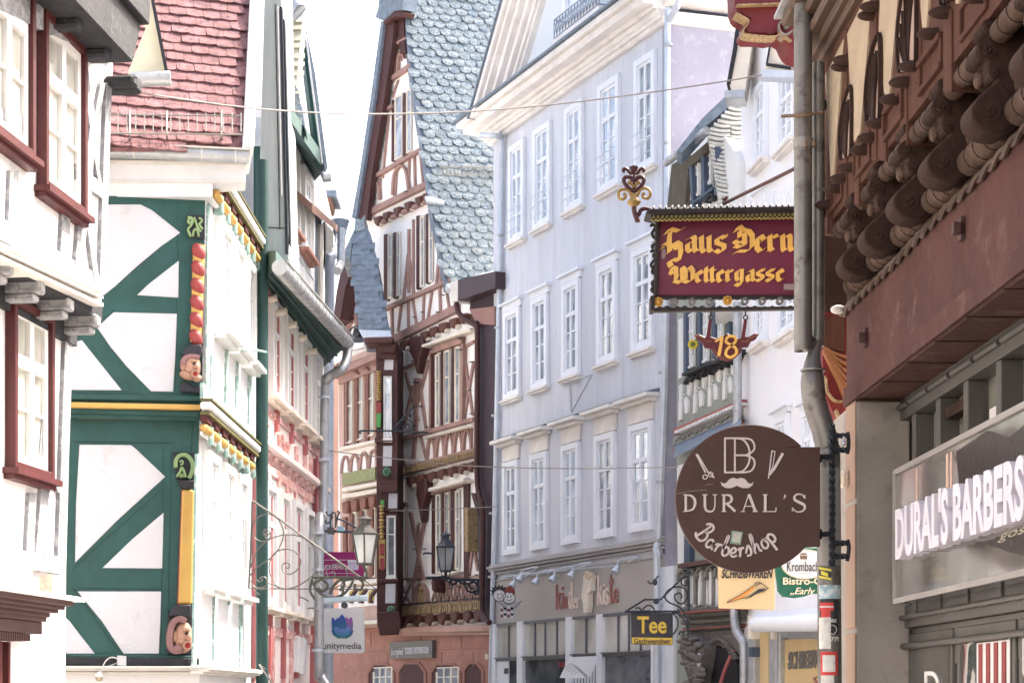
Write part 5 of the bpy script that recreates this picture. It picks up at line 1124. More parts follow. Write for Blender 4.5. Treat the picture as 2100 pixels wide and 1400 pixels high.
# red carved jetty corner above
Q = Pl(pt(1570, 40, 15), (1, .1, 0))
jb = thing('carved_jetty_bracket', 'red carved jetty bracket with a pale scroll at the top beside the rain pipe', 'bracket', Q.P(1600, 105))
m = MB(); m.poly(Q, [(1505, -60), (1680, -60), (1680, 118), (1650, 116), (1624, 108), (1614, 92), (1608, 78), (1596, 70), (1584, 76), (1566, 72), (1530, 72), (1524, 58), (1536, 40), (1514, 28), (1508, 10)], 0, -.3); m.build('bracket_body', mat('deep_red_paint', (.13, .016, .018), .55, .15), jb, bevel=.02)
m = MB(); m.curve(Q, [(1510, 26), (1536, 42), (1526, 60), (1534, 70), (1590, 74), (1600, 66), (1624, 84)], 2, .05, -.1); m.beam(Q, 1512, 10, 1680, 4, 2.5, .06); m.build('gilt_edge', mat('old_gold_carving', (.34, .25, .13)), jb, smooth=True)
m = MB(); m.curve(Q, [(1626, 62), (1612, 70), (1600, 62), (1600, 46), (1612, 40), (1620, 48), (1615, 56), (1609, 53)], 3, .06, -.1); m.build('scroll', mat('grimy_stone', (.22, .2, .18), .8), jb, bevel=.01)
# ---------------------------------------------------------------- I: brown carved house, near right
I = wall(1737, 8.1, 2100, 5.543)
hi = thing('carved_brown_house', 'red-brown house at the right edge with pegged beams, carved corbels and barber shop front', 'house', V((I.p0.x, I.p0.y, 0)))
BR = mat('brown_painted_timber', (.078, .034, .023), .8, .22, 3, .3, 20, grain='z', spec=.15, c2=(.11, .058, .04), c2at=.62)
BRd = mat('dark_carved_oak', (.040, .023, .019), .85, .3, 5, .5, 26, spec=.12, c2=(.05, .03, .025), c2at=.6)
BRr = mat('ribbed_roll', (.085, .055, .042), .85, .3, 5, .6, 22, spec=.12, c2=(.14, .10, .08), c2at=.6)
LIN = mat('red_stone_lintel', (.088, .043, .038), .85, .22, 2, .5, 14, spec=.15, c2=(.135, .078, .072), c2at=.6)
och = mat('ochre_panel', (.36, .285, .20), .8, .14, 5, .25, 40, c2=(.22, .15, .09), c2at=.64)
pinkp = mat('pink_cream_panel', (.33, .24, .20), .8, .12, 6, .2)
X0 = -11.0
UE = 14.0                                                   # wall runs on past the camera
zb, zr = I.uv(1745, 829)[1], I.uv(1730, 642)[1]
JD = -.245
J = Pl(I.W(0, 0, JD), I.u)
m = MB(); m.rect(I, -.02, UE, zb, zr, 0, JD - .3); m.build('lintel', LIN, hi, bevel=.012)
m = MB(); m.rect(I, -.022, UE, zb + .005, zb + .085, .012, 0); m.build('lintel_edge', LIN, hi)
m = MB()
for i in range(14): u = .25 + i * .42; m.rect(I, u, u + .006, zb - .004, zb - .0005, .0, JD)
m.each('soffit_joint', BRd, hi)
m = MB()
for x, y in ((1779, 693), (1977, 470)): u, v = I.uv(x, y); m.rect(I, u - .02, u + .02, v - .04, v + .04, .015); m.rect(I, u - .008, u + .02, v - .02, v + .02, .04)
m.each('iron_clip', redbr, hi)
DU = .12
m = MB(); m.rect(I, 0, UE, zr, zr + .34, 0, -.6); m.build('frieze_back', BRd, hi)
m = MB(); zw = zr + .33; m.rect(I, -.0, UE, zw, 8.5, DU, -.6); m.rect(I, 0, UE, 3.3, zr + .1, -.03, -5.5); m.rect(I, 0, UE, zr, 8.5, -.03, -5.5); m.build('wall', BR, hi)
Q_ = Pl(pt(1710, 500, 8.72), (1, 0, 0)); m = MB(); m.poly(Q_, [(1677, 300), (1745, 300), (1745, 660), (1700, 660), (1684, 600), (1678, 470)], 0, -.2); m.build('corner_board', BRd, hi, bevel=.01)
zc = I.uv(1674, 160, DU)[1]
m = MB()
for h, d in ((.0, .03), (.03, .06), (.07, .10), (.11, .08), (.15, .12), (.20, .17)): m.rect(I, -.02, UE, zc + h, zc + h + .045, DU + d)
m.build('cornice', mat('umber_moulding', (.085, .052, .035), .55, .2, 4, .2), hi, bevel=.008)
m = MB(); m.rect(I, -.05, UE, zc + .247, zc + .262, DU + .20); m.build('lead_drip', zinc, hi)
# painted infill between the beams
def ip(L, mt, name, d=DU + .008): b = MB(); b.poly(I, L, d, DU); return b.build(name, mt, hi)
m = MB()
for L in ([(1806, -30), (1843, -30), (1824, 192), (1813, 196), (1802, 60)], [(1752, 40), (1781, -20), (1785, 20), (1764, 270), (1751, 293), (1742, 155), (1737, 70)], [(1692, 156), (1730, 80), (1718, 240), (1710, 362), (1703, 362)], [(1884, -30), (1907, -30), (1900, 57), (1891, 57)], [(1684, 290), (1687, 290), (1690, 404), (1684, 395)], [(1955, -30), (1970, -30), (1966, 8), (1960, 8)]):
    m.poly(I, L, DU + .008, DU)
m.each('ochre_panel', och, hi)
m = MB(); me_ = MB()
for x0, x1, yt, yb, sx in ((1718, 1742, 190, 328, 0), (1771, 1800, 86, 258, 0), (1836, 1874, -60, 150, 0), (1924, 1942, -60, 12, 0)):
    w_ = x1 - x0
    L = [(x0 + w_ * .1, yb), (x0, yb - (yb - yt) * .35), (x0 + w_ * .2, yt + (yb - yt) * .3), (x0 + w_ * .62, yt), (x1, yt - 8), (x1, yb - 30), (x1 - w_ * .1, yb - 8)]
    m.poly(I, L, DU + .009, DU)
    for k in range(8):
        t = k / 7; tx = x0 + w_ * (.05 + .9 * t); ty = yb - (yb - yt) * (.35 + .55 * math.sin(t * 1.7))
        me_.curve(I, [(x0 + w_ * .6, yb - 4), ((x0 + w_ * .6 + tx) / 2 - 2, (yb + ty) / 2), (tx, ty)], .9, DU + .016, DU)
    me_.curve(I, L, 1.6, DU + .02, DU, k=3)
m.each('fan_panel', pinkp, hi); me_.each('fan_rib', BRd, hi)
# raised sub-frames
m = MB()
for x, y0, y1, wd in ((1732, 60, 420, 9), (1790, -40, 330, 13), (1852, 160, 300, 14), (1880, -40, 170, 15), (1942, 20, 190, 17), (1700, 160, 480, 7), (1810, 190, 330, 11), (1756, 290, 420, 9)):
    m.beam(I, x, y0, x, y1, wd, DU + .006)
for i in range(6):
    a = .22 + i * .52; m.rect(I, a, a + .30, zw + .03, zw + .05, DU + .012); m.rect(I, a, a + .30, zw + .13, zw + .15, DU + .012); m.rect(I, a, a + .02, zw + .05, zw + .13, DU + .012); m.rect(I, a + .28, a + .30, zw + .05, zw + .13, DU + .012)
m.each('raised_frame', BR, hi, bevel=.003)
# pegs
m = MB()
for x, y in ((1778, 14), (1773, 32), (1722, 123), (1718, 137), (1676, 216), (1918, 26), (1895, 70), (1856, 136), (1837, 169), (1818, 204), (1789, 253), (1772, 283), (1755, 308), (1731, 344), (1716, 366), (1703, 387), (1683, 420), (1672, 438), (1985, -6)):
    k = 1.0 if x > 1690 else .85; tip = I.P(x - 17 * k, y, DU + .075); c_ = I.P(x + 14 * k, y + 1, DU)
    ax = (tip - c_).normalized(); L = (tip - c_).length
    c_ = tip - (I.n + V((0, 0, -.02))).normalized() * .085
    ax = (I.n + V((0, 0, -.05))).normalized(); m.lathe(c_, [(.019, -.02), (.021, .02), (.0205, .045), (.016, .065), (.008, .078), (.002, .081)], 12, ax=ax)
m.each('peg', mat('peg_brown', (.045, .024, .018), .7, .3, 12, .3, spec=.2), hi, smooth=True)
# corbels and rolls of the jetty
us = [I.uv(x, HY, .2)[0] for x in (1706, 1750, 1808, 1874, 1962, 2062)]
st = .52; us += [us[-1] + st * k for k in (1, 2)]
pr = [(0, .33), (.12, .33), (.125, .30), (.10, .285), (.135, .26), (.15, .235), (.145, .21), (.115, .20), (.12, .175), (.105, .155), (.09, .14), (.115, .12), (.15, .085), (.165, .05), (.155, .015), (.12, -.01), (.07, -.015), (.03, .01), (0, .03)]
for k, u in enumerate(us):
    w_ = .13; fr = [I.W(u - w_ / 2, zr + z, d) for d, z in [(q.x * 1.05, q.y) for q in smooth_pts([(a, b, 0) for a, b in pr], 3)]]
    b = MB(); b.prism(fr, I.u * w_); o = b.build('corbel', BRd, hi, bevel=.006)
    b = MB()
    for d, z, r in ((.125, .235, .028), (.10, .165, .02), (.115, .05, .034)):
        b.tube([I.W(u - w_ / 2 + .01, zr + z, d), I.W(u + w_ / 2 + .004, zr + z, d)], r, 16); b.tube([I.W(u + w_ / 2 + .006, zr + z + r * .62 * q * math.sin(q * 6), d + r * .62 * q * math.cos(q * 6)) for q in [i / 14 for i in range(15)]], .006, 5)
    b.each('volute', BRd, o, smooth=True)
    b = MB(); b.ball(I.W(u - .02, zr + .17, .125), .018, .024, .028); b.build('carved_eye', BRr, o, smooth=True)
m = MB(); mb2 = MB()
ends = [us[0] - .45] + us
for a, b_ in zip(ends, ends[1:]):
    a += .062; b_ -= .062
    if a < 0: a = .02
    L = b_ - a
    for d, z, r in ((.03, .045, .046), (.01, .125, .036), (.085, .285, .036)):
        m.tube([I.W(a + (b_ - a) * q, zr + z, d) for q in (0, .04, .12, .3, .5, .7, .88, .96, 1)], lambda t, r=r: r * (.6 if t < .1 or t > .9 else 1), 16)
        for j in range(1, 4):
            u = a + L * j / 4
            if L > .1: mb2.tube([I.W(u - .002, zr + z, d), I.W(u + .002, zr + z, d)], r + .0025, 14)
m.each('rounded_roll', BRr, hi, smooth=True); mb2.each('roll_band', BRd, hi)
m = MB(); n = 300
for ph in (0, math.pi):
    m.tube([I.W(-.05 + i * .022, zr - .012 + .011 * math.sin(i * .55 + ph) + .004 * math.sin(i * .11), .012 + .007 * math.cos(i * .55 + ph)) for i in range(n)], .011, 6)
m.build('rope_moulding', mat('rope_brown', (.08, .05, .036), .6, .2, 8, .3), hi, smooth=True)
m = MB(); m.ball(I.W(.0, zr + .0, .04), .035, .03, .02); m.build('rope_end', stonew, hi, smooth=True)
# pier and shop front
a, b_, c_ = I.P(1737, HY, 0), I.P(1757, HY, 0), J.P(1846, HY, 0)
m = MB(); solid(m, [a, b_, V((c_.x, b_.y + .02, 0)), c_ + V((0, 1, 0)), a + V((.0, .5, 0))], 0, zb - .002); m.build('pier', mat('grey_pier_render', (.33, .305, .28), .9, .14, 2.2, .35, 18, c2=(.26, .24, .23), c2at=.58), hi, bevel=.008)
m = MB(); uu = (I.uv(1737, HY)[0], I.uv(1756.5, HY)[0])
for y0, y1 in ((833, 1030), (1040, 1290), (1300, 1700)): z1, z0 = I.uv(1740, y0)[1], I.uv(1740, y1)[1]; m.rect(I, uu[0], uu[1], max(0, z0), z1, .006)
m.each('pier_edge_stone', mat('apricot_stone', (.34, .235, .18), .85, .08, 2, .2), hi, bevel=.004)
fr = mat('grey_brown_frame', (.085, .08, .077), .45, .1, 3, .1)
ju = lambda x: J.uv(x, HY)[0]; jz = J.uv(1849, 830)[1]
m = MB(); z2 = I.uv(1842, 1235, -.13)[1]
u_0 = ju(1849)
m.rect(J, u_0, UE, jz - .10, jz - .005, .05, -.1); m.rect(J, u_0, u_0 + .10, 0, jz - .1, .05, -.1)
xs = [1892, 1943, 2001, 2070]; um = [ju(x) for x in xs]; um += [um[-1] + .33 * k for k in range(1, 20)]
for u in um: m.rect(J, u - .025, u + .035, z2 - .05, jz - .1, .04, -.08); 
m.rect(J, u_0 + .1, UE, z2 - .1, z2 - .0, .03, -.08); m.rect(J, u_0 + .1, UE, z2 - .27, z2 - .1, .0, -.08)
m.build('shop_frame', fr, hi, bevel=.004)
m = MB(); m.rect(J, u_0 + .1, UE, z2 - .2, jz - .1, -.04, -.05); m.build('toplight_pane', glass('greenish_pane', (.18, .20, .17), (.30, .31, .27), 2.2, .03, 1, .1), hi)
m = MB()
for k in range(12): u = u_0 + .05 + k * .33; m.tube([J.W(u, jz - .045, .055), J.W(u + .29, jz - .045, .055)], .014, 10)
for k in range(12): u = u_0 + .14 + k * .2; m.tube([J.W(u, z2 - .055, .05), J.W(u + .17, z2 - .055, .04)], .011, 10)
for k in range(7): u = u_0 + .14 + k * .50; m.tube([J.W(u, z2 - .18, .04), J.W(u + .45, z2 - .18, .02)], .014, 10)
m.each('frame_roll', fr, hi, smooth=True)
m = MB()
dz = J.uv(1866, 1300)[1]; DOORS = [(ju(1862), ju(1958)), (ju(1968), ju(2088)), (ju(2096), ju(2096) + .42)]
for a, b_ in DOORS: m.rect(J, a, b_, .1, dz, .01, -.06)
m.build('door_frame', fr, hi, bevel=.004)
m = MB()
for a, b_ in DOORS: m.rect(J, a + .05, b_ - .04, .2, dz - .04, .014, .0)
m.each('door_pane', glass('dark_reflective', (.06, .06, .06), (.15, .14, .135), 2.5, .02, 1, .1), hi)
m = MB(); u = ju(2012); uw = ju(2080) - u; zq = J.uv(2012, 1318)[1]
for k in range(4): m.rect(J, u + uw * (.08 + k * .24), u + uw * (.19 + k * .24), zq - .8, zq - .005, .02, .0175)
m.each('red_curtain_stripe', redp, hi)
m = MB(); m.rect(J, u, u + uw, zq - .8, zq, .0165, .0); m.build('white_curtain', white_pl, hi)
m = MB(); lettering(m, 'D', J, ju(1906), ju(1936), J.uv(1906, 1440)[1], J.uv(1906, 1376)[1], .022, .016); m.build('door_letter', white_pl, hi)
m = MB(); u = um[1] + .1
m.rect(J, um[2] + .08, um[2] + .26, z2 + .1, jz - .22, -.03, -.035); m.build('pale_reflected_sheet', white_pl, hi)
m = MB(); m.rect(J, um[1] + .14, um[1] + .22, z2 + .1, jz - .40, -.03, -.035); m.rect(J, um[2] + .21, um[2] + .255, z2 + .1, jz - .26, -.028, -.03); m.each('red_stripe', redp, hi)
m = MB(); m.rect(J, um[1] + .04, um[2] + .02, jz - .19, jz - .145, .02, -.03); m.build('window_bar', BRd, hi)
# long sign panel with projecting letters
K = Pl(I.W(0, 0, -.10), I.u)
sg = thing('barber_fascia_sign', 'grey glass fascia sign with thick white letters above the barber shop door', 'sign', K.W(K.uv(1838, HY)[0], K.uv(1838, 1237)[1], 0))
ku = K.uv(1837, HY)[0]; kz1, kz0 = K.uv(1837, 964)[1], K.uv(1841, 1237)[1]; KE = ku + 3.1
m = MB(); m.rect(K, ku, KE, kz0, kz1, 0, -.09); m.build('panel', glass('sign_glass', (.10, .097, .094), (.22, .21, .20), 1.0, .12, .8, .2), sg)
m = MB(); m.rect(K, ku, KE, kz1 - .022, kz1, .012); m.rect(K, ku, KE, kz0, kz0 + .022, .012); m.rect(K, ku, ku + .012, kz0 + .022, kz1 - .022, .012); m.build('rim', mat('brushed_edge', (.36, .34, .33), .4, .06, metal=.4), sg)
y0, y1 = K.uv(1840, 1148, .05)[1], K.uv(1840, 1040, .05)[1]
ue = K.uv(2098, HY, .05)[0]
m = MB(); lettering(m, "DURAL'S BARBERSHOP", K, K.uv(1838, HY, .05)[0], K.uv(1838, HY, .05)[0] + (ue - ku) * 1.13, y0, y1, .055, .0, bold=.036)
m.build('raised_lettering', mat('lilac_white_letter', (.66, .64, .72), .5, .03), sg)
m = MB(); q = ue - .32
m.uvpoly(K, [(ue - .95, kz1 - .05), (ue - .55, kz1 - .03), (ue - .3, kz1 - .09), (ue, kz1 - .06), (ue + .3, kz1 - .1), (ue + .3, y1 - .0), (ue - .9, y1 - .02)], .003); m.uvpoly(K, [(ue - .6, y0 - .02), (ue, y0), (ue + .2, kz0 + .12), (ue - .12, kz0 + .06)], .003); m.each('dark_silhouette', mat('sign_black', (.03, .025, .025), .3), sg)
m = MB(); lettering(m, 'gosh', K, ue - .42, ue - .02, kz0 + .13, y0 - .0, .006, .003, shear=.4); m.build('script_lettering', mat('gold_grey', (.40, .36, .28), .5), sg)
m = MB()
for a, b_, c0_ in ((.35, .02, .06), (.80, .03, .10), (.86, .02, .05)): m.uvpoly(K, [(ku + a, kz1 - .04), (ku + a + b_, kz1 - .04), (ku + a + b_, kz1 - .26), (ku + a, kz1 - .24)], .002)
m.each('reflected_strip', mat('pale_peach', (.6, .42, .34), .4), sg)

# ---------------------------------------------------------------- fat rain pipes and sticker-covered standpipe
ZP = 7.85; kp = ZP / F; PP = lambda x, y, dz=0: pt(x, y, ZP + dz)
dp = thing('twin_rain_pipe', 'thick dented zinc rain pipe joining a second pipe at an elbow, stickers on its foot', 'rain pipe', PP(1702, HY) - V((0, 0, 1.6)))
zd = mat('weathered_zinc', (.19, .185, .18), .42, .3, 2.5, .1, 12, metal=.5, c2=(.11, .10, .095), c2at=.56)
m = MB(); m.tube([PP(1647, -60), PP(1647, 660), PP(1649, 690), PP(1658, 706, .03)], 18.5 * kp, 20, 2); m.build('front_pipe', zd, dp, smooth=True)
m = MB(); m.tube([PP(1678, 130, .05), PP(1678, 660, .05), PP(1674, 700, .04), PP(1667, 745, .02), PP(1667, 790), PP(1672, 830), PP(1688, 880), PP(1697, 920), PP(1699, 960), PP(1702, 1440)], lambda t: (13 + 11.5 * min(1, max(0, (t - .28) / .14))) * kp, 20, 6); m.build('standpipe', zd, dp, smooth=True)
m = MB(); m.tube([PP(1658, 668), PP(1658, 750)], 26 * kp, 20); m.build('elbow_sleeve', zd, dp, smooth=True) if 0 else None
m = MB()
for x, y, r, h, dz in ((1647, 285, 20, 20, 0), (1647, 612, 19.3, 2, 0), (1678, 640, 14, 2, .05), (1667, 758, 25.6, 3, 0), (1698, 935, 25.5, 3, 0)):
    m.tube([PP(x, y, dz), PP(x, y + h, dz)], r * kp, 20)
m.each('pipe_joint', mat('joint_zinc', (.22, .215, .21), .4, .2, 5, metal=.5), dp, smooth=True)
m = MB(); m.tube([PP(1652, 288, -.045), PP(1652, 302, -.045)], .006, 8); m.tube([PP(1668, 290, -.03), PP(1668, 300, -.03)], .01, 8); m.tube([PP(1602, 239, -.02), PP(1650, 236, -.05), PP(1686, 231, 0)], .007, 8); m.each('clamp_bolt', mat('rusty_steel', (.2, .13, .09), .6, .3, 20), dp)
SX = lambda y: 1699 + 3 * (y - 960) / 480
def sticker(y0, y1, a0, a1, mt, nm, e=.0015, skew=0, label=None):
    b = MB(); n = 10; r = 24.5 * kp + e
    for y in (y0, y1):
        for i in range(n + 1):
            a = R(a0 + (a1 - a0) * i / n); c_ = PP(SX(y), y + skew * i / n); b.v.append(c_ + V((math.sin(a) * r, -math.cos(a) * r, 0)))
    m_ = n + 1; b.f = [(i, i + 1, m_ + i + 1, m_ + i) for i in range(n)]; b.v += [q + V((0, .001, 0)) for q in b.v]; b.f += [(2 * m_ + i, 2 * m_ + i + 1, 3 * m_ + i + 1, 3 * m_ + i) for i in range(n)]
    o = b.build(nm, mt, dp); 
    if label: o['label'] = label
    return o
sw_ = mat('sticker_white', (.62, .62, .60), .5, .15, 20, c2=(.3, .35, .38), c2at=.62); ty = mat('sticker_yellow', (.62, .58, .08), .5); tr_ = mat('sticker_red', (.55, .05, .05), .5); tk = mat('sticker_black', (.03, .03, .035), .5)
sticker(960, 1160, -64, 60, mat('bare_grey_pipe', (.30, .29, .28), .6, .1, 6), 'scuffed_sleeve', .0006)
sticker(1160, 1186, -64, 0, tk, 'sticker', .0015, 6, 'black and yellow sticker'); sticker(1162, 1167, -64, 0, ty, 'sticker_band', .0022, 6); sticker(1180, 1185, -64, 0, ty, 'sticker_band', .0022, 6); sticker(1170, 1178, -50, -15, ty, 'sticker_band', .0022, 6)
sticker(1200, 1228, -66, 60, mat('sticker_blue', (.25, .42, .50), .5, .3, 12, c2=(.6, .65, .66), c2at=.5), 'sticker', .0015, 0, 'torn pale blue sticker')
sticker(1228, 1300, -60, 36, tk, 'sticker', .0012); sticker(1236, 1252, -58, 10, tr_, 'sticker_band', .002); sticker(1243, 1246, -58, 10, sw_, 'sticker_band', .0026); sticker(1252, 1266, -50, -5, tr_, 'sticker_band', .002)
sticker(1266, 1330, -64, -4, sw_, 'sticker', .003, 0, 'torn white sticker'); sticker(1336, 1384, -56, 30, tr_, 'sticker', .0015, 0, 'round red and white sticker'); sticker(1343, 1377, -44, 16, sw_, 'sticker_band', .0025); sticker(1384, 1420, -56, 10, sw_, 'sticker', .0012)
SP = Pl(PP(1716, 1290, -.06), (1, .35, 0))
m = MB(); plettering(m, 'JAHRE', SP, 1690, 1716, 1268, 1277, .002, 0, bold=.02); plettering(m, '77!', SP, 1704, 1720, 1305, 1314, .002, 0, bold=.02); m.ring(SP, 1707, 1290, 9, 1.2, .002); m.build('sticker_lettering', sw_, dp)
# twisted-iron bracket holding the barber sign
bk = thing('twisted_iron_bracket', 'dark twisted-iron bracket clamped to the standpipe, carrying the round barber sign', 'bracket', PP(1710, 1160, -.07))
m = MB(); n = 110
for ph in (0, math.pi):
    m.tube([PP(1706 + 3.4 * math.cos(i * .5 + ph), 870 + i * 2.65, -.075 + .007 * math.sin(i * .5 + ph)) for i in range(n)], .0085, 6)
for y in (893, 922, 1113, 1140): 
    for ph in (0, math.pi): m.tube([PP(1706 + i * 3.1, y + 3 * math.cos(i * .9 + ph), -.07 + .006 * math.sin(i * .9 + ph)) for i in range(11)], .008, 6)
m.build('twisted_bar', iron, bk, smooth=True)
m = MB(); m.tube([PP(1738, 886, -.05), PP(1740, 900, -.05), PP(1740, 915, -.05), PP(1737, 930, -.05)], .009, 8, 3); m.tube([PP(1738, 1106, -.05), PP(1741, 1125, -.05), PP(1737, 1150, -.05)], .009, 8, 3); m.each('end_plate', iron, bk, smooth=True)
m = MB(); m.tube([PP(1668, 938, -.1), PP(1702, 936, -.08)], .012, 10); m.tube([PP(1668, 1096, -.1), PP(1702, 1094, -.08)], .012, 10); m.tube([PP(1677, 932, -.1), PP(1677, 948, -.1)], .018, 10); m.tube([PP(1677, 1085, -.1), PP(1677, 1105, -.1)], .018, 10); m.each('clamp', iron, bk, smooth=True)
m = MB(); m.ball(PP(1730, 908, -.08), .012); m.ball(PP(1731, 898, -.08), .008); m.each('bolt_head', zincl, bk, smooth=True)
m = MB(); m.tube([PP(1690, 948, -.02), PP(1692, 1085, -.02)], .016, 10); m.build('blue_grey_rod', slate, bk, smooth=True)
o = MB(); o.rect(I, I.uv(1738, HY)[0], I.uv(1738, HY)[0] + .07, I.uv(1738, 1001)[1], I.uv(1738, 966)[1], .045); wl = thing('wall_lamp_box', 'small rounded cream box on the pier edge right of the twisted bracket', 'box', I.P(1738, 1001)); o.build('box_body', ivory, wl, bevel=.014)
# red and orange carved shell beside the lintel
Q = Pl(pt(1710, 780, 8.7), (1, .0, 0))
sh = thing('carved_shell_bracket', 'orange and red carved shell bracket between the rain pipe and the stone lintel', 'bracket', Q.P(1712, 880))
m = MB(); m.poly(Q, [(1684, 640), (1760, 640), (1760, 870), (1730, 868), (1712, 852), (1696, 820), (1688, 760)], 0, -.3); m.build('bracket_body', mat('shell_red', (.16, .02, .02)), sh)
m = MB(); m.poly(Q, [(1684, 646), (1732, 650), (1732, 722), (1690, 712)], .02); m.build('brown_board', BR, sh)
m = MB()
for i in range(7): m.curve(Q, [(1691, 712 + i * 1.5), (1712, 724 + i * 7), (1736, 732 + i * 15)], 5.5, .03 + .003 * (i % 2))
m.build('shell_rib', mat('orange_paint', (.26, .11, .045), .55, .15), sh, bevel=.002)
m = MB(); m.curve(Q, [(1694, 770), (1698, 800), (1712, 820), (1732, 822)], 4, .03); m.curve(Q, [(1714, 840), (1724, 858), (1738, 868)], 6, .03); m.build('gilt_scroll', gold, sh)

# unseen house added behind the camera to keep light off the facing walls
hq = thing('light_blocking_house', 'plain rendered house added unseen behind the viewpoint to cut light on the facing walls', 'house', V((0, -16, 0)))
m = MB(); solid(m, [(-14, -16), (12, -16), (12, -22), (-14, -22)], 0, 13); m.build('wall', stonew, hq)
m = MB(); m.add([V((-14, -15.6, 13)), V((12, -15.6, 13)), V((12, -22.4, 13)), V((-14, -22.4, 13)), V((-14, -19, 17)), V((12, -19, 17))], [(0, 1, 5, 4), (3, 2, 5, 4), (0, 4, 3), (1, 2, 5)]); m.build('roof', slate, hq)
# ---------------------------------------------------------------- barber sign
Z = 7.7; B_ = Pl(pt(1537, 1022, Z), (1, 0, 0))
bs = thing('round_barber_sign', 'round brown hanging sign with white moustache, scissors and barbershop lettering', 'sign', pt(1537, 1174, Z))
q = [(1537 + 152 * math.cos(a), 1022 + 152 * math.sin(a)) for a in [R(45 + i * 270 / 60) for i in range(61)]]
m = MB(); m.poly(B_, [(1682, 1120), (1650, 1122)] + q + [(1630, 916), (1682, 916)], .0, -.022); m.build('sign_board', mat('chocolate_enamel', (.062, .028, .024), .42, .10, 2, .05, 30), bs, bevel=.003)
wl_ = mat('pinkish_white_letter', (.62, .55, .56), .5, .03)
zx = lambda L: [(1340 + x / 2.5, 840 + y / 2.5) for x, y in L]
m = MB(); S_W = 3.4
for L, k in (([(367, 145), (367, 320)], 1), ([(418, 145), (418, 320)], 1), ([(363, 145), (470, 145)], 1), ([(363, 320), (470, 320)], 1), ([(418, 232), (475, 232)], 1),
             ([(418, 145), (460, 152), (488, 190), (494, 232), (488, 275), (460, 312), (418, 320)], 4), ([(462, 145), (500, 152), (518, 180), (512, 210), (475, 232)], 4), ([(475, 232), (512, 250), (519, 282), (500, 312), (462, 320)], 4)):
    m.curve(B_, zx(L), S_W, .004, k=k)
m.build('monogram', wl_, bs)
m = MB(); m.poly(B_, zx([(345, 368), (352, 388), (372, 400), (400, 400), (429, 388), (458, 400), (488, 400), (507, 388), (514, 368), (500, 378), (486, 374), (470, 355), (450, 347), (429, 354), (409, 347), (389, 355), (374, 374), (358, 378)]), .004); m.build('moustache', wl_, bs)
m = MB()
for L, w_ in (([(220, 226), (268, 322)], 3.2), ([(226, 226), (280, 318), (310, 340)], 2.2)): m.curve(B_, zx(L), w_, .004, k=1)
for x, y, r in ((265, 343, 11), (293, 330, 12)): m.ring(B_, 1340 + x / 2.5, 840 + y / 2.5, r / 2.5, 1.8, .004)
m.curve(B_, zx([(298, 338), (314, 348)]), 2, .004, k=1); m.build('scissors_emblem', wl_, bs)
m = MB()
m.curve(B_, zx([(608, 210), (598, 290), (590, 352)]), 2.2, .004, k=1); m.curve(B_, zx([(624, 214), (612, 290), (590, 340)]), 1.6, .004, k=1); m.curve(B_, zx([(606, 210), (625, 213)]), 2, .004, k=1)
m.curve(B_, zx([(664, 222), (620, 300), (594, 332)]), 5.4, .005, k=1); m.build('razor_emblem', wl_, bs)
# serif capitals
m = MB()
def st(x, y0, y1, w_=4.8): m.curve(B_, zx([(x, y0), (x, y1)]), w_, .004, k=1)
def sf(x, y, h=11): m.curve(B_, zx([(x - h, y), (x + h, y)]), 1.6, .004, k=1)
T, Bt = 434, 520
st(166, T, Bt); sf(164, T); sf(164, Bt); m.curve(B_, zx([(166, T + 1), (195, T + 6), (212, 460), (213, 485), (200, 510), (166, Bt - 1)]), lambda t: 1.8 + 3.4 * math.sin(t * math.pi), .004)
st(264, T, 495, 5); sf(264, T, 13); st(316, T, 495, 2.2); sf(316, T, 11); m.curve(B_, zx([(264, 490), (270, 512), (290, 521), (308, 514), (316, 490)]), lambda t: 5 - 2.8 * t, .004)
st(362, T, Bt); sf(362, T, 12); sf(362, Bt, 12); m.curve(B_, zx([(362, T + 1), (392, T + 4), (402, 456), (392, 474), (362, 480)]), lambda t: 1.8 + 3.2 * math.sin(t * math.pi), .004); m.curve(B_, zx([(376, 479), (400, 500), (420, 520)]), 4.6, .004, k=1)
m.curve(B_, zx([(490, T - 2), (460, Bt)]), 2, .004, k=1); m.curve(B_, zx([(490, T - 2), (524, Bt)]), 5.2, .004, k=1); sf(460, Bt, 10); sf(522, Bt, 13); m.curve(B_, zx([(470, 493), (512, 493)]), 1.8, .004, k=1)
st(574, T, Bt); sf(574, T, 12); m.curve(B_, zx([(562, Bt), (628, Bt)]), 1.8, .004, k=1); m.curve(B_, zx([(630, 500), (627, 521)]), 2.4, .004, k=1)
m.curve(B_, zx([(672, 436), (676, 442), (668, 456)]), lambda t: 4.4 - 3 * t, .004)
m.curve(B_, zx([(776, 452), (762, 434), (738, 432), (724, 444), (726, 460), (750, 474), (772, 486), (776, 504), (760, 520), (732, 520), (714, 502)]), lambda t: 2 + 3.4 * math.sin(t * math.pi) ** 2, .004); m.curve(B_, zx([(777, 434), (777, 454)]), 1.6, .004, k=1); m.curve(B_, zx([(713, 500), (713, 520)]), 1.6, .004, k=1)
m.build('serif_lettering', wl_, bs)
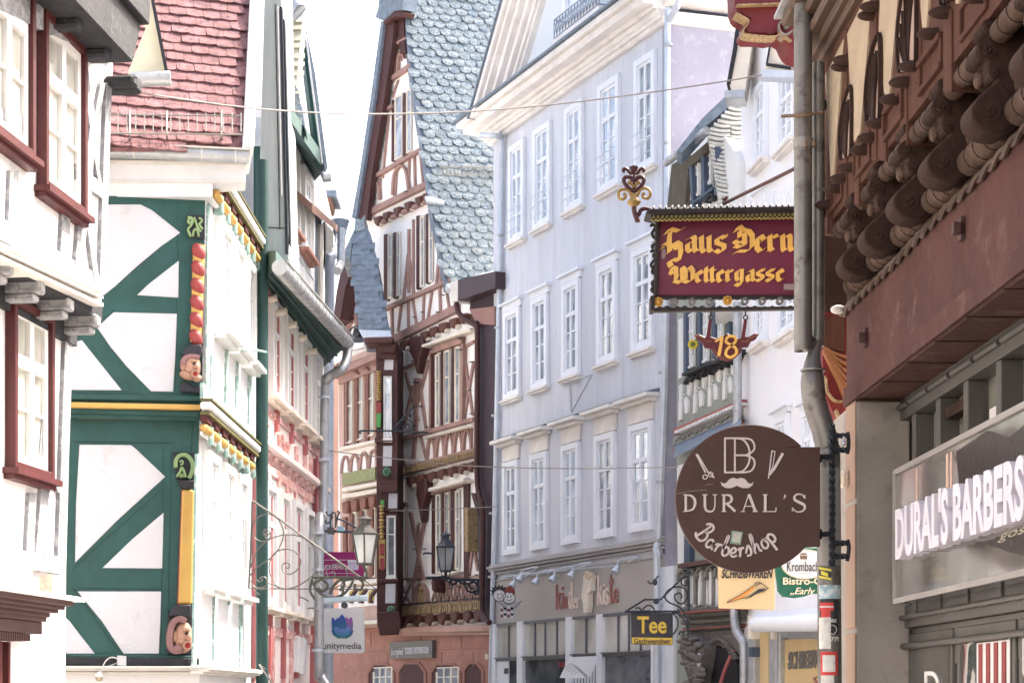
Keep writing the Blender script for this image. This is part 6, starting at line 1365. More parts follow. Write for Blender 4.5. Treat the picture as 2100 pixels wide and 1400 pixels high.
# script on an arc
def arc(a0, pts, k=1.0):
    o = []
    for x, y in pts:
        a = a0 + x * k / 269 ; r = 269 - y * k; o.append((432 - r * math.sin(-a), 486 + r * math.cos(a)))
    return zx(o)
G = {'B': [[(6, 4), (12, 50), (14, 92)], [(-14, 76), (-6, 92), (22, 100), (44, 88), (38, 62), (14, 52), (42, 50), (50, 22), (34, 2), (4, 2), (-10, 14)]],
     'a': [[(34, 38), (20, 46), (4, 34), (6, 10), (20, 2), (34, 18), (38, 44), (38, 14), (48, 4)]],
     'r': [[(0, 34), (12, 44), (12, 20), (10, 2)], [(12, 26), (22, 44), (36, 44)]],
     'b': [[(2, 30), (16, 70), (18, 98), (8, 90), (6, 40), (8, 8), (22, 0), (38, 14), (36, 38), (22, 44), (8, 30)]],
     'e': [[(4, 18), (26, 24), (32, 38), (20, 46), (6, 34), (6, 12), (20, 2), (38, 10)]],
     's': [[(0, 16), (20, 52), (30, 24), (22, 4), (4, 4)]],
     'h': [[(4, 30), (20, 76), (18, 100), (8, 84), (6, 2)], [(8, 22), (20, 44), (32, 40), (32, 10), (42, 4)]],
     'o': [[(22, 46), (6, 34), (6, 10), (20, 2), (36, 14), (34, 36), (22, 46), (40, 42)]],
     'p': [[(6, 48), (8, 10), (4, -38)], [(8, 34), (24, 48), (40, 34), (36, 10), (20, 2), (8, 12)]]}
m = MB(); a0 = -.95
for ch, adv, k in (('B', 66, 1.0), ('a', 50, 1), ('r', 42, 1), ('b', 46, 1), ('e', 44, 1), ('r', 42, 1), ('s', 42, 1), ('h', 50, 1), ('o', 46, 1), ('p', 40, 1)):
    for L in G[ch]: m.curve(B_, arc(a0, L, 1.04), 4.3, .004 + m.k * .0002, k=6)
    a0 += adv * 1.04 / 269
m.build('script_lettering', wl_, bs)
m = MB(); m.poly(B_, [(1501, 1087), (1524, 1090), (1519, 1117), (1497, 1113)], .004); stk = m.build('sticker', mat('green_sticker', (.20, .33, .26), .6), bs); stk['label'] = 'small pale green square sticker'
m = MB(); m.poly(B_, [(1504, 1090), (1521, 1092), (1517, 1113), (1501, 1110)], .006); m.build('sticker_face', mat('sticker_pale', (.5, .52, .46), .6, .2, 60), stk)
m = MB(); m.curve(B_, [(1389, 1012), (1420, 1006), (1450, 1004)], 1.2, .001); m.curve(B_, [(1446, 994), (1462, 992)], 1.2, .001); m.build('scratch', mat('scratch_grey', (.25, .2, .19), .6), bs)

# ---------------------------------------------------------------- blackletter house sign
Z = 9.4; D_ = Pl(pt(1480, 520, Z), (1, 0, 0))
ds = thing('blackletter_house_sign', 'crimson hanging sign with gold blackletter reading Haus Dern Wettergasse', 'sign', pt(1480, 640, Z))
crm = mat('crimson_enamel', (.135, .022, .055), .45, .12, 3, .06, 20); gld = mat('gold_leaf_letter', (.74, .46, .12), .42, .10, 10, .05)
irn = mat('rusty_dark_iron', (.022, .017, .018), .6, .35, 16, .4)
m = MB(); m.poly(D_, [(1352, 448), (1686, 441), (1686, 606), (1348, 606)], .0, -.03); m.build('sign_board', crm, ds, bevel=.004)
m = MB(); m.poly(D_, [(1332, 428), (1686, 421), (1686, 427), (1338, 440), (1324, 436)], .11, -.06); m.poly(D_, [(1340, 606), (1686, 604), (1686, 611), (1340, 611)], .01, -.03); m.poly(D_, [(1334, 631), (1686, 627), (1686, 633), (1332, 639)], .02, -.02); m.poly(D_, [(1334, 606), (1343, 606), (1343, 636), (1334, 637)], .04, -.06); m.poly(D_, [(1345, 446), (1353, 446), (1349, 606), (1341, 606)], .02, -.05)
m.build('iron_frame', irn, ds, bevel=.003)
m = MB()
for i in range(28): x = 1340 + i * 12.6; m.tube([D_.P(x, 427 - i * .25, .12), D_.P(x + 1, 423 - i * .25, -.1)], .0055, 6)
m.build('corrugated_ridge', irn, ds, smooth=True)
P = [(1336, 436)]
n = 38
for i in range(n): x = 1336 + i * 9.2; P += []
low = []
for i in range(n):
    for t in range(5): x = 1336 + (i + t / 5) * 9.2; low.append((x, 449 - (x - 1336) * .018 + 4.2 * math.sin(t / 5 * math.pi)))
m = MB(); m.poly(D_, [(1334, 434), (1685, 424)] + [(x, y) for x, y in reversed(low)], .10, .09); m.build('scalloped_valance', irn, ds)
m = MB(); m.curve(D_, low, 2.0, .108, .1, k=1)
for i in range(n): m.ring(D_, 1340.6 + i * 9.2, 445 - i * .17, 2.2, .9, .106, .1, 8)
m.build('gilt_scallops', mat('tarnished_gilt', (.30, .25, .06), .5, .2, 12), ds)
m = MB()
for i in range(8):
    x = 1384 + i * 36
    if i != 3: m.ring(D_, x, 618 - i * .3, 5.6, 4.2, .02, -.01)
m.each('ring_ornament', mat('zinc_grey_ring', (.14, .14, .14), .5, .2, 10), ds)
m = MB()
for i in range(9):
    x = 1344 + i * 36; m.poly(D_, [(x + 5, 612), (x + 30, 612), (x + 26, 614), (x + 18, 612.6), (x + 9, 614)], .02); m.poly(D_, [(x + 2, 632), (x + 8, 627), (x + 16, 630), (x + 24, 626), (x + 34, 631), (x + 34, 633)], .02)
m.build('wavy_edge', irn, ds)
m = MB()
for x, y in ((1350, 619), (1492, 616)):
    m.pball(D_, x, y, 4, 4, .02, .03)
    for j in range(8): a = j * .785; m.pball(D_, x + 7 * math.cos(a), y + 7 * math.sin(a), 3.6, 3.6, .014, .022)
m.each('rosette', mat('dull_gilt', (.45, .26, .05), .4, .3, 20), ds, smooth=True) if 0 else m.build('rosette', mat('dull_gilt', (.45, .26, .05), .4, .3, 20), ds, smooth=True)
m = MB(); wvx = lambda L: [(1240 + x / 3.043, 320 + y / 3.043) for x, y in L]
for L in ([(286, 440), (296, 428), (314, 436), (312, 455), (296, 480), (304, 505), (322, 522), (318, 545), (296, 560), (302, 580)], [(285, 600), (300, 590), (312, 605), (300, 622)], [(300, 622), (314, 640), (300, 660), (288, 680), (300, 696), (312, 680)], [(306, 700), (296, 725), (322, 745), (318, 770), (296, 790), (302, 815), (292, 835), (306, 848), (314, 832)]):
    m.ptube(D_, wvx(L), .008, .0, 6)
m.build('edge_scrollwork', irn, ds, smooth=True)
m = MB()
def gl(ch, ox, oy, k, nx=14, ny=-8):
    for L in BL[ch]: m.nib(D_, wvx([(ox + x * k, oy + y * k) for x, y in L]), nx * k / 3.043 * 1.02, ny * k / 3.043, .007)
BL = {'a': [[(16, 24), (50, 6), (62, 14), (62, 86), (76, 102)], [(18, 52), (18, 88), (36, 106), (60, 88)], [(18, 54), (58, 38)]],
      'u': [[(4, 16), (16, 4), (18, 86), (34, 104), (60, 86)], [(54, 12), (64, 4), (64, 88), (78, 102)]],
      's': [[(64, 18), (40, 4), (16, 20), (18, 46), (60, 62), (60, 88), (36, 106), (8, 90)], [(64, 18), (70, -2)]],
      'e': [[(20, 58), (60, 32), (40, 4), (16, 24), (16, 84), (38, 106), (62, 88)]],
      'r': [[(6, 14), (18, 4), (20, 88), (34, 102)], [(24, 26), (48, 4), (62, 18)], [(8, 102), (20, 92)]],
      'n': [[(4, 14), (16, 4), (20, 90), (30, 104)], [(24, 26), (50, 4), (64, 18), (64, 88), (80, 102)]],
      't': [[(24, -26), (20, -6), (20, 86), (36, 104), (52, 92)], [(4, 8), (48, 4)]],
      'g': [[(52, 8), (36, 4), (16, 20), (16, 78), (34, 96), (60, 78)], [(52, 8), (64, 2), (62, 110), (40, 146), (8, 128)], [(8, 128), (30, 116)]],
      'H': [[(22, 40), (50, 6), (104, 22), (136, 0)], [(52, 26), (46, 60), (48, 150), (22, 168)], [(6, 112), (24, 92), (44, 104)], [(0, 130), (20, 112)], [(62, 104), (86, 88), (114, 104), (118, 160), (104, 206), (66, 196), (44, 212), (58, 244)], [(62, 104), (100, 132)]],
      'D': [[(14, 36), (40, 0), (62, 22), (100, 30), (122, 60), (122, 128), (92, 156), (30, 156), (4, 176)], [(44, 30), (44, 70), (18, 86)], [(10, 92), (34, 112), (46, 96), (80, 104)], [(74, 40), (74, 120), (44, 132), (14, 124)]],
      'W': [[(2, 50), (18, 10), (44, 22), (46, 100), (30, 128)], [(44, 120), (76, 132), (104, 116), (140, 128), (176, 108), (176, 40), (150, 6)], [(92, 10), (94, 116)], [(92, 60), (60, 76)], [(2, 50), (20, 64)], [(94, 12), (118, 40), (120, 108)], [(120, 56), (150, 40)]]}
for ch, x, y, k in (('H', 358, 446, 1.0), ('a', 500, 494, .98), ('u', 588, 494, 1), ('s', 684, 494, 1.02), ('D', 800, 436, 1.0), ('e', 936, 490, .98), ('r', 1014, 488, .98), ('n', 1094, 486, 1.0)): gl(ch, x, y, k, 15, -9)
for ch, x in (('W', 410), ): gl(ch, x, 684, .80, 17, -11)
for ch, x in (('e', 565), ('t', 618), ('t', 656), ('e', 697), ('r', 752), ('g', 812), ('a', 880), ('s', 944), ('s', 1006), ('e', 1070)): gl(ch, x, 712 - (x - 500) * .016, .70, 17, -11)
m.build('blackletter_gilt', gld, ds)
m = MB(); m.poly(D_, [(1357, 512), (1363, 508), (1366, 520), (1362, 532), (1356, 528)], .003); m.poly(D_, [(1608, 582), (1650, 582), (1650, 593), (1608, 594)], .02); m.each('patch', mat('patch_grey', (.25, .2, .22), .5), ds)
# finial
fi = MB(); V2 = lambda L: [(1240 + x / 3.043, 320 + y / 3.043) for x, y in L]
for L in ([(182, 220), (150, 200), (122, 165), (124, 138), (146, 130), (172, 142), (178, 160)], [(186, 220), (216, 200), (242, 165), (242, 138), (222, 130), (198, 142), (190, 160)]): fi.ptube(D_, V2(L), .0105, .0, 8, 6)
fi.ptube(D_, V2([(184, 300), (184, 330), (192, 365), (204, 400), (205, 412)]), .014, 0, 8, 4); fi.ptube(D_, V2([(204, 375), (216, 362), (224, 340), (250, 328), (290, 334)]), .0105, 0, 8, 4); fi.ptube(D_, V2([(183, 110), (184, 300)]), .006, 0, 6, 1)
fi.build('heart_scroll', mat('dark_crimson_iron', (.05, .012, .018), .5), ds, smooth=True)
fi = MB()
for L in ([(180, 300), (166, 250), (150, 218), (120, 208), (92, 218), (88, 250), (104, 270), (126, 262), (130, 244), (116, 236)], [(188, 300), (204, 250), (222, 212), (252, 200), (280, 214), (284, 246), (266, 264), (242, 258), (238, 240), (250, 234)], [(182, 196), (168, 176), (150, 166), (164, 158)], [(186, 196), (200, 176), (214, 166), (202, 158)]): fi.ptube(D_, V2(L), .0085, 0, 8, 6)
c_ = D_.P(1300.5, 417); fi.lathe(c_, [(.010, .05), (.016, .03), (.035, .012), (.038, .004), (.03, -.006), (.012, -.02)], 14)
for dx in (-6, -2, 2, 6): fi.tube([D_.P(1300.5, 412), D_.P(1300.5 + dx, 400), D_.P(1300.5 + dx * 1.3, 394)], lambda t: .009 * (1 - t) + .002, 6)
for dx in (-9, -4, 0, 4, 9): fi.tube([D_.P(1300, 354), D_.P(1300 + dx * .6, 348), D_.P(1300 + dx, 341 + abs(dx) * .3)], lambda t: .010 * (1 - t) + .002, 6)
fi.build('gilt_scroll', mat('antique_gilt', (.26, .17, .05), .4, .25, 14), ds, smooth=True)
fi = MB()
for L in ([(180, 104), (160, 108), (140, 84), (122, 78), (116, 92), (126, 100)], [(184, 104), (204, 108), (222, 84), (238, 78), (246, 90), (236, 100)], [(176, 98), (168, 76), (160, 66)], [(186, 98), (194, 76), (202, 66)], [(181, 96), (181, 60)]): fi.ptube(D_, V2(L), .0085, .01, 8, 5)
fi.build('tulip_finial', mat('dark_crimson_iron', (.05, .012, .018)), ds, smooth=True)
m = MB(); m.tube([pt(1484, 418, 9.4), pt(1650, 336, 8.6)], .009, 8); m.tube([pt(1484, 418, 9.4), pt(1490, 404, 9.4), pt(1482, 408, 9.4)], .012, 6); m.build('stay_rod', redbr, ds, smooth=True)
# hanging number plate
ns = thing('number_plate_sign', 'winged dark red shield with gold number 18 hanging from the blackletter sign', 'sign', D_.P(1490, 740))
m = MB(); m.poly(D_, zz_ if 0 else [(1423, 686), (1434, 685), (1446, 691), (1458, 690), (1470, 694), (1482, 690), (1492, 683), (1502, 690), (1514, 694), (1526, 690), (1536, 690), (1546, 684), (1557, 684), (1550, 696), (1540, 700), (1534, 712), (1522, 712), (1520, 722), (1508, 734), (1494, 741), (1480, 738), (1466, 728), (1458, 714), (1446, 714), (1440, 702), (1430, 697)], .0, -.012); m.build('shield', mat('shield_red', (.10, .02, .03), .5, .15, 6), ns, bevel=.003)
m = MB()
for L in ([(1426, 688), (1440, 692), (1450, 700), (1460, 698)], [(1554, 687), (1540, 692), (1530, 700), (1520, 698)], [(1462, 712), (1472, 726), (1490, 736), (1508, 728), (1518, 712)]): m.curve(D_, L, 1, .002)
m.build('shield_line', mat('antique_gilt', (.5, .33, .1)), ns)
m = MB(); m.curve(D_, [(1467, 700), (1474, 696), (1480, 690)], 4, .008); m.curve(D_, [(1481, 690), (1478, 710), (1474, 729)], 6.2, .009); m.curve(D_, [(1501, 708), (1489, 700), (1494, 690), (1506, 690), (1509, 699), (1500, 708), (1491, 716), (1489, 727), (1499, 732), (1510, 724), (1509, 714)], 5.2, .009, closed=True); m.build('gold_number', gld, ns)
m = MB()
for x, x2 in ((1456, 1453), (1528, 1525)):
    m.poly(D_, [(x - 2, 656), (x + 4, 656), (x2 + 3, 692), (x2 - 5, 692)], .006, -.006)
m.each('hanger_strap', mat('shield_red', (.1, .02, .03)), ns)
m = MB()
for x in (1458, 1529): m.tube([D_.P(x + 4.5 * math.cos(a * .785), 651 + 4.5 * math.sin(a * .785), 0) for a in range(8)], .0035, 6, 0, closed=True); m.tube([D_.P(x, 646), D_.P(x, 638)], .004, 6)
m.each('hanger_ring', irn, ns, smooth=True)

# ---------------------------------------------------------------- stationery, pub and tea signs
Q = Pl(pt(1530, 1200, 17), (1, -.03, 0))
t = thing('stationery_sign', 'cream square sign with black slanted lettering and orange fountain pen below the barber sign', 'sign', Q.P(1530, 1250))
m = MB(); m.poly(Q, [(1473, 1150), (1590, 1158), (1589, 1249), (1474, 1246)], 0, -.08); m.build('sign_board', mat('cream_board', (.58, .43, .24), .6, .04), t, bevel=.006)
m = MB(); plettering(m, 'SCHREIBWAREN', Q, 1480, 1585, 1166, 1185, .012, 0, bold=.015, shear=.25); m.build('black_lettering', black, t)
orn = mat('orange_pen', (.70, .25, .05), .5, .05)
m = MB(); m.poly(Q, zx([(378, 985), (440, 955), (512, 905), (520, 912), (460, 960), (396, 980)]), .012); m.build('pen_nib', orn, t)
m = MB(); m.poly(Q, zx([(470, 968), (505, 945), (540, 918), (575, 915), (560, 930), (520, 945), (488, 962)]), .012)
for L in ([(378, 988), (440, 968), (500, 958), (540, 930)], [(515, 900), (530, 882), (550, 885), (590, 915), (560, 935)], [(525, 905), (548, 888)], [(378, 985), (440, 952), (514, 902)]): m.curve(Q, zx(L), .9, .014, k=1)
m.build('pen_drawing', black, t)
Q = Pl(pt(1640, 1170, 15), (1, -.03, 0))
t = thing('pub_sign', 'green shaped pub sign with white oval beer label behind the sticker-covered pipe', 'sign', Q.P(1640, 1228))
m = MB(); m.poly(Q, [(1589, 1152), (1597, 1140), (1600, 1122), (1760, 1122), (1760, 1150), (1756, 1218), (1690, 1216), (1668, 1216), (1650, 1222), (1630, 1225), (1606, 1222), (1596, 1210), (1594, 1190), (1592, 1180)], 0, -.08); m.build('sign_board', mat('pub_green', (.012, .11, .07), .5, .08), t, bevel=.006)
m = MB(); m.disc(Q, 1651, 1156, 49, 31, .012); m.build('oval_rim', mat('pale_gold', (.5, .45, .3)), t)
m = MB(); m.disc(Q, 1651, 1156, 47, 29, .018); m.build('oval_label', white_pl, t)
m = MB(); plettering(m, 'Krombacher', Q, 1614, 1694, 1151, 1171, .024, .015); m.build('oval_lettering', black, t)
m = MB(); plettering(m, 'Bistro-Café', Q, 1606, 1712, 1183, 1198, .012, 0, bold=.02); plettering(m, '„Early', Q, 1620, 1672, 1204, 1222, .012, 0, shear=.35, bold=.01); m.build('cream_lettering', mat('cream_letter2', (.75, .66, .5), .5), t)
m = MB(); m.disc(Q, 1648, 1142, 3, 4, .024)
for i in range(5): m.disc(Q, 1643 + i * 2.5, 1135, 1.2, 1.6, .024, n=8)
m.poly(Q, [(1641, 1138), (1644, 1138), (1645, 1147), (1641, 1145)], .022); m.poly(Q, [(1652, 1138), (1655, 1138), (1655, 1145), (1651, 1147)], .022)
for i in range(5): m.disc(Q, 1637 + i * 6, 1175, .9, n=6, d1=.022)
m.build('crest', mat('crest_brown', (.2, .12, .08)), t)
Q = Pl(pt(1338, 1288, 24), (1, -.02, 0))
t = thing('tea_shop_sign', 'black square hanging sign with yellow word Tee beside the grey rain pipe', 'sign', Q.P(1338, 1322))
m = MB(); m.poly(Q, [(1295, 1255), (1380, 1256), (1380, 1322), (1295, 1320)], 0, -.1); m.build('sign_board', black, t, bevel=.006)
gy = mat('mustard_yellow', (.52, .36, .05), .5, .04)
m = MB(); m.poly(Q, [(1296, 1306), (1379, 1307), (1379, 1321), (1296, 1319)], .006); m.build('mustard_band', gy, t)
m = MB(); plettering(m, 'Tee', Q, 1307, 1367, 1263, 1298, .015, 0, bold=.022); m.build('yellow_lettering', gy, t)
m = MB(); plettering(m, 'Gschwendner', Q, 1300, 1376, 1308, 1319, .015, .006, bold=.01); m.build('black_lettering', black, t)
t = thing('tea_sign_bracket', 'black wrought-iron scroll bracket carrying the tea shop sign', 'bracket', Q.P(1385, 1250))
m = MB(); tz_ = lambda L: [(1340 + x / 3.423, 1100 + y / 3.423) for x, y in L]
m.ptube(Q, [(1281, 1253), (1395, 1253)], .016, 0, 6, 1); m.ptube(Q, tz_([(-190, 520), (-60, 440), (50, 440), (200, 290), (245, 240)]), .014, 0, 6, 1); m.ptube(Q, tz_([(248, 225), (248, 520)]), .018, 0, 6, 1)
for L in ([(245, 700), (240, 590), (190, 500), (110, 460), (80, 420), (110, 370), (170, 350), (225, 370), (235, 430), (200, 470), (160, 450), (150, 410), (180, 395), (200, 415), (190, 432)],
          [(130, 530), (165, 570), (170, 630), (130, 690), (70, 695), (25, 650), (20, 590), (50, 545), (95, 545), (125, 580), (115, 625), (80, 645), (50, 615), (65, 590), (88, 600)],
          [(240, 280), (215, 285), (195, 310), (205, 340), (232, 335), (228, 312)], [(130, 530), (180, 545), (225, 600), (245, 680)], [(-150, 520), (-120, 545), (-90, 530), (-95, 500), (-130, 500)], [(-80, 515), (-40, 480), (0, 500), (10, 560), (-20, 600), (-60, 590), (-62, 560), (-40, 555)], [(10, 560), (-10, 640), (-70, 660), (-100, 620), (-80, 590)], [(180, 690), (190, 665), (215, 675), (205, 692)]):
    m.ptube(Q, tz_(L), .0115, 0, 6, 5)
m.build('scrollwork', iron, t, smooth=True)
m = MB(); c_ = Q.P(1342, 1192, 0); m.pball(Q, 1343, 1193, 5, 7, .03); m.disc(Q, 1346, 1232, 6, 6, .03, -.03); m.ptube(Q, [(1328, 1190), (1336, 1196), (1350, 1180)], .012, 0, 6); m.build('rosebud', iron, t, smooth=True)

# ---------------------------------------------------------------- left: scrollwork, lanterns, hanging signs
QZ = 21.5; Q = Pl(pt(640, 1100, QZ), (1, 0, 0)); lx = lambda L: [(500 + x / 5.383, 1000 + y / 5.383) for x, y in L]
t = thing('fine_scroll_bracket', 'slender pale wrought-iron triangle bracket with large spirals in front of the pink house', 'bracket', Q.P(515, 1205))
pi_ = mat('pale_painted_iron', (.13, .12, .11), .45, .2, metal=.3)
m = MB()
m.ptube(Q, lx([(100, 145), (320, 290), (620, 510), (1350, 1030)]), .013, 0, 8, 1); m.ptube(Q, lx([(50, 1110), (1460, 1118)]), .008, 0, 6, 1); m.ptube(Q, lx([(92, 145), (75, 700), (55, 1110)]), .012, 0, 6, 1); m.ptube(Q, lx([(1250, 960), (1350, 1030), (1460, 1118)]), .007, 0, 6, 1)
for L in ([(250, 510), (262, 495), (240, 485), (225, 505), (245, 520), (275, 515), (290, 490), (265, 462), (230, 465), (215, 500), (235, 540), (270, 560), (295, 540), (300, 490)],
          [(60, 985), (130, 890), (310, 760), (400, 640), (438, 500), (400, 380), (320, 300), (220, 295), (130, 350), (92, 450), (120, 550), (210, 590), (290, 560)],
          [(75, 880), (150, 690), (280, 570), (440, 518), (600, 530), (700, 580), (790, 680), (820, 820), (760, 960), (650, 1050), (500, 1110), (380, 1080), (300, 980), (280, 850), (330, 730), (440, 675), (560, 700), (625, 790), (600, 890), (520, 950), (440, 930), (422, 860), (460, 825), (500, 840), (498, 880), (470, 880)],
          [(130, 985), (145, 1020), (180, 1030), (205, 1020), (195, 1005)], [(175, 1010), (190, 985), (235, 985), (258, 1030), (240, 1080), (180, 1105), (110, 1085), (75, 1020)],
          [(260, 1050), (330, 1070), (400, 1110)], [(780, 950), (830, 1030), (920, 1095), (1020, 1095), (1110, 1030), (1142, 950), (1100, 870), (1010, 840), (930, 870), (912, 930), (940, 985), (985, 990), (1008, 955), (985, 925), (955, 940)]):
    m.ptube(Q, lx(L), .0075, 0, 6, 6)
m.build('scrollwork', pi_, t, smooth=True)
m = MB()
for L in ([(610, 1205), (660, 1215), (715, 1250)], [(115, 1145), (150, 1160), (168, 1178)], [(700, 1330), (760, 1325), (825, 1358)]): m.ptube(Q, lx(L), .011, .1, 6, 3)
m.each('shutter_hook', pi_, t, smooth=True)
def lantern(name, label, x, yt, yb, w_, Z, mt, gm):
    k = Z / F; t = thing(name, label, 'lantern', pt(x, yb, Z)); h = (yb - yt) * k; c = pt(x, yb, Z); r = w_ / 2 * k
    m = MB(); m.lathe(c, [(r * .55, .0), (r * .6, .02 * h), (r * .56, .04 * h)], 6, rot=.0); m.build('base_ring', mt, t)
    m = MB(); m.lathe(c, [(r * .53, .03 * h), (r * .92, .60 * h)], 6); m.build('glass', gm, t)
    m = MB()
    for j in range(6):
        a = 2 * math.pi * (j + .5) / 6; d = V((math.cos(a), math.sin(a), 0)); m.tube([c + d * r * .56 + V((0, 0, .02 * h)), c + d * r * .95 + V((0, 0, .61 * h))], .035 * r + .004, 6)
    m.each('frame_bar', mt, t, smooth=True)
    m = MB(); m.lathe(c, [(r * .98, .59 * h), (r * 1.0, .63 * h), (r * .86, .66 * h), (r * .62, .73 * h), (r * .42, .80 * h), (r * .33, .83 * h)], 6); m.build('hood', mt, t)
    m = MB(); m.lathe(c, [(r * .33, .82 * h), (r * .34, .90 * h), (r * .48, .905 * h), (r * .46, .93 * h), (r * .3, .965 * h), (r * .08, .985 * h), (r * .07, h)], 14); m.build('chimney', mt, t, smooth=True)
    m = MB(); m.lathe(c, [(r * .14, .04 * h), (r * .14, .13 * h), (r * .05, .15 * h)], 10); m.build('lamp_holder', white_pl, t, smooth=True)
    return t
gl_l = glass('frosted_lantern_glass', (.26, .28, .29), (.40, .42, .42), 3, .15, .6)
lantern('street_lantern', 'large six-sided weathered lantern on the scroll bracket before the turret', 749, 1056, 1158, 61, 20.5, mat('grey_copper', (.07, .066, .062), .6, .3, 9, .1, metal=.3, c2=(.10, .085, .03), c2at=.66), gl_l)
lantern('street_lantern', 'smaller dark lantern with a spike finial in front of the timbered wall', 914, 1090, 1172, 44, 33, mat('blue_black_iron', (.035, .045, .06), .5), gl_l)
o = MB(); o.tube([pt(914, 1106, 33), pt(914, 1088, 33)], lambda t: .03 * (1 - t) + .008, 8); 
t = thing('lantern_bracket', 'black scrolled bracket with rosettes holding the smaller dark lantern', 'bracket', pt(945, 1190, 33)); o.build('spike', iron, t)
Q = Pl(pt(940, 1190, 33), (1, 0, 0)); ex = lambda L: [(640 + x / 3.5, 1000 + y / 3.5) for x, y in L]
m = MB(); m.ptube(Q, [(914, 1172), (914, 1192)], .03, 0, 8, 1); m.ptube(Q, ex([(820, 645), (950, 640), (1010, 655), (1205, 660)]), .028, 0, 6, 1)
for L in ([(985, 665), (1000, 690), (1030, 685), (1035, 665)], [(1040, 665), (1090, 690), (1120, 740), (1175, 745), (1190, 700), (1160, 675), (1130, 690), (1140, 720), (1160, 715)], [(1190, 665), (1195, 750), (1160, 760)], [(1090, 665), (1110, 690)], [(840, 650), (870, 640), (870, 660)]): m.ptube(Q, ex(L), .022, 0, 6, 5)
m.ptube(Q, [(912, 1158), (905, 1165), (907, 1180), (914, 1185), (921, 1180), (923, 1165), (916, 1158)], .01, 0, 6); m.build('scrollwork', iron, t, smooth=True)
m = MB()
for x, y in ((1120, 690), (1165, 740), (1000, 668), (965, 655)): m.pball(Q, 640 + x / 3.5, 1000 + y / 3.5, 3, 3, .05)
m.build('rosettes', iron, t, smooth=True)
m = MB(); m.ptube(Q, ex([(795, 475), (815, 466), (885, 470)]), .018, 0, 5, 1); m.build('side_hook', iron, t)
Q = Pl(pt(700, 1200, 20.5), (1, 0, 0)); t = thing('heavy_scroll_bracket', 'ornate dark green-grey lantern bracket crossing the zinc rain pipe under the pink sign', 'bracket', Q.P(690, 1230))
gg = mat('verdigris_iron', (.045, .048, .038), .6, .35, 12)
m = MB(); m.ptube(Q, [(640, 1183), (756, 1184)], .016, 0, 6, 1)
for L in ([(640, 1190), (650, 1210), (672, 1224), (700, 1220), (716, 1205), (724, 1190)], [(645, 1195), (660, 1188), (672, 1200), (662, 1212), (652, 1204)], [(676, 1218), (684, 1200), (700, 1188), (706, 1200), (696, 1210)], [(706, 1190), (730, 1184), (744, 1194), (740, 1208), (728, 1206), (728, 1196)], [(700, 1200), (704, 1212), (700, 1226), (704, 1232)], [(640, 1186), (636, 1210), (646, 1228)], [(744, 1190), (752, 1180), (750, 1168), (744, 1160)]):
    m.ptube(Q, L, .016, 0, 6, 5)
m.build('scrollwork', gg, t, smooth=True)
m = MB(); m.tube([Q.P(664, 1231, 0), Q.P(754, 1225, 0)], .035, 12); m.build('steel_tube', mat('blue_grey_tube', (.25, .31, .36), .5, .2, 6), t, smooth=True)
m = MB(); m.disc(Q, 706, 1240, 6.5, 6.5, .05, -.02); m.disc(Q, 706, 1240, 2.6, 2.6, .06, .05); m.build('round_lamp', black, t, smooth=True)
Q = Pl(pt(706, 1292, 29.6), (1, .02, 0))
t = thing('lotus_emblem_sign', 'white square hanging sign with blue and purple lotus emblem beside the zinc pipe', 'sign', Q.P(706, 1338))
m = MB(); m.poly(Q, [(640, 1248), (740, 1245), (746, 1248), (748, 1334), (744, 1338), (640, 1339)], 0, -.1); m.build('sign_board', mat('glossy_white', (.74, .74, .72), .25, .03), t, bevel=.006)
m = MB(); plettering(m, 'unitymedia', Q, 662, 741, 1316, 1334, .008, 0, bold=.004); m.build('grey_lettering', mat('warm_grey_letter', (.10, .075, .08), .5), t)
def grad(name, c0, c1):
    mm = mat(name, c0, .4, .1, 3, 0); n_ = mm.node_tree.nodes; L_ = mm.node_tree.links
    g = n_.new('ShaderNodeTexCoord'); sp = n_.new('ShaderNodeSeparateXYZ'); L_.new(g.outputs['Generated'], sp.inputs[0]); rp = n_.new('ShaderNodeValToRGB'); rp.color_ramp.elements[0].color = (*c0, 1); rp.color_ramp.elements[1].color = (*c1, 1); L_.new(sp.outputs['Z'], rp.inputs[0]); L_.new(rp.outputs[0], n_['Principled BSDF'].inputs['Base Color']); return mm
gb_, gv = grad('petal_blue', (.01, .22, .14), (.05, .07, .42)), grad('petal_violet', (.02, .2, .2), (.36, .09, .40)); gc = grad('petal_light', (.03, .26, .30), (.16, .22, .62))
for L, mt_, d in (([(701, 1308), (684, 1296), (680, 1280), (682, 1265), (694, 1280), (704, 1300)], gb_, .008), ([(703, 1308), (720, 1296), (724, 1280), (720, 1264), (709, 1280), (700, 1300)], gv, .008), ([(702, 1302), (689, 1290), (687, 1275), (693, 1266), (702, 1274), (706, 1290)], gb_, .010), ([(702, 1302), (715, 1290), (717, 1275), (711, 1265), (702, 1274), (699, 1290)], gv, .012), ([(702, 1304), (693, 1288), (694, 1270), (701, 1259), (709, 1270), (710, 1288)], gb_, .014), ([(701, 1306), (688, 1298), (686, 1285), (697, 1288)], gc, .018), ([(703, 1306), (716, 1298), (718, 1285), (707, 1288)], gc, .018), ([(702, 1307), (695, 1297), (702, 1287), (709, 1297)], gc, .022), ([(680, 1290), (684, 1302), (698, 1309), (688, 1298)], gb_, .009), ([(724, 1290), (721, 1302), (706, 1309), (716, 1298)], gb_, .009)):
    b = MB(); q = [(p.x, p.y) for p in smooth_pts([(x, y, 0) for x, y in L], 4, True)]; b.poly(Q, q, d, d - .006); b.build('lotus_petal', mt_, t)
Q = Pl(pt(700, 1158, 29.9), (1, .02, 0))
t = thing('magenta_sign', 'magenta sign with thin white lettering partly hidden by the big lantern', 'sign', Q.P(700, 1184))
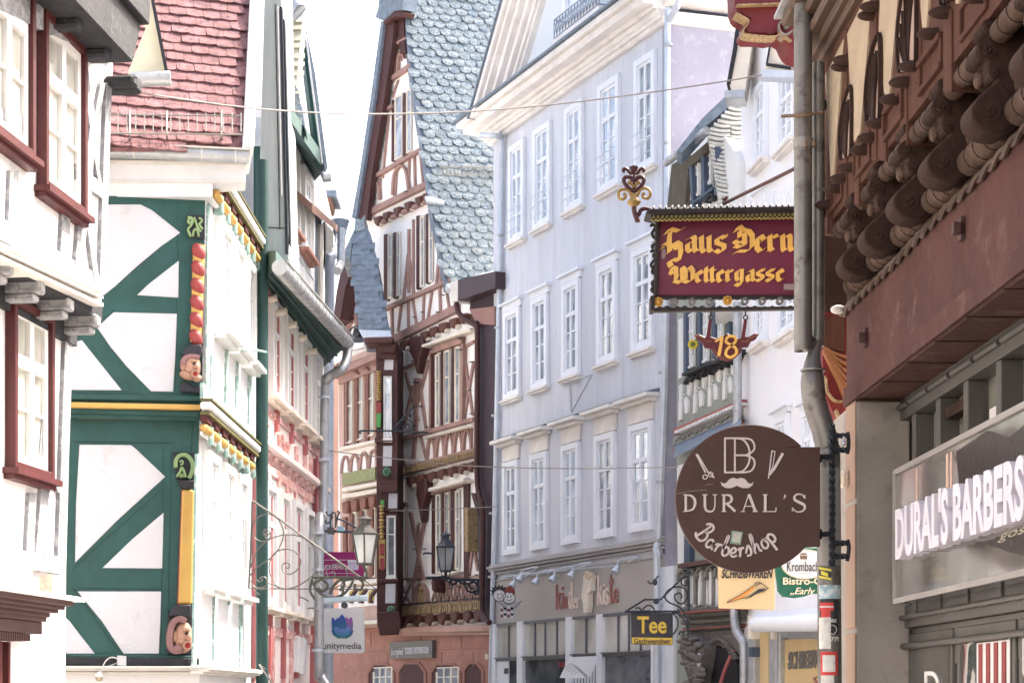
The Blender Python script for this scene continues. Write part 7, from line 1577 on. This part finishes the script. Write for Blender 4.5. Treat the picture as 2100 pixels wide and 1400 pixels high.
m = MB(); m.poly(Q, [(640, 1131), (732, 1131), (744, 1140), (749, 1168), (742, 1183), (640, 1184)], 0, -.05); m.build('sign_board', mat('magenta_enamel', (.27, .015, .125), .5, .05), t, bevel=.004)
m = MB(); plettering(m, 'ZUCKERFRÄULICH', Q, 655, 735, 1155, 1167, .008, 0); m.beam(Q, 640, 1147.5, 728, 1147.5, .9, .008); m.poly(Q, [(713, 1148), (735, 1148), (735, 1152), (713, 1152)], .004); m.beam(Q, 666, 1175, 725, 1175, .7, .008); m.build('white_lettering', white_pl, t)
m = MB(); m.poly(Q, [(713, 1148), (735, 1148), (735, 1168), (713, 1168)], .003); m.build('pale_block', mat('pale_lilac', (.5, .45, .6)), t)
Q = Pl(pt(690, 1080, 21), (1, 0, 0))
t = thing('padlock_bracket', 'dark bracket with two small boxes and curled ends left of the big lantern', 'bracket', Q.P(690, 1092))
m = MB(); m.ptube(Q, [(667, 1088), (725, 1090)], .018, 0, 6, 1)
for L in ([(668, 1066), (669, 1072), (676, 1070), (682, 1058)], [(678, 1082), (678, 1060), (683, 1050), (688, 1054), (688, 1082)], [(688, 1082), (692, 1060), (696, 1050), (691, 1048)], [(690, 1062), (706, 1068), (720, 1076), (731, 1082)], [(668, 1048), (673, 1056), (680, 1054), (684, 1050)]): m.ptube(Q, L, .011, 0, 6, 4)
m.build('scrollwork', iron, t, smooth=True)
m = MB(); m.poly(Q, [(671, 1080), (684, 1081), (684, 1094), (671, 1093)], .06, -.06); m.build('black_box', black, t)
m = MB(); m.poly(Q, [(691, 1078), (705, 1079), (705, 1088), (691, 1088)], .06, -.06); m.build('blue_box', mat('steel_blue', (.13, .22, .30), .5), t)
Q = Pl(pt(840, 870, 36), (1, 0, 0))
t = thing('old_sign_arm', 'thin black iron sign arm with one scroll on the turret, no board', 'bracket', Q.P(840, 886))
px = lambda L: [(660 + x / 3.889, 640 + y / 3.889) for x, y in L]
m = MB(); m.ptube(Q, px([(305, 945), (560, 945), (850, 960)]), .02, 0, 6, 1); m.ptube(Q, px([(560, 945), (730, 750)]), .02, 0, 6, 1)
for L in ([(600, 920), (640, 860), (690, 860), (725, 890), (710, 950)], [(650, 940), (655, 900), (690, 895), (700, 925), (680, 935)], [(690, 830), (705, 810), (712, 830), (700, 840)], [(305, 945), (300, 960), (315, 965)]): m.ptube(Q, px(L), .016, 0, 6, 5)
m.build('scrollwork', iron, t, smooth=True)
# tourist office plate
Q = Pl(E.P(842, 1332, .12), E.u)
t = thing('tourist_office_plate', 'grey metal plate with white lettering on the sandstone ground floor', 'sign', Q.P(842, 1350))
m = MB(); m.poly(Q, [(799, 1316), (886, 1312), (886, 1348), (800, 1350)], 0, -.1); m.build('plate', mat('taupe_metal', (.14, .135, .125), .4, .05, metal=.3), t)
m = MB(); z0, z1 = Q.uv(833, 1341)[1], Q.uv(833, 1327)[1]; lettering(m, 'TOURIST-INFORMATION', Q, Q.uv(831, HY)[0], Q.uv(880, HY)[0], z0, z1, .02, 0, bold=.006); lettering(m, 'Erst regional', Q, Q.uv(804, HY)[0], Q.uv(828, HY)[0], z0 - .05, z1, .02, 0, shear=.3); m.build('white_lettering', white_pl, t)
# little hooks and overhead wires
t = thing('green_iron_hook', 'short green iron hook sticking out beside the green house pipe', 'hook', S2.P(520, 720, .3))
m = MB(); m.tube([S2.P(497, 718, .3), S2.P(522, 717, .3), S2.P(546, 722, .3)], .014, 6); m.build('hook_bar', mat('mint_iron', (.2, .33, .29)), t)
wm = mat('wire_grey', (.20, .18, .17), .5)
def wire(pts, r, label, group=None): b = MB(); b.tube([pt(*p) for p in pts], r, 6, 5); o = b.build('overhead_wire', wm, None, smooth=True); tag(o, label, 'wire'); return o
wire([(226, 180, 16.5), (330, 197, 17), (490, 219, 18), (640, 231, 19), (780, 234, 20), (960, 229, 21), (1150, 213, 22), (1330, 190, 22), (1480, 168, 21.5), (1562, 154, 21)], .009, 'long thin wire sagging across the sky from the far left house to the white house')
wire([(640, 916, 28), (690, 926, 28), (800, 939, 27), (900, 950, 26), (985, 956, 25), (1120, 960, 24), (1260, 960, 23), (1390, 957, 22)], .008, 'thin wire crossing the lane below the middle windows, level with the barber sign')
wire([(800, 1047, 34), (900, 1044, 33), (1020, 1038, 31)], .008, 'short faint wire running in front of the timbered house to the grey pipe')
wire([(560 - 6, 1390, 22), (548, 1376, 22), (532, 1362, 21.5), (551, 1390, 21), (566, 1412, 21)], .01, 'pale cable looping down at the foot of the green and pink houses')
